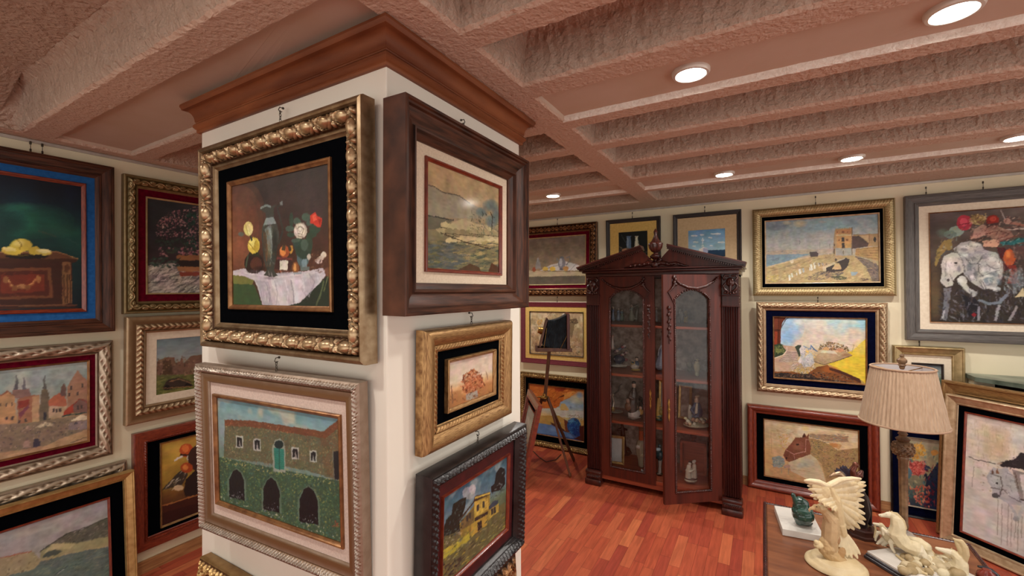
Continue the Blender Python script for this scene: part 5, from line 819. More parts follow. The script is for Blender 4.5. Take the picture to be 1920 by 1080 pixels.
# ---------------------------------------------------------------- sculpting: merged lumps with their own pigment
class Sc:
    """forms measured in a reference frame (ox, oy, scale) and built in depth at distance dep"""
    def __init__(s, ox, oy, sc, dep): s.o = (ox, oy, sc); s.dep = dep; s.u = dep/FPX/sc; s.pr = []; s.mb = MB()
    def w(s, x, y, dz=0): return atd(s.o[0]+x/s.o[2], s.o[1]+y/s.o[2], s.dep+dz)
    def e(s, x, y, rx, ry, col, dz=0, rd=None, ang=0):
        """ellipsoid: rx across, ry up (frame units), rd depth"""
        c = s.w(x, y, dz); rd = (rd if rd is not None else (rx+ry)/2)*s.u; rx *= s.u; ry *= s.u; a = R_(ang)
        A = CR*math.cos(a)-CU*math.sin(a); B = CR*math.sin(a)+CU*math.cos(a); D = FW
        vs = []; n, m = 10, 7
        mb = MB(); mb.ball((0, 0, 0), 1, n, m)
        s.mb.add([c+A*(v[0]*rx)+D*(v[1]*rd)+B*(v[2]*ry) for v in mb.v], mb.f); s.pr.append((np.array(c), np.array((A, D, B)), np.array((rx, rd, ry)), lin(col))); return s
    def c(s, pts, col):
        """tapered chain of (x, y, r[, dz])"""
        P = [(s.w(p[0], p[1], p[3] if len(p) > 3 else 0), p[2]*s.u) for p in pts]
        for (a, ra), (b, rb) in zip(P[:-1], P[1:]):
            L = (b-a).length; k = max(1, int(L/(max(ra, rb)*.6)))
            s.mb.tube([a.lerp(b, i/k) for i in range(k+1)], [ra+(rb-ra)*i/k for i in range(k+1)], 8) if L > 1e-6 else None
            for q, r in ((a, ra), (b, rb)): s.mb.ball(q, r, 8, 6)
            m = (a+b)/2; d = (b-a).normalized(); x = d.orthogonal().normalized(); y = d.cross(x); s.pr.append((np.array(m), np.array((x, y, d)), np.array(((ra+rb)/2, (ra+rb)/2, L/2+(ra+rb)/3)), lin(col)))
        return s
    def f(s, x0, y0, x1, y1, wd, col, dz0=0, dz1=0, th=.3):
        """feather or leaf from root to tip"""
        a = s.w(x0, y0, dz0); b = s.w(x1, y1, dz1); d = b-a; L = d.length; d.normalize(); n = (FW-d*FW.dot(d)).normalized(); x = d.cross(n)
        mb = MB(); mb.ball((0, 0, 0), 1, 10, 8); c = (a+b)/2; w_ = wd*s.u
        s.mb.add([c+x*(v[0]*w_*(1-.25*v[2]*0))+n*(v[1]*w_*th)+d*(v[2]*L/2*1.03) for v in mb.v], mb.f); s.pr.append((np.array(c), np.array((x, n, d)), np.array((w_, w_*th, L/2)), lin(col))); return s
    def build(s, name, m, parent=None, vox=.003, smooth=2, base=None, dec=None):
        b = Vector(base) if base is not None else Vector((0, 0, 0))
        me = bpy.data.meshes.new(name+'_raw'); me.from_pydata([tuple(Vector(v)-b) for v in s.mb.v], [], s.mb.f)
        o = bpy.data.objects.new(name+'_raw', me); COL.objects.link(o)
        r = o.modifiers.new('r', 'REMESH'); r.mode = 'VOXEL'; r.voxel_size = vox
        if smooth: q = o.modifiers.new('s', 'SMOOTH'); q.factor = .5; q.iterations = smooth
        bpy.context.view_layer.update(); dg = bpy.context.evaluated_depsgraph_get(); nm = bpy.data.meshes.new_from_object(o.evaluated_get(dg)); nm.name = name
        bpy.data.objects.remove(o); bpy.data.meshes.remove(me)
        n = len(nm.vertices); co = np.empty(n*3); nm.vertices.foreach_get('co', co); co = co.reshape(-1, 3)+np.array(b)
        best = np.full(n, 1e9); cl = np.ones((n, 4))
        for (c, A, r_, col) in s.pr:
            d = np.linalg.norm(((co-c) @ A.T)/r_, axis=1); d = (d-1)*r_.min(); k = d < best; best[k] = d[k]; cl[k, :3] = col
        at = nm.color_attributes.new('paint', 'FLOAT_COLOR', 'POINT'); at.data.foreach_set('color', cl.ravel())
        nm.materials.clear(); nm.materials.append(m); o = mesh_obj(name, nm, None, parent, True); o.location = b if parent is None else (0, 0, 0); return o
CERAM = mat('glazed_ceramic', '808080', .25, attr='paint', contrast=.25, nscale=60, bump=.2, bscale=150, bdist=.001)
RESIN = mat('ivory_resin', '808080', .55, attr='paint', contrast=.22, nscale=45, bump=.55, bscale=170, bdist=.0012, spec=.3)
BRONZE = mat('dark_patinated_bronze', '808080', .3, .6, attr='paint', contrast=.4, nscale=40, bump=.3, bscale=120, bdist=.001)
# ---------------------------------------------------------------- display cabinet
def wood(name, a, b, st=(22, 22, 1.6), r=.38, sc=2.2, coat=.08): return mat(name, a, r, 0, b, sc, st, 'obj', .1, 30, .0006, contrast=.7, coat=coat, spec=.35)
MAH = wood('mahogany', '481a14', '240b08'); MAHL = wood('mahogany_door', '602618', '38130c'); MAHH = mat('mahogany_horizontal', '4c1c15', .3, 0, '280d09', 2.2, (1.6, 22, 22), 'obj', .1, 30, .0006, contrast=.7, coat=.2)
SHELF = mat('shelf_wood_red', 'a85436', .35, 0, '7c3522', 3, (2, 22, 22), 'obj', contrast=.6, coat=.2)
CARVE = mat('carved_dark_mahogany', '4c2018', .32, 0, '2a100c', 30, bump=.4, bscale=90, bdist=.002, coat=.25)
DAMASK = mat('grey_brown_damask', 'b4a296', .8, 0, '7c685e', 22, (1, 1, 1), 'obj', .2, 60, contrast=.35)
BRASS = mat('aged_brass', 'b08a4c', .35, .9, '6c4c22', 40)
CX0, CX1, CF, CB = -1.29, -.15, 3.47, 3.99
cab = empty('display_cabinet', (-.72, 3.72, 0), 0, 'tall carved mahogany display cabinet with glass doors, urn finial and one open door', 'cabinet')
CO = Vector((-.72, 3.72, 0))
def cbx(mb, x0, x1, y0, y1, z0, z1, bev=0): return mb.box(((x0+x1)/2-CO.x, (y0+y1)/2-CO.y, (z0+z1)/2), (abs(x1-x0), abs(y1-y0), z1-z0), 0, bev)
PW = .115
mb = MB(); cbx(mb, CX0+.01, CX0+.035, CF+.05, CB, .03, 1.72); cbx(mb, CX1-.035, CX1-.01, CF+.05, CB, .03, 1.72); cbx(mb, CX0+.01, CX1-.01, CF+.04, CB, 1.70, 1.73)
mb.build('side_panels', MAH, cab)
mb = MB(); cbx(mb, CX0+.03, CX1-.03, CB-.02, CB, .06, 1.71); mb.build('back_panel', DAMASK, cab)
mb = MB(); cbx(mb, CX0+.02, CX1-.02, CF+.03, CB-.02, .085, .115, .003); cbx(mb, CX0+PW, CX1-PW, CF+.035, CF+.06, .045, .095, .004); mb.build('bottom_board', SHELF, cab)
for x in (CX0+PW+.02, CX1-PW-.02): pass
for zs in (.515, .905, 1.31):
    mb = MB(); cbx(mb, CX0+.036, CX1-.036, CF+.075, CB-.021, zs-.01, zs+.01, .003); mb.build('shelf', SHELF, cab)
for sx, x0 in ((0, CX0), (1, CX1-PW)):
    x1 = x0+PW; n = 6; zz = (.125, 1.48); poly = []
    for i in range(n*8+1):
        t = i/(n*8); x = x0+.012+(PW-.024)*t; d = .010*max(0, math.sin(PI*((t*n) % 1)))**.6 if 0 < t < 1 else 0; poly.append((x-CO.x, CF-CO.y+d))
    poly += [(x1-.012-CO.x, CF+.05-CO.y), (x0+.012-CO.x, CF+.05-CO.y)]
    mb = MB(); mb.prism(poly, zz[0], zz[1], 'z'); cbx(mb, x0, x0+.014, CF+.004, CF+.055, .12, 1.5, .002); cbx(mb, x1-.014, x1, CF+.004, CF+.055, .12, 1.5, .002)
    o = mb.build('fluted_pilaster', MAH, cab, True, 30)
    b = MB(); cbx(b, x0-.012, x1+.012, CF-.03, CF+.06, .0, .05, .012); cbx(b, x0-.004, x1+.004, CF-.018, CF+.06, .05, .088, .006); cbx(b, x0-.01, x1+.01, CF-.025, CF+.06, .085, .118, .012)
    for k in range(8): b.ball((x0+.012+k*.0125-CO.x, CF-.021-CO.y, .070), (.006, .006, .010), 8, 6)
    b.build('pilaster_base', CARVE, o, True, 35)
    c = MB(); cbx(c, x0-.002, x1+.002, CF-.004, CF+.05, 1.478, 1.487, .003); cbx(c, x0-.002, x1+.002, CF-.008, CF+.05, 1.555, 1.564, .003); cbx(c, x0+.004, x1-.004, CF+.002, CF+.05, 1.485, 1.72)
    c.build('capital_block', MAH, o, True, 35)
    c = MB(); xc = (x0+x1)/2-CO.x; yc = CF-.002-CO.y
    c.ball((xc, yc, 1.655), (.03, .014, .034)); c.ball((xc, yc-.012, 1.652), (.008, .010, .014)); c.ball((xc-.012, yc-.010, 1.664), (.006, .006, .005)); c.ball((xc+.012, yc-.010, 1.664), (.006, .006, .005)); c.ball((xc, yc-.01, 1.635), (.012, .007, .005))
    for s in (-1, 1):
        c.tube([(xc+s*.008, yc, 1.70), (xc+s*.035, yc-.006, 1.705), (xc+s*.046, yc-.004, 1.685), (xc+s*.034, yc-.006, 1.672)], .008, 8)
        c.tube([(xc+s*.03, yc, 1.65), (xc+s*.045, yc-.004, 1.63), (xc+s*.036, yc-.006, 1.605), (xc+s*.012, yc-.006, 1.59), (xc+s*.02, yc-.005, 1.575), (xc+s*.044, yc-.004, 1.578)], [.007, .009, .009, .008, .007, .006], 8)
    for k in range(5): c.ball((xc+(k-2)*.017, yc-.004, 1.575+.004*abs(k-2)), (.009, .008, .010), 8, 6)
    c.tube([(xc, yc-.006, 1.63), (xc, yc-.008, 1.59)], [.012, .006], 8); c.build('carved_mask', CARVE, o, True, 60)
# side rope trim
# entablature and broken pediment
mb = MB(); cbx(mb, CX0+.0, CX1-.0, CF-.01, CB, 1.715, 1.745, .004); cbx(mb, CX0-.02, CX1+.02, CF-.045, CB, 1.742, 1.762, .008); cbx(mb, CX0-.03, CX1+.03, CF-.07, CB, 1.762, 1.772, .003)
mb.build('cornice', MAHH, cab, True, 30)
mb = MB(); xc = 0
for s in (-1, 1):
    xo = s*(CX1-CX0)/2+s*.045; poly = [(xo, 1.772), (xo, 1.785), (s*.105, 1.925), (s*.092, 1.895), (s*.055, 1.86)]
    # tympanum with a scooped inner edge
    inner = [(s*.108+s*.0, 1.915)]+[(s*(.108-.075*math.sin(t*PI/2)), 1.915-.085*(1-math.cos(t*PI/2))*1.0-.03*math.sin(t*PI)) for t in (0.2, .4, .6, .8, 1.0)]+[(s*.02, 1.83), (s*.0, 1.83), (0, 1.772)]
    mb.prism([(xo-s*.05, 1.772), (xo-s*.06, 1.78)]+inner if s == 1 else ([(xo-s*.05, 1.772), (xo-s*.06, 1.78)]+inner), CF-.02-CO.y, CF+.01-CO.y)
mb.build('pediment', MAHL, cab)
mb = MB()
for s in (-1, 1):
    xo = s*(CX1-CX0)/2+s*.045; a = Vector((xo, 0, 1.782)); b = Vector((s*.096, 0, 1.936)); d = (b-a).normalized(); L = (b-a).length; up = Vector((-d.z, 0, d.x)) if s < 0 else Vector((d.z, 0, -d.x)); up = up if up.z > 0 else -up
    for (h0, h1, y0, y1) in ((.0, .010, CF-.10, CF+.02), (-.012, .0, CF-.085, CF+.02), (-.024, -.012, CF-.055, CF+.02)):
        vs = []
        for y in (y0-CO.y, y1-CO.y): vs += [a+up*h0+Vector((0, y, 0)), b+up*h0+Vector((0, y, 0)), b+up*h1+Vector((0, y, 0)), a+up*h1+Vector((0, y, 0))]
        mb.add(vs, [(0, 1, 2, 3), (7, 6, 5, 4), (0, 4, 5, 1), (1, 5, 6, 2), (2, 6, 7, 3), (3, 7, 4, 0)])
mb.build('raking_cornice', MAHH, cab)
mb = MB()
for s in (-1, 1):
    xo = s*(CX1-CX0)/2; a = Vector((xo-s*.03, 0, 1.772)); b = Vector((s*.11, 0, 1.907))
    n = 30
    for i in range(n): p = a.lerp(b, (i+.5)/n); mb.box((p.x, CF-.048-CO.y, p.z-.004), (.008, .03, .012), 0)
mb.build('dentil_row', CARVE, cab)
mb = MB(); yf = CF-.03-CO.y
mb.lathe([(.03, 1.772), (.034, 1.79), (.020, 1.80), (.018, 1.835), (.036, 1.85), (.042, 1.856), (.042, 1.866), (.026, 1.872)], (0, yf+.02, 0), 20)
mb.lathe([(.030, 1.866), (.034, 1.872), (.016, 1.882), (.014, 1.890), (.030, 1.900), (.046, 1.925), (.052, 1.955), (.050, 1.962), (.040, 1.968)], (0, yf+.02, 0), 48, .07, 12)
mb.lathe([(.042, 1.966), (.030, 1.98), (.018, 2.005), (.010, 2.03), (.014, 2.036), (.012, 2.044), (.016, 2.05), (.010, 2.06), (.002, 2.075)], (0, yf+.02, 0), 32, .05, 8)
mb.build('urn_finial', CARVE, cab, True, 50)
mb = MB()
for s in (-1, 1):
    pts = [(0, yf, 1.80), (s*.05, yf, 1.812), (s*.10, yf, 1.795), (s*.15, yf, 1.803), (s*.20, yf, 1.785), (s*.24, yf, 1.779)]
    mb.tube(pts, [.020, .017, .015, .014, .010, .004], 8); mb.tube([(s*.02, yf, 1.82), (s*.045, yf-.005, 1.835), (s*.03, yf-.005, 1.85)], [.012, .010, .006], 8)
    for k in range(5): mb.ball((s*(.05+k*.035), yf-.012, 1.806-k*.004), (.012, .008, .009), 8, 6)
mb.ball((0, yf-.01, 1.795), (.026, .018, .022)); mb.build('carved_crest', CARVE, cab, True, 60)
# doors: local frame, hinge at origin, x along the door
def door_poly(W_, z0, z1, gx0, gx1, gz0, gza, gzt, y0, y1, mb):
    """board with an arched window"""
    n = 14; arch = [(gx0+(gx1-gx0)*i/n, gza+(gzt-gza)*math.sin(PI*i/n)**.8) for i in range(n+1)]
    outer = [(0, z0), (W_, z0), (W_, gza)]+[(W_-W_*i/n, z1) for i in range(n+1)]+[(0, gza)]
    V = []; F = []
    for y in (y0, y1):
        V += [(x, y, z) for x, z in [(0, z0), (W_, z0), (W_, gz0), (0, gz0), (gx0, gz0), (gx1, gz0), (0, gza), (gx0, gza), (gx1, gza), (W_, gza)]]
        V += [(W_*i/n, y, z1) for i in range(n+1)]+[(x, y, z) for x, z in arch]
    N_ = 10+2*(n+1)
    def q(*a):
        F.append(tuple(a)); F.append(tuple(N_+i for i in a)[::-1])
    q(0, 1, 2, 3); q(3, 4, 7, 6); q(5, 2, 9, 8)
    T0 = 10; A0 = 10+n+1
    for i in range(n): q(T0+i, A0+i, A0+i+1, T0+i+1)
    q(6, 7, A0, T0); q(8, 9, T0+n, A0+n)
    ring_in = [4, 5, 8]+[A0+i for i in range(n, -1, -1)][0:]+[7]
    ring_out = [0, 1, 2, 9]+[T0+i for i in range(n, -1, -1)]+[6, 3]
    for r in (ring_in, ring_out):
        for i in range(len(r)):
            a, b = r[i], r[(i+1) % len(r)]; F.append((a, b, b+N_, a+N_))
    mb.add(V, F); return arch
def make_door(mirror):
    W_ = .442; s = 1 if not mirror else -1
    d = empty('door'); d.parent = cab
    gx0, gx1, gz0, gza, gzt = .088, W_-.085, .165, 1.535, 1.605
    mb = MB(); arch = door_poly(W_, .085, 1.712, gx0, gx1, gz0, gza, gzt, -.013, .013, mb)
    if mirror: mb.v = [(-v[0], v[1], v[2]) for v in mb.v]
    mb.build('door_frame', MAHL, d)
    g = MB(); V = [(x*s, 0, z) for x, z in [(gx0, gz0), (gx1, gz0)]+arch[::-1]]; n = len(V); g.add([(v[0], -.002, v[2]) for v in V]+[(v[0], .002, v[2]) for v in V], [tuple(range(n)), tuple(range(2*n-1, n-1, -1))]+[(i, (i+1) % n, (i+1) % n+n, i+n) for i in range(n)]); g.build('glass_pane', glass(), d)
    r = MB(); path = [(gx0, gz0), (gx1, gz0)]+arch[::-1]; pts = []
    for (a, b) in zip(path, path[1:]+path[:1]):
        L = math.hypot(b[0]-a[0], b[1]-a[1]); k = max(1, int(L/.012))
        for i in range(k): pts.append((a[0]+(b[0]-a[0])*i/k, a[1]+(b[1]-a[1])*i/k))
    for i, (x, z) in enumerate(pts): r.ball((x*s, -.015, z), (.0085, .007, .0085), 6, 5)
    r.build('rope_moulding', CARVE, d, True, 80)
    # swag garland
    c = MB(); P = [(x*s, -.018, z) for x, z in [(.03, 1.69), (.06, 1.66), (.12, 1.628), (.19, 1.612), (.26, 1.620), (.32, 1.645), (.352, 1.672)]]
    c.tube(P, [.004, .007, .010, .012, .011, .009, .006], 8)
    for i in range(16): t = i/15; k = min(int(t*6), 5); a = Vector(P[k]).lerp(Vector(P[k+1]), t*6-k); c.ball(a+Vector((0, -.006, 0)), (.007, .006, .009), 6, 5)
    for (x, z) in ((.352, 1.675), (.36, 1.655), (.35, 1.64), (.362, 1.69)): c.ball((x*s, -.02, z), (.014, .010, .012), 8, 6)
    c.tube([(x*s, -.018, z) for x, z in [(.356, 1.65), (.372, 1.62), (.39, 1.60), (.41, 1.585)]], [.012, .009, .007, .004], 8)
    c.tube([(x*s, -.018, z) for x, z in [(.35, 1.70), (.365, 1.705), (.37, 1.68)]], [.006, .006, .004], 6); c.tube([(x*s, -.017, z) for x, z in [(.405, 1.585), (.385, 1.55), (.36, 1.50)]], [.004, .004, .003], 6)
    c.build('carved_garland', CARVE, d, True, 80)
    c = MB(); xs = (W_-.042)*s
    c.ball((xs, -.018, 1.475), (.016, .012, .016), 8, 6)
    for k in range(9): c.ball((xs+(.006 if k % 2 else -.006)*s, -.018, 1.45-k*.025), (.011-.0006*k, .010, .012), 8, 6)
    c.tube([(xs, -.015, 1.46), (xs, -.016, 1.22)], [.008, .003], 8); c.build('carved_drop', CARVE, d, True, 80)
    k_ = MB(); xk = (W_-.035)*s; k_.prism([(xk-.002, .83), (xk-.008, .80), (xk-.004, .775), (xk-.010, .755), (xk-.004, .735), (xk-.006, .70), (xk, .67), (xk+.006, .70), (xk+.004, .735), (xk+.010, .755), (xk+.004, .775), (xk+.008, .80), (xk+.002, .83)], -.017, -.012); k_.ball((xk, -.020, .755), (.005, .006, .008), 8, 6)
    k_.build('brass_keyhole_plate', BRASS, d)
    return d
dl = make_door(False); dl.location = (CX0+PW-.005-CO.x, CF+.032-CO.y, 0)
dr = make_door(True); dr.location = (CX1-PW-.012-CO.x, CF+.02-CO.y, 0); dr.rotation_euler = (0, 0, R_(38))
tag(dr, 'right door standing open toward the room')
mb = MB()
for k in range(70): mb.ball((CX1-.004-CO.x, CF+.07-CO.y, .14+k*.0215), (.006, .009, .012), 6, 5)
mb.build('side_rope_trim', CARVE, cab, True, 80)
# ---------------------------------------------------------------- things on the cabinet shelves
SH = {1: 1.3215, 2: .9165, 3: .5265, 4: .1165}
GC_ = 'ornaments inside the display cabinet'
def onshelf(ox, oy, sc, bx, by, zs, ymax=3.90, ymin=3.60):
    p = hitz(ox+bx/sc, oy+by/sc, zs)
    if p.y > ymax or p.y < ymin:
        yy = ymax if p.y > ymax else ymin; q = hity(ox+bx/sc, oy+by/sc, yy); q.z = zs; p = q
    return p, (p-CAM).dot(FW)
def item(name, label, cat, ox, oy, sc, bx, by, sh, fn, m=CERAM, vox=.0032, grp=GC_, **k):
    zs = SH[sh]; p, dep = onshelf(ox, oy, sc, bx, by, zs, **k); s = Sc(ox, oy, sc, dep)
    # keep the foot of the form on the shelf whatever depth was chosen
    foot = s.w(bx, by); dy = (foot.z-zs)/s.u
    s_w = s.w
    def w2(x, y, dz=0): return s_w(x, y+dy, dz)
    s.w = w2; fn(s); lo = min(v[2] for v in s.mb.v); s.mb.v = [(v[0], v[1], v[2]-lo+zs+.001) for v in s.mb.v]
    s.pr = [(c-np.array((0, 0, lo-zs-.001)), A, r, col) for c, A, r, col in s.pr]
    o = s.build(name, m, None, vox, 1, p); tag(o, label, cat, grp); return o
U = (1130, 520, 5.4); D_ = (1130, 700, 4.5)
def lady(x, y, h, w_, dress, top, skin='b8a494', hair='4a382c'):
    def f(s):
        s.c([(x, y, w_), (x, y-h*.3, w_*.7), (x, y-h*.52, w_*.38)], dress); s.c([(x, y-h*.5, w_*.4), (x, y-h*.72, w_*.42)], top)
        s.e(x, y-h*.88, h*.085, h*.10, skin); s.e(x, y-h*.93, h*.09, h*.07, hair, dz=.004); s.c([(x-w_*.4, y-h*.7, w_*.14), (x-w_*.75, y-h*.55, w_*.11, -.01), (x-w_*.3, y-h*.48, w_*.1, -.02)], top); s.c([(x+w_*.4, y-h*.7, w_*.14), (x+w_*.8, y-h*.58, w_*.11, -.01), (x+w_*.5, y-h*.45, w_*.1, -.02)], top)
        s.e(x, y-2, w_*1.05, 5, dress)
    return f
item('figurine', 'small blue and white porcelain figurine at the left of the top cabinet shelf', 'figurine', *U, 105, 440, 1, lady(105, 435, 130, 20, '8c98b0', '5c6c90'))
item('figurine', 'grey blue porcelain couple figurine second from left on the top shelf', 'figurine', *U, 175, 440, 1, lambda s: (lady(160, 435, 110, 26, '8890a0', '6c7488')(s), lady(195, 437, 100, 24, '788478', '5c6470')(s)))
item('figurine', 'pale dancing figurine with outstretched arm on the top shelf, left door', 'figurine', *U, 295, 445, 1, lambda s: (lady(292, 440, 150, 30, 'a09c8c', '8c8c84')(s), s.c([(300, 330, 8), (350, 300, 7), (375, 298, 5)], '8c8074'), s.c([(335, 440, 22), (345, 360, 20), (350, 320, 14)], '6c6458')))
item('figurine', 'white figurine on the top shelf seen in the gap between the cabinet doors', 'figurine', *U, 545, 430, 1, lady(545, 432, 140, 16, 'b0acac', 'a4a4a8'))
item('figurine', 'white bird figurine beside the yellow lantern on the top cabinet shelf', 'figurine', *U, 795, 445, 1, lambda s: (s.e(795, 375, 18, 46, 'a8a098'), s.e(785, 320, 12, 16, 'b8b0a4'), s.f(800, 380, 835, 310, 12, 'a49a90'), s.f(790, 380, 770, 320, 10, 'a49a90'), s.c([(795, 440, 12), (795, 400, 7)], '6c6458')))
item('lantern_ornament', 'small yellow house shaped lantern on the top shelf behind the right door', 'ornament', *U, 842, 452, 1, lambda s: (s.e(842, 400, 19, 38, 'b8963c'), s.e(842, 430, 22, 20, 'b8963c'), s.e(842, 350, 26, 12, 'b09878'), s.e(842, 335, 16, 12, 'c0a888'), s.e(842, 385, 9, 12, '3c2c18', dz=-.012), s.e(842, 446, 26, 6, '8c6c34')))
item('flower_basket', 'dark basket of porcelain flowers on a white scalloped base, second shelf left', 'ornament', *U, 170, 915, 2, lambda s: (s.e(165, 900, 90, 16, 'c8c0b4', rd=50), s.e(165, 835, 62, 50, '34384c'), [s.e(110+((i*37) % 130), 700+((i*53) % 150), 18, 16, ['5c6478', 'b09890', '8c4c50', '444c64', '6c4448', 'a89c98'][i % 6], dz=-.015*((i % 3)-1)) for i in range(22)], s.c([(100, 720, 22), (100, 640, 14), (100, 605, 16)], 'b8a498'), s.e(100, 603, 18, 16, 'b09080'), s.c([(60+30, 900, 10), (230, 910, 10)], 'd0c8bc')))
item('figurine', 'seated couple figurine in blue and gold on the second shelf, left door', 'figurine', *U, 335, 950, 2, lambda s: (s.e(335, 938, 50, 14, 'a88c50', rd=36), s.e(325, 905, 44, 28, 'b8b0a4'), s.e(345, 880, 26, 30, '3c5064'), s.e(345, 830, 17, 20, 'b8a090'), s.e(345, 818, 18, 12, '3c2c24'), s.e(305, 870, 24, 20, 'a89468'), s.e(300, 850, 12, 12, 'b09c8c'), s.c([(330, 880, 9), (300, 862, 8, -.02)], '3c5064')))
item('figurine', 'tall white and blue lady figurine on the second shelf between the doors', 'figurine', *U, 585, 945, 2, lambda s: (s.c([(585, 925, 56), (590, 860, 40), (600, 780, 20)], '9ca4b8'), s.e(585, 938, 60, 10, 'a4a8b8', rd=46), s.c([(600, 780, 20), (604, 700, 16), (606, 640, 12)], 'b4b4bc'), s.e(604, 605, 14, 18, 'a89c94'), s.e(600, 590, 14, 12, '6c6460'), s.c([(598, 720, 9), (570, 770, 7, -.02), (560, 830, 6, -.03)], 'b4b4bc')))
def vase(x, y, prof, col, rim=None):
    def f(s):
        for (dy, r), (dy2, r2) in zip(prof[:-1], prof[1:]): s.c([(x, y-dy, r), (x, y-dy2, r2)], col)
        if rim: s.e(x, y-prof[-1][0]-2, prof[-1][1]*1.3, 5, rim)
    return f
item('vase', 'cream vase with a dark rim on the second shelf behind the open door', 'vase', *U, 955, 1005, 2, vase(955, 1000, [(8, 22), (30, 18), (70, 32), (95, 34), (115, 20), (135, 18), (142, 24)], 'b0a888', '3c3430'))
item('goblet', 'small pale goblet left of the cream vase on the second shelf', 'goblet', *U, 880, 960, 2, vase(880, 955, [(4, 22), (20, 8), (35, 10), (48, 22), (55, 30)], '8c8470'))
item('swan_ornament', 'curved brass swan neck ornament on a pale base, third shelf left', 'ornament', *D_, 110, 335, 3, lambda s: (s.e(115, 322, 60, 12, 'a09484', rd=40), s.e(85, 300, 22, 22, 'a8844c'), s.c([(85, 300, 16), (95, 240, 9), (80, 190, 7)], 'c0b0a0'), s.c([(90, 180, 8), (130, 150, 6), (145, 100, 6), (165, 88, 4)], '3c3028'), s.e(85, 180, 11, 14, 'b8a48c')), BRONZE)
item('figurine_group', 'dark robed standing man with seated figures in white, third shelf left door', 'figurine', *D_, 265, 395, 3, lambda s: (s.c([(255, 370, 44), (250, 270, 40), (262, 190, 34), (264, 150, 20)], '3a2c28'), s.e(264, 122, 18, 24, 'a88c7c'), s.e(264, 98, 20, 14, '241c1c'), s.c([(240, 180, 14), (225, 220, 12, -.02), (255, 235, 10, -.03)], '463630'), s.e(265, 355, 52, 40, 'b0aca8'), s.e(270, 305, 32, 24, '9c8468'), s.e(268, 275, 18, 18, 'a88c78'), s.e(215, 300, 30, 40, '6c4c38'), s.e(212, 250, 18, 20, '8c6c5c'), s.e(322, 345, 22, 26, 'b8904c'), s.e(320, 310, 14, 14, 'b09080'), s.e(265, 388, 60, 8, '8c8078', rd=40)))
item('figurine', 'dark seated bronze bear like ornament at the right end of the third shelf, left door', 'ornament', *D_, 325, 300, 3, lambda s: (s.e(326, 250, 26, 46, '241c1c'), s.e(322, 190, 20, 24, '2c2220'), s.e(312, 165, 6, 8, '2c2220')), BRONZE)
item('figurine', 'gilt candlestick figure in the gap between the doors on the third shelf', 'figurine', *D_, 478, 402, 3, lambda s: (s.e(480, 390, 34, 12, '3c4438', rd=26), s.c([(470, 380, 20), (466, 320, 14), (468, 250, 9), (468, 210, 5)], 'b8924c'), s.e(486, 330, 22, 30, '8c7c44'), s.e(492, 290, 12, 12, 'a89464'), s.e(480, 360, 28, 16, '5c6448')))
item('figurine_group', 'seated man in a blue coat on a round base of flowers, third shelf right door', 'figurine', *D_, 780, 455, 3, lambda s: (s.e(790, 432, 112, 22, 'a09880', rd=80), s.e(790, 420, 90, 20, '8c8468', rd=60), s.c([(790, 400, 44), (790, 320, 36), (795, 265, 30)], '44546c'), s.e(792, 225, 18, 22, 'b49c8c'), s.e(800, 195, 24, 12, '9c8c78', ang=-15), s.c([(775, 270, 13), (750, 310, 12, -.02), (775, 345, 10, -.03)], '44546c'), s.c([(815, 270, 14), (832, 320, 13), (825, 370, 13)], '2c3c54'), s.c([(795, 260, 10, -.03), (790, 330, 12, -.04)], 'b8b0a0'), s.c([(735, 400, 20), (732, 300, 14), (735, 275, 12)], 'a09c90'), [s.e(700+((i*47) % 170), 380+((i*31) % 50), 15, 13, ['b8ac88', '3c3c34', 'b09878', '6c6c50', 'c0b8a4', '8c6c58'][i % 6], dz=-.03-.01*(i % 3)) for i in range(24)]))
item('crucifix_figurine', 'dark bronze cross shaped statuette on the bottom shelf behind a gold photo frame', 'statuette', *D_, 200, 690, 4, lambda s: (s.c([(180, 680, 30), (178, 600, 20), (170, 520, 22), (165, 460, 14)], '30201c'), s.e(163, 450, 13, 18, '2c1c18'), s.c([(130, 490, 9), (165, 480, 15), (202, 488, 9)], '30201c'), s.c([(185, 640, 20), (215, 650, 14), (240, 685, 8)], '3c2820'), s.e(195, 690, 46, 10, '2a1c18', rd=36)), BRONZE)
item('large_vase', 'large gold and white painted vase with a tall neck on the bottom cabinet shelf', 'vase', *D_, 325, 800, 4, lambda s: (vase(325, 800, [(6, 26), (50, 28), (110, 44), (150, 48), (185, 40), (205, 20)], '8c8470')(s), vase(325, 800, [(205, 21), (235, 20), (270, 20), (300, 19)], '9a4c2c')(s), vase(325, 800, [(300, 19), (320, 22), (332, 28)], '6c4c34')(s), s.e(300, 640, 22, 16, 'b8b0a8', dz=-.02), s.e(335, 700, 26, 24, 'a49c80', dz=-.02)), CERAM)
item('small_white_ornament', 'tiny white ornament at the front of the bottom shelf by the left door', 'ornament', *D_, 335, 835, 4, lambda s: (s.e(335, 825, 14, 9, 'c0b8bc'), s.e(330, 815, 8, 8, 'd0c8cc')), ymin=3.56)
item('figurine', 'dark blue and silver standing figure on the bottom shelf between the doors', 'figurine', *D_, 480, 860, 4, lambda s: (s.c([(480, 855, 16), (482, 800, 12), (484, 740, 18)], '8c847c'), s.e(478, 700, 34, 42, '28383c'), s.c([(460, 655, 16), (480, 650, 12)], '8c9ca4'), s.e(480, 625, 14, 16, '3c4448'), s.e(480, 858, 32, 8, '4c3828', rd=24)))
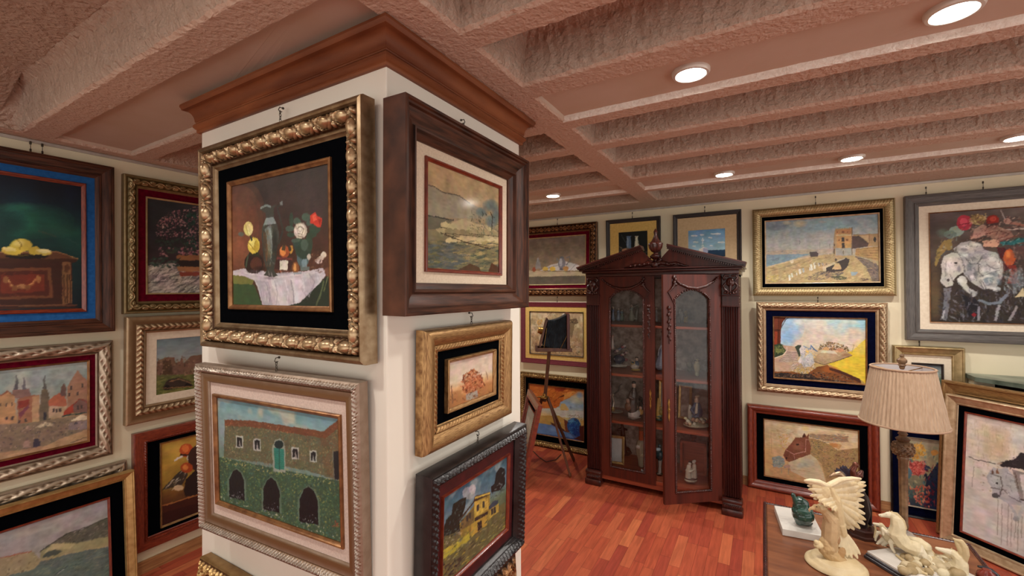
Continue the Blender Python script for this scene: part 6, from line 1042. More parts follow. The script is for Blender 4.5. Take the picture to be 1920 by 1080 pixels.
item('figurine', 'white kissing couple figurine on a round base at the bottom right of the cabinet', 'figurine', *D_, 740, 925, 4, lambda s: (s.c([(725, 905, 30), (722, 850, 24), (728, 800, 20)], 'b4a898'), s.e(734, 775, 16, 18, 'b8aca0'), s.e(738, 762, 16, 9, '3c2c24'), s.c([(768, 905, 30), (772, 840, 22), (772, 790, 18)], 'bcb0a0'), s.e(768, 762, 15, 17, 'b8aca0'), s.e(776, 752, 14, 10, 'c4b8a8'), s.c([(705, 830, 9), (740, 845, 8, -.02), (765, 830, 8, -.02)], 'b0a494'), s.e(742, 912, 56, 12, 'a89c8c', rd=44), s.e(742, 895, 50, 5, '4c3c38', rd=46)))
def fr_item(name, label, cat, zs, c, w_, h_, rz, tilt, m, inner):
    t = empty(name, c, rz, label, cat, GC_); t.rotation_euler = (-R_(tilt), 0, rz)
    moulding('frame', w_, h_, [(0, 0), (0, .012), (.006, .016), (.02, .012), (.022, .004)], [], m, t, h_/2, .02); b = MB(); b.box((0, -.003, h_/2), (w_-.03, .004, h_-.03)); b.build('picture', inner, t); b = MB(); b.box((0, .002, h_/2), (w_-.01, .004, h_-.01)); b.build('backing', BOARD, t); return t
PAPER = mat('white_paper_photo', 'b8b4b0', .5, 0, 'a8a4a4', 30)
p1, _ = onshelf(*D_, 120, 775, SH[4]); fr_item('photo_frame', 'gold photo frame leaning at the left of the bottom cabinet shelf', 'photo frame', 0, (p1.x-.02, p1.y+.02, SH[4]+.001), .15, .235, R_(8), 8, GOLDB, PAPER)
p1, _ = onshelf(*D_, 500, 395, SH[3]); fr_item('photo_frame', 'tall gold picture frame on the third shelf seen between the doors', 'photo frame', 0, (p1.x+.02, 3.88, SH[3]+.001), .15, .30, R_(0), 6, GOLDB, PAPER)
p1, _ = onshelf(*D_, 620, 360, SH[3]); fr_item('photo_frame', 'second gold picture frame on the third shelf just inside the open door', 'photo frame', 0, (p1.x+.075, 3.86, SH[3]+.001), .11, .28, R_(-10), 6, GOLDB, DAMASK)
pb, _ = onshelf(*D_, 745, 905, SH[4]); bx_ = empty('wooden_box', (pb.x, 3.80, SH[4]+.001), 0, 'open wooden box frame with a round knob behind the white couple figurine', 'wooden box', GC_)
b = MB()
for (c, d) in (((-.09, 0, .13), (.02, .06, .26)), ((.09, 0, .13), (.02, .06, .26)), ((0, 0, .01), (.2, .06, .02)), ((0, 0, .25), (.2, .06, .02)), ((0, .028, .13), (.18, .006, .24))): b.box(c, d, 0, .003)
b.build('box_body', SHELF, bx_); b = MB(); b.lathe([(.02, .26), (.012, .275), (.026, .29), (.028, .305), (.014, .318)], (.0, 0, 0), 14); b.build('knob', CARVE, bx_, True)
# ---------------------------------------------------------------- low table
TABW = mat('table_veneer', '8a5434', .32, 0, '5f3320', 2.6, (2.2, 14, 14), 'obj', .08, 30, .0006, contrast=.6, coat=.3)
TX0, TX1, TY0, TY1, TZ = -.012, .76, 1.93, 2.615, .50
tb = empty('low_table', ((TX0+TX1)/2, (TY0+TY1)/2, 0), 0, 'low square wooden table with beaded scalloped rim carrying the sculptures and lamp', 'table')
tw, td = TX1-TX0, TY1-TY0
mb = MB(); mb.box((0, 0, TZ-.012), (tw-.03, td-.03, .024), 0, .004); mb.build('tabletop', TABW, tb)
mb = MB()
for (cx, cy, dx, dy) in ((0, td/2-.008, tw, .018), (0, -td/2+.008, tw, .018), (tw/2-.008, 0, .018, td), (-tw/2+.008, 0, .018, td)): mb.box((cx, cy, TZ-.010), (dx, dy, .026), 0, .006)
mb.build('rim', CARVE, tb)
mb = MB()
for (L, f) in ((tw, lambda t, o: (t, o*(td/2-.008))), (td, lambda t, o: (o*(tw/2-.008), t))):
    n = int(L/.012)
    for o in (-1, 1):
        for k in range(n): x, y = f(-L/2+(k+.5)*L/n, o); mb.ball((x, y, TZ+.003), (.0045, .0045, .003), 6, 4)
mb.build('beading', MAH, tb, True, 80)
mb = MB()
for s in (-1, 1):
    P = [(-td/2, TZ-.02)]+[(-td/2+td*i/40, TZ-.075-.018*abs(math.sin(PI*i/10))) for i in range(41)]+[(td/2, TZ-.02)]
    mb.prism(P, s*(tw/2-.012)-.009, s*(tw/2-.012)+.009, 'x')
    P = [(-tw/2, TZ-.02)]+[(-tw/2+tw*i/40, TZ-.075-.018*abs(math.sin(PI*i/10))) for i in range(41)]+[(tw/2, TZ-.02)]
    mb.prism(P, s*(td/2-.012)-.009, s*(td/2-.012)+.009, 'y')
mb.build('apron', CARVE, tb)
for sx in (-1, 1):
    for sy in (-1, 1):
        l = MB(); x, y = sx*(tw/2-.035), sy*(td/2-.035)
        l.tube([(x, y, TZ-.03), (x+sx*.012, y+sy*.012, .38), (x+sx*.004, y+sy*.004, .2), (x-sx*.004, y-sy*.004, .08), (x+sx*.012, y+sy*.012, .012)], [.026, .026, .017, .013, .017], 10); l.ball((x+sx*.014, y+sy*.014, .016), (.022, .022, .0155)); l.build('leg', CARVE, tb, True, 60)
# marble slab with green glass duck-like bird
def quadslab(name, pts, z0, z1, m, parent=None, bev=.002):
    mb = MB(); mb.prism([(p[0], p[1]) for p in pts], z0, z1, 'z'); return mb.build(name, m, parent)
WMARB = mat('white_marble', 'd9d4cc', .3, 0, 'b8b2aa', 5, bump=.02, contrast=.5)
BMARB = mat('black_marble', '1c1c20', .2, 0, '3a3a40', 9, contrast=.4)
pA, pB, pC = hitz(1462, 949, .532), hitz(1467, 991, .532), hitz(1545, 1005, .532)
ax = (pC-pB).normalized(); ay = Vector((-ax.y, ax.x, 0)); wl = (pC-pB).length; dl_ = (pA-pB).dot(ay)
ctr = pB+ax*wl/2+ay*dl_/2; rzs = math.atan2(ax.y, ax.x)
sl = empty('bird_sculpture', (ctr.x, ctr.y, TZ+.0015), rzs, 'dark green glazed bird sculpture on a thick white marble slab on the table', 'sculpture', None)
mb = MB(); mb.box((0, 0, .015), (wl, dl_, .030), 0, .002); mb.build('marble_slab', WMARB, sl)
s = Sc(1420, 840, 4.5, (hitz(1510, 985, .535)-CAM).dot(FW))
GG = '1c3a34'
s.c([(360, 640, 44), (400, 620, 56), (420, 600, 50)], GG); s.c([(330, 560, 38), (370, 560, 62), (410, 575, 60)], '22443c'); s.e(385, 600, 86, 72, '1f4038'); s.e(372, 530, 68, 50, '1e3e36'); s.c([(350, 500, 36), (360, 480, 40), (400, 500, 34)], GG)
s.c([(330, 500, 26), (315, 460, 20), (300, 425, 14)], '24463e'); s.f(305, 440, 290, 402, 8, GG); s.f(315, 445, 328, 405, 8, GG); s.e(300, 425, 16, 14, GG); s.c([(295, 430, 8), (285, 440, 5)], GG)
s.c([(350, 655, 30), (440, 665, 26)], '142824'); s.f(330, 560, 460, 600, 30, '2c544a', dz0=-.03, dz1=-.03)
o = s.build('bird', mat('dark_green_glaze', '808080', .12, attr='paint', contrast=.35, nscale=40, coat=.5), None, .003, 3, (ctr.x, ctr.y, TZ+.0015))
lo = min(v.co.z for v in o.data.vertices)
for v in o.data.vertices: v.co.z += .031-lo
M_ = Matrix.Rotation(-rzs, 4, 'Z'); o.data.transform(M_); o.parent = sl; o.location = (0, 0, 0)
# ivory eagle
pe = hitz(1567, 1062, TZ); de = (pe-CAM).dot(FW)
IV, IV2, IV3 = 'cdb88e', 'b89a6e', 'd8c8a4'
s = Sc(1420, 840, 4.5, de)
s.c([(590, 840, 60), (570, 800, 46)], IV2); s.c([(560, 860, 40), (620, 900, 60), (700, 960, 60), (720, 1000, 46)], IV2); s.e(520, 820, 44, 26, IV, ang=-20); s.e(640, 960, 90, 44, 'b09468'); s.e(690, 880, 40, 60, 'a88458', ang=20); s.c([(500, 800, 22), (560, 850, 26)], IV)
s.c([(620, 840, 52), (612, 760, 62), (618, 680, 64), (620, 610, 56), (590, 560, 42), (560, 530, 34)], 'bca078'); s.e(650, 760, 40, 60, 'a07c58'); s.c([(660, 700, 34), (640, 820, 28)], IV2)
s.c([(560, 525, 34), (530, 512, 32), (495, 505, 28)], 'b8986c'); s.e(545, 498, 46, 24, IV); s.e(520, 505, 36, 22, IV3); s.c([(480, 508, 17), (450, 512, 12), (436, 522, 7), (440, 540, 4)], 'c8a87c'); s.e(500, 498, 8, 6, '6c5038', dz=-.014)
import itertools
def wing(root0, root1, tips, wd, dz0, dz1, n2=True):
    n = len(tips)
    for i, (x, y) in enumerate(tips):
        t = i/(n-1); rx = root0[0]+(root1[0]-root0[0])*t; ry = root0[1]+(root1[1]-root0[1])*t
        s.f(rx, ry, x, y, wd, IV3 if i % 2 else IV, dz0, dz1+.010*(i % 2), .28)
        for q, k in ((.78, 1.05), (.58, 1.1), (.38, 1.1)): s.f(rx, ry, rx+(x-rx)*q, ry+(y-ry)*q, wd*k*.85, IV if i % 2 else IV3, dz0-.006, dz0+(dz1-dz0)*q-.010*(1.1-q), .35)
wing((610, 330), (690, 560), [(880, 262), (915, 290), (922, 318), (912, 355), (905, 400), (905, 445), (902, 500), (912, 560), (918, 610), (912, 650), (870, 685), (820, 695), (775, 690), (740, 665)], 27, .0, .045)
s.e(690, 400, 80, 120, IV, dz=.016, rd=14, ang=28); s.e(770, 500, 90, 120, IV3, dz=.032, rd=8, ang=15); s.c([(600, 320, 26), (700, 268, 22), (800, 258, 16), (870, 262, 10)], IV3)
s.c([(600, 320, 24, -.0), (660, 440, 40), (680, 560, 44), (700, 650, 34)], IV)
wing((585, 325), (670, 520), [(392, 282), (418, 320), (425, 350), (455, 372), (440, 405), (470, 430), (510, 455), (520, 475), (560, 488), (590, 500), (625, 522), (650, 540)], 21, -.005, -.035)
s.c([(585, 325, 26, -.005), (520, 290, 22, -.02), (450, 276, 17, -.03), (400, 276, 8, -.035)], IV3); s.e(560, 380, 60, 60, IV, dz=-.018, rd=18, ang=-40)
for (x, y) in ((690, 840), (715, 890), (760, 925), (800, 935), (850, 940), (872, 905)): s.f(715, 690, x, y, 24, IV3, -.0, -.01)
s.c([(700, 650, 40), (720, 720, 34)], IV)
eg = s.build('eagle', RESIN, None, .0018, 1, (pe.x, pe.y, TZ))
er = empty('eagle_sculpture', (pe.x, pe.y, TZ+.001), 0, 'cream resin eagle with raised wings on a round stepped base on the table', 'sculpture')
for v in eg.data.vertices: v.co.z = max(v.co.z, .024)
eg.parent = er; eg.location = (0, 0, 0)
mb = MB(); mb.lathe([(.100, 0), (.104, .004), (.102, .012), (.092, .018), (.086, .020), (.082, .028), (.074, .032), (.03, .034)], n=48, sx=1.0, sy=.9); mb.build('round_base', mat('ivory_resin_plain', 'd2c09a', .5, 0, 'bda67c', 20, bump=.2), er, True, 50)
# rearing horses group on a marble slab
q0, q1 = hitz(1624, 1033, TZ+.03), hitz(1712, 1086, TZ+.03); ax = (q1-q0).normalized(); ay = Vector((-ax.y, ax.x, 0)); 
HL, HD = .23, .245; c0 = q0+ax*HL/2+ay*HD/2; rzh = math.atan2(ax.y, ax.x)
hr = empty('horse_group_sculpture', (c0.x, c0.y, TZ+.0015), rzh, 'cream resin group of galloping horses on a white and black marble plinth', 'sculpture')
mb = MB(); mb.box((0, 0, .006), (HL+.012, HD+.012, .012), 0, .003); mb.box((0, 0, .016), (HL+.004, HD+.004, .010), 0, .003); mb.build('black_plinth', BMARB, hr)
mb = MB(); mb.box((0, 0, .026), (HL-.004, HD-.004, .010), 0, .002); mb.build('marble_top', WMARB, hr)
dep = 1.75; s = Sc(1620, 880, 5.4, dep)
def z_(x): return -(x-357)*.0002
def zg(x, y, h=.535): return (1.6-h)*FPX/max(60, (880+y/5.4)-548)-1.75
H1, H2, H3 = 'd0c2a0', 'c0ac84', 'dcd2b8'
def cc(pts, col, o=0): s.c([(x, y, r, min(z_(x), zg(x, y))+o) for x, y, r in pts], col)
def horse(o, hd, nk, bd, hl, fl, cr):
    for q in (hd, ): cc(q, H3, o)
    cc(nk, H1, o); cc(bd, H1, o)
    for l in hl+fl: cc(l, H3, o)
    for l in cr: cc(l, H2, o)
# main rearing horse
horse(0, [(158, 464, 12), (175, 468, 17), (205, 466, 21), (245, 462, 30), (272, 456, 28)], [(290, 468, 34), (330, 510, 52), (345, 580, 64), (335, 640, 72)], [(330, 650, 76), (385, 730, 72), (450, 780, 66), (520, 800, 72)],
      [[(540, 800, 54), (600, 870, 38), (650, 950, 20), (700, 1020, 14), (740, 1060, 12)], [(530, 830, 52), (470, 890, 30), (440, 890, 20), (500, 960, 15), (525, 985, 11)]],
      [[(290, 640, 36), (235, 640, 22), (190, 600, 16), (196, 660, 12)], [(320, 700, 36), (270, 740, 22), (285, 800, 15), (310, 840, 13)]],
      [[(268, 436, 10), (330, 455, 18), (380, 510, 20), (410, 580, 19), (400, 650, 17)], [(300, 440, 9), (365, 500, 17), (392, 570, 16)], [(255, 440, 8), (258, 422, 4)], [(275, 438, 7), (284, 420, 3)], [(330, 470, 10), (400, 520, 12), (425, 600, 10)]])
s.e(225, 456, 5, 4, '6c5c44', dz=z_(225)-.012); s.e(165, 466, 4, 3, '6c5c44', dz=z_(165)-.006)
horse(.035, [(98, 548, 11), (130, 556, 15), (165, 566, 20)], [(175, 565, 24), (200, 610, 34), (230, 680, 42)], [(240, 690, 46), (330, 740, 48), (430, 740, 48)], [], [[(200, 640, 24), (140, 640, 15), (120, 690, 11), (115, 720, 9)], [(220, 690, 26), (150, 740, 16), (115, 790, 11)], [(240, 720, 26), (190, 770, 16), (240, 800, 12), (255, 835, 10)]], [[(160, 545, 8), (200, 575, 12), (220, 630, 12)], [(110, 560, 9), (118, 610, 10), (105, 690, 9)]])
horse(.03, [], [], [(470, 720, 44), (560, 750, 56), (620, 790, 54)], [[(620, 800, 42), (680, 870, 24), (740, 950, 16), (800, 1030, 12)], [(600, 820, 40), (560, 900, 22), (600, 980, 14)]], [], [[(640, 780, 12), (700, 850, 14), (730, 930, 12), (790, 1010, 10)]])
horse(.02, [(738, 800, 15), (760, 808, 19), (800, 820, 24), (860, 838, 32), (890, 848, 34)], [(900, 850, 38), (960, 900, 48), (975, 960, 60), (960, 1020, 72)], [(950, 1030, 74), (860, 1060, 70)], [], [[(900, 960, 30), (860, 980, 20), (850, 1030, 15)]], [[(930, 716, 14), (985, 735, 24), (1020, 790, 28), (1030, 860, 30), (1010, 930, 28), (990, 990, 30)], [(920, 712, 10), (950, 760, 22), (985, 830, 26), (980, 900, 22)], [(880, 820, 9), (890, 795, 4)], [(905, 700, 9), (930, 715, 12)]])
r_ = random.Random(3)
for i in range(70):
    t = r_.random(); x = 380+620*t; y = 880+r_.random()*170+t*20; s.e(x, y, 34+20*r_.random(), 26+16*r_.random(), ['b8a888', 'a08c68', 'c8bc9c', '94805c'][i % 4], dz=zg(x, y, .54+.02*r_.random()), rd=40)
for k in range(10):
    x0 = 540+k*38; P_ = [(x0, 850+k*8, 13), (x0+50, 930+k*6, 12), (x0+100, 1010, 10), (x0+150, 1080, 8)]
    s.c([(x, y, r, zg(x, y, .565-.008*q)) for q, (x, y, r) in enumerate(P_)], [H3, H2, H1][k % 3])
for k in range(6): s.c([(x, y, 12, zg(x, y, .55)) for x, y in [(330+k*30, 870+k*22), (390+k*32, 920+k*22), (450+k*36, 960+k*20)]], H2)
ho = s.build('horses', RESIN, None, .0018, 1, (c0.x, c0.y, TZ+.0015))
lo = .030
for v in ho.data.vertices:
    if v.co.z < lo: v.co.z = lo
ho.data.transform(Matrix.Rotation(-rzh, 4, 'Z')); ho.parent = hr; ho.location = (0, 0, 0)
# dark bronze bird behind the eagle on an octagonal plinth
pd = hitz(1617, 1003, TZ); s = Sc(1420, 840, 4.5, (pd-CAM).dot(FW))
s.c([(890, 720, 40), (880, 640, 40), (900, 540, 46), (880, 420, 44), (840, 320, 34), (820, 260, 26)], '2a1e1c'); s.c([(950, 640, 16), (940, 520, 24), (910, 420, 26)], '1e1818')
for (x, y) in ((640, 180), (660, 165), (690, 150), (715, 140), (740, 142), (758, 165)): s.f(780, 260, x, y, 16, '2c2430', 0, 0)
s.c([(720, 250, 30), (690, 215, 26), (640, 225, 14), (610, 240, 8)], 'a08468'); s.c([(820, 260, 30), (800, 190, 26), (825, 150, 20)], '5c3024'); s.e(830, 140, 24, 22, '6a3c2c'); s.c([(850, 150, 10), (862, 170, 5)], '8c6c50'); s.c([(860, 230, 30), (880, 200, 16)], '4c2a22')
br = empty('bronze_bird_sculpture', (pd.x, pd.y, TZ+.001), 0, 'dark bronze winged bird statue on an octagonal base behind the cream eagle', 'sculpture')
o = s.build('bird', BRONZE, None, .003, 1, (pd.x, pd.y, TZ+.001))
for v in o.data.vertices: v.co.z = max(v.co.z, .030)
o.parent = br; o.location = (0, 0, 0)
mb = MB(); mb.lathe([(.062, 0), (.062, .010), (.056, .014), (.056, .034), (.05, .038)], n=8); mb.build('octagonal_base', BRONZEB if False else mat('dark_base_wood', '3a1e18', .25, 0, '1e1210', 12, coat=.4), br)
# small red and black figurine at the table edge
pr = hitz(1824, 1098, TZ); pr.x = min(pr.x, .655); s = Sc(1620, 880, 5.4, (hitz(1810, 1090, TZ)-CAM).dot(FW))
pr = hitz(1822, 1090, TZ)
rd = MB(); cx_ = .712; cy_ = 2.30
rd.lathe([(.020, 0), (.026, .006), (.030, .02), (.026, .036), (.014, .045), (.012, .05)], (cx_, cy_, TZ+.001), 20); o = rd.build('red_ornament', mat('orange_red_glaze', '9c3c2c', .25, 0, '4c1410', 20, coat=.4), None, True, 50); o.data.transform(Matrix.Translation((-cx_, -cy_, -TZ-.001))); o.location = (cx_, cy_, TZ+.001)
tag(o, 'small red and black glazed ornament at the right edge of the table', 'ornament')
b_ = MB(); b_.tube([(.0, -.02, .02), (.022, -.02, .03), (.03, 0, .034), (.018, .02, .04), (0, .022, .046), (-.02, .01, .05)], [.006, .009, .008, .008, .006, .004], 8); b_.ball((.012, -.022, .022), (.014, .008, .010)); b_.ball((-.010, -.024, .018), (.012, .008, .012)); b_.build('black_ribbon', BMARB, o, True, 60)
# ---------------------------------------------------------------- table lamp
LX, LY = .524, 2.525
lp = empty('table_lamp', (LX, LY, TZ+.001), R_(10), 'table lamp with pleated beige fabric shade and carved brown ball on a slender column', 'lamp')
LB = mat('lamp_carved_brown', '8a6a4a', .45, .15, '4c3422', 30, bump=.5, bscale=90, bdist=.002)
mb = MB(); mb.lathe([(.054, 0), (.056, .006), (.052, .012), (.040, .018), (.030, .03), (.016, .036), (.014, .045)], n=32); mb.build('base', mat('lamp_base_stone', 'a89c90', .4, 0, '7c7068', 20), lp, True, 50)
mb = MB(); mb.lathe([(.013, .04), (.017, .06), (.0145, .07), (.0155, .20), (.017, .345), (.021, .355), (.019, .364)], n=32, flute=.06, nf=8); mb.build('column', LB, lp, True, 40)
mb = MB(); pr_ = []
for i in range(17): a = PI*i/16; pr_.append((.012+.025*math.sin(a), .362+.034*(1-math.cos(a))))
mb.lathe(pr_, n=40)
for i in range(5):
    for k in range(11):
        a = 2*PI*k/11+i*.28; zz = .374+i*.0110; r = .012+.025*math.sin(math.acos(max(-1, min(1, 1-(zz-.362)/.034)))); mb.ball((r*math.cos(a), r*math.sin(a), zz), (.0065, .0065, .0055), 6, 5)
mb.build('carved_ball', LB, lp, True, 70)
mb = MB(); mb.lathe([(.014, .426), (.022, .432), (.026, .440), (.018, .446), (.012, .454), (.018, .462), (.012, .470), (.008, .48), (.008, .53)], n=28); mb.build('neck', LB, lp, True, 50)
SH0, SH1, RB, RT = .512, .752, .150, .108
mb = MB(); n = 480
def rr(a, t): return (RB+(RT-RB)*t)*(1+.012*math.cos(60*a)+.006*math.sin(23*a+6*t))
V = []; F = []
for i in range(13):
    t = i/12
    for k in range(n): a = 2*PI*k/n; r = rr(a, t); V.append((r*math.cos(a), r*math.sin(a), SH0+(SH1-SH0)*t))
for i in range(12):
    for k in range(n): F.append((i*n+k, i*n+(k+1) % n, (i+1)*n+(k+1) % n, (i+1)*n+k))
SHADEM = mat('pleated_beige_fabric', 'b59c82', .85, 0, 'a0866c', 3, (60, 60, 1), 'obj', .2, 300, .0006, sheen=.2, contrast=.5)
sh = MB(); sh.add(V, F); so = sh.build('lamp_shade', SHADEM, lp, True, 80)
for (z, r) in ((SH0, RB*1.012), (SH1, RT*1.012)):
    tr = MB(); tr.tube([(r*math.cos(2*PI*k/64), r*math.sin(2*PI*k/64), z) for k in range(64)], .0045, 8, True); tr.build('shade_trim', mat('beige_trim', 'a98c74', .8, 0, '98795f', 40), so, True, 80)
li = MB(); li.lathe([(RB*.975, SH0+.002), (RT*.975, SH1-.002)], n=64, cap=False); li.build('shade_lining', mat('white_lining', 'd8d4d4', .7, 0, 'cfcaca', 10), so, True)
sp = MB()
for k in range(3): a = 2*PI*k/3+.5; sp.tube([(0, 0, SH1-.02), (RT*.97*math.cos(a), RT*.97*math.sin(a), SH1-.004)], .002, 6)
sp.tube([(0, 0, .5), (.035, 0, .56), (.035, 0, .66), (0, 0, .74)], .002, 6); sp.tube([(0, 0, .5), (-.035, 0, .56), (-.035, 0, .66), (0, 0, .74)], .002, 6); sp.build('harp', BRASS, lp, True)
fn_ = MB(); fn_.lathe([(.006, .745), (.010, .752), (.010, .758), (.015, .763), (.011, .769), (.018, .778), (.018, .787), (.011, .795), (.006, .799), (.009, .805), (.004, .812)], n=24); fn_.build('finial', LB, lp, True, 40)
bl = MB(); bl.ball((0, 0, .60), (.028, .028, .034), 16, 12); bl.build('bulb', mat('frosted_bulb', 'd8d4cc', .4), lp, True)
# ---------------------------------------------------------------- tripod with bellows camera
TW = wood('tripod_wood', '6c4632', '3c2218', (8, 8, 1), .4)
hub = hity(1021, 742, 3.40); foot1 = hitz(1069, 896, 0); 
tp = empty('tripod', (hub.x, hub.y, 0), 0, 'slender wooden tripod with splayed legs under the old bellows camera', 'tripod')
def rel(p): return Vector(p)-Vector((hub.x, hub.y, 0))
ptop = hity(1030, 657, 3.40)
def bar(mb, a, b, w_, t_): 
    a, b = Vector(a), Vector(b); d = (b-a); L = d.length; d.normalize(); x = d.cross(Vector((0, 0, 1))).normalized() if abs(d.z) < .99 else Vector((1, 0, 0)); y = d.cross(x); mb.box((a+b)/2, (w_, t_, L), 0, .003, Matrix((x, y, d)).transposed())
m_ = MB(); bar(m_, rel((hub.x, hub.y, hub.z-.05)), rel(ptop), .026, .022); m_.build('centre_post', TW, tp)
f2 = Vector((-2.00, 3.64, 0)); f3 = Vector((-1.55, 3.82, 0))
for i, f in enumerate((foot1, f2, f3)):
    m_ = MB(); st = Vector((hub.x, hub.y, hub.z-.01))+(Vector(f)-Vector((hub.x, hub.y, 0))).normalized()*.03; fz = Vector((f[0], f[1], .018)); bar(m_, rel(st), rel(fz), .024, .018); lg = m_.build('leg', TW, tp)
    q = MB(); e = rel((f[0], f[1], 0)); q.lathe([(.003, .0), (.011, .012), (.010, .04)], e, 10); q.build('metal_tip', BRASS, lg, True)
m_ = MB(); m_.lathe([(.018, -.03), (.034, -.02), (.034, -.008), (.018, 0), (.016, .02)], (0, 0, hub.z), 20); m_.ball((-.03, -.01, hub.z-.01), (.016, .014, .010)); m_.tube([(-.03, -.02, hub.z-.01), (-.06, -.02, hub.z-.012)], .006, 8); m_.build('brass_hub', BRASS, tp, True, 50)
# camera in its own frame: x = to the right as seen, y = away
u_ = ((ptop-CAM).dot(FW))/FPX/6
cr_ = empty('bellows_camera', (ptop.x, ptop.y, ptop.z+.001), YAW*.9, 'antique wooden plate camera with black bellows and brass struts on the tripod', 'camera')
def cq(x, y): return ((x-352)*u_, (478-y)*u_)
m_ = MB()
for yy in (-.095, .075): m_.box(((cq(400, 0)[0]), yy, .016), (.30, .022, .030), 0, .003)
m_.box((cq(400, 0)[0], -.01, .006), (.30, .15, .010), 0, .002); m_.box((cq(205, 0)[0], -.01, .03), (.02, .19, .05), 0, .003); m_.box((cq(550, 0)[0], -.01, .016), (.02, .19, .03), 0, .003)
m_.build('bed', TW, cr_)
m_ = MB(); xr = cq(552, 0)[0]
for (c, d) in (((xr, -.01, .155), None),):
    for yy in (-.115, .095): m_.box((xr, yy, .17), (.022, .022, .30), 0, .003)
    for zz in (.03, .31): m_.box((xr, -.01, zz), (.022, .23, .022), 0, .003)
m_.box((xr+.012, -.01, .17), (.008, .20, .28), 0, .002); m_.build('rear_frame', wood('camera_red_wood', '5c2a1e', '38150f'), cr_)
# front standard leaning
m_ = MB(); x0_, x1_ = cq(245, 0)[0], cq(325, 0)[0]
rotm = Matrix.Rotation(math.atan2(x1_-x0_, .235), 3, 'Y'); cxm = (x0_+x1_)/2
for yy in (-.085, .065): m_.box((cxm, yy, .155), (.018, .02, .25), 0, .003, rotm)
for t in (-.115, 0.115): p = rotm @ Vector((0, 0, t)); m_.box((cxm+p.x, -.01, .155+p.z), (.018, .17, .02), 0, .003, rotm)
m_.box((cxm+.004, -.01, .155), (.008, .15, .22), 0, .002, rotm); fs = m_.build('front_standard', TW, cr_)
l_ = MB(); n_ = rotm @ Vector((-1, 0, 0)); mt = Matrix((n_.orthogonal().normalized(), n_.cross(n_.orthogonal().normalized()), n_)).transposed(); l_.lathe([(.032, .004), (.034, .02), (.028, .03), (.028, .045), (.020, .045)], (cxm, -.01, .165), 24, mtx=mt); l_.build('brass_lens', BRASS, fs, True, 40)
BEL = mat('black_bellows_leather', '1a1b20', .5, 0, '30383e', 30, bump=.3)
V = []; F = []; nb = 30
for i in range(nb+1):
    t = i/nb; hh = (.100*(1-t)+.138*t)+(.008 if i % 2 else -.005); hw = (.07*(1-t)+.098*t)+(.006 if i % 2 else -.004)
    cx2 = (cxm+.014)*(1-t)+(xr-.012)*t; cz = .155*(1-t)+.17*t-.012*math.sin(PI*t); sh_ = (1-t)*math.tan(math.atan2(x1_-x0_, .235))
    for (a, b) in ((-1, -1), (-.9, 1), (.9, 1), (1, -1)): z = b*hh; V.append((cx2+sh_*z, -.01+a*hw, cz+z))
for i in range(nb):
    for k in range(4): F.append((i*4+k, i*4+(k+1) % 4, (i+1)*4+(k+1) % 4, (i+1)*4+k))
bb = MB(); bb.add(V, F); bb.build('bellows', BEL, cr_)
m_ = MB(); bar(m_, (cq(462, 0)[0], -.112, .02), (cq(556, 0)[0], -.118, .16), .010, .004); bar(m_, (cq(462, 0)[0], .10, .02), (cq(556, 0)[0], .10, .16), .010, .004); bar(m_, (cq(288, 0)[0], -.10, .03), (cq(320, 0)[0], -.10, .20), .008, .004); m_.build('brass_strut', BRASS, cr_)
# cord on the floor
P = [hitz(975, 838, .006), hitz(1000, 846, .006), hitz(1012, 858, .006), hitz(1024, 866, .006), hitz(1042, 862, .006), hitz(1052, 852, .006)]
mb = MB(); mb.tube([Vector(p) for p in P], .004, 8); o = mb.build('power_cord', mat('dark_cord', '3c2c28', .5), None, True)
tag(o, 'thin dark cord lying on the wooden floor behind the tripod legs', 'cord')
P2 = [hitz(1003, 866, .006), hitz(1016, 868, .006), hitz(1026, 867, .006)]
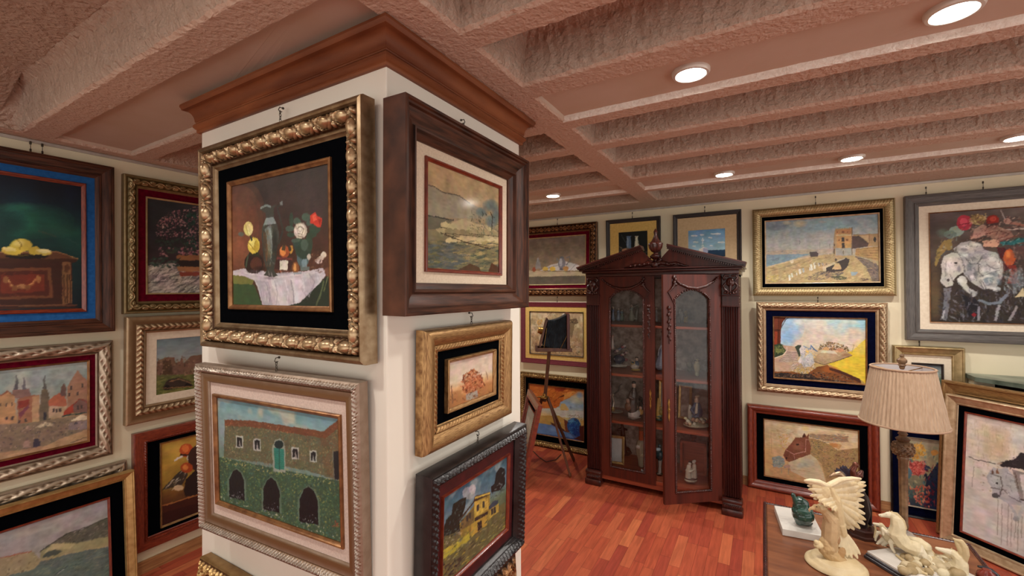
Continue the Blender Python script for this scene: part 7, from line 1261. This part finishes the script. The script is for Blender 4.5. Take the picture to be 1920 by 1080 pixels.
# ---------------------------------------------------------------- corner fireplace with green marble shelf
GM = mat('green_veined_marble', '8c9484', .35, 0, '3e4a40', 7, contrast=.5); SOOT = mat('black_fireplace', '14151a', .5, 0, '0a0a0e', 10)
fp = empty('fireplace', (1.9, 3.6, 0), 0, 'corner fireplace with a green veined marble mantel shelf and black body', 'fireplace')
def fpo(pts): return [(x-1.9, y-3.6) for x, y in pts]
mb = MB(); mb.prism(fpo([(1.166, 4.077), (1.168, 3.915), (1.195, 3.885), (2.25, 2.81), (2.35, 2.9), (2.35, 4.077)]), 1.005, 1.032, 'z'); mb.build('mantel_shelf', GM, fp)
mb = MB(); mb.prism(fpo([(1.28, 4.077), (1.28, 3.95), (2.33, 2.90), (2.35, 4.077)]), 0.0, 1.004, 'z'); mb.build('chimney_body', SOOT, fp)
mb = MB(); mb.prism(fpo([(1.180, 4.076), (1.180, 3.965), (1.27, 3.95), (1.27, 4.076)]), 0.0, 1.004, 'z'); mb.build('side_pier', WALLM, fp)
# candelabrum
pc = hitz(1938, 722, 1.033); pc = Vector((1.50, 3.80, 1.033))
cn = empty('candelabrum', pc, R_(30), 'silver candelabrum with curved leafy arm standing on the marble mantel shelf', 'candelabrum')
SV = mat('tarnished_silver', '8c8480', .35, .85, '5c5450', 30)
mb = MB(); mb.lathe([(.055, 0), (.057, .006), (.03, .016), (.014, .03), (.020, .045), (.010, .06), (.012, .10), (.018, .115), (.008, .13), (.010, .16)], n=24); mb.ball((-.02, 0, .06), (.016, .012, .02)); mb.build('stem', SV, cn, True, 50)
for sx in (-1, 1):
    m_ = MB(); m_.tube([(0, 0, .10), (sx*.03, 0, .085), (sx*.07, 0, .088), (sx*.10, 0, .11), (sx*.115, 0, .14), (sx*.118, 0, .155)], [.006, .006, .006, .005, .005, .006], 8)
    for (x, z, a) in ((.10, .12, 60), (.125, .125, 120), (.08, .10, 30), (.13, .145, 160)): m_.add([Vector((sx*x, 0, z))+Matrix.Rotation(R_(a)*sx, 3, 'Y') @ Vector(v)*1 for v in [(0, -.006, 0), (.018, 0, .002), (0, .006, 0), (-.004, 0, .004)]], [(0, 1, 2), (0, 2, 3), (0, 3, 1), (1, 3, 2)])
    ao = m_.build('arm', SV, cn, True, 60); m_ = MB(); m_.lathe([(.006, .150), (.020, .157), (.021, .161), (.009, .163), (.008, .170), (.014, .180), (.013, .192), (.009, .192)], (sx*.118, 0, 0), 18); m_.build('candle_cup', SV, ao, True, 50)
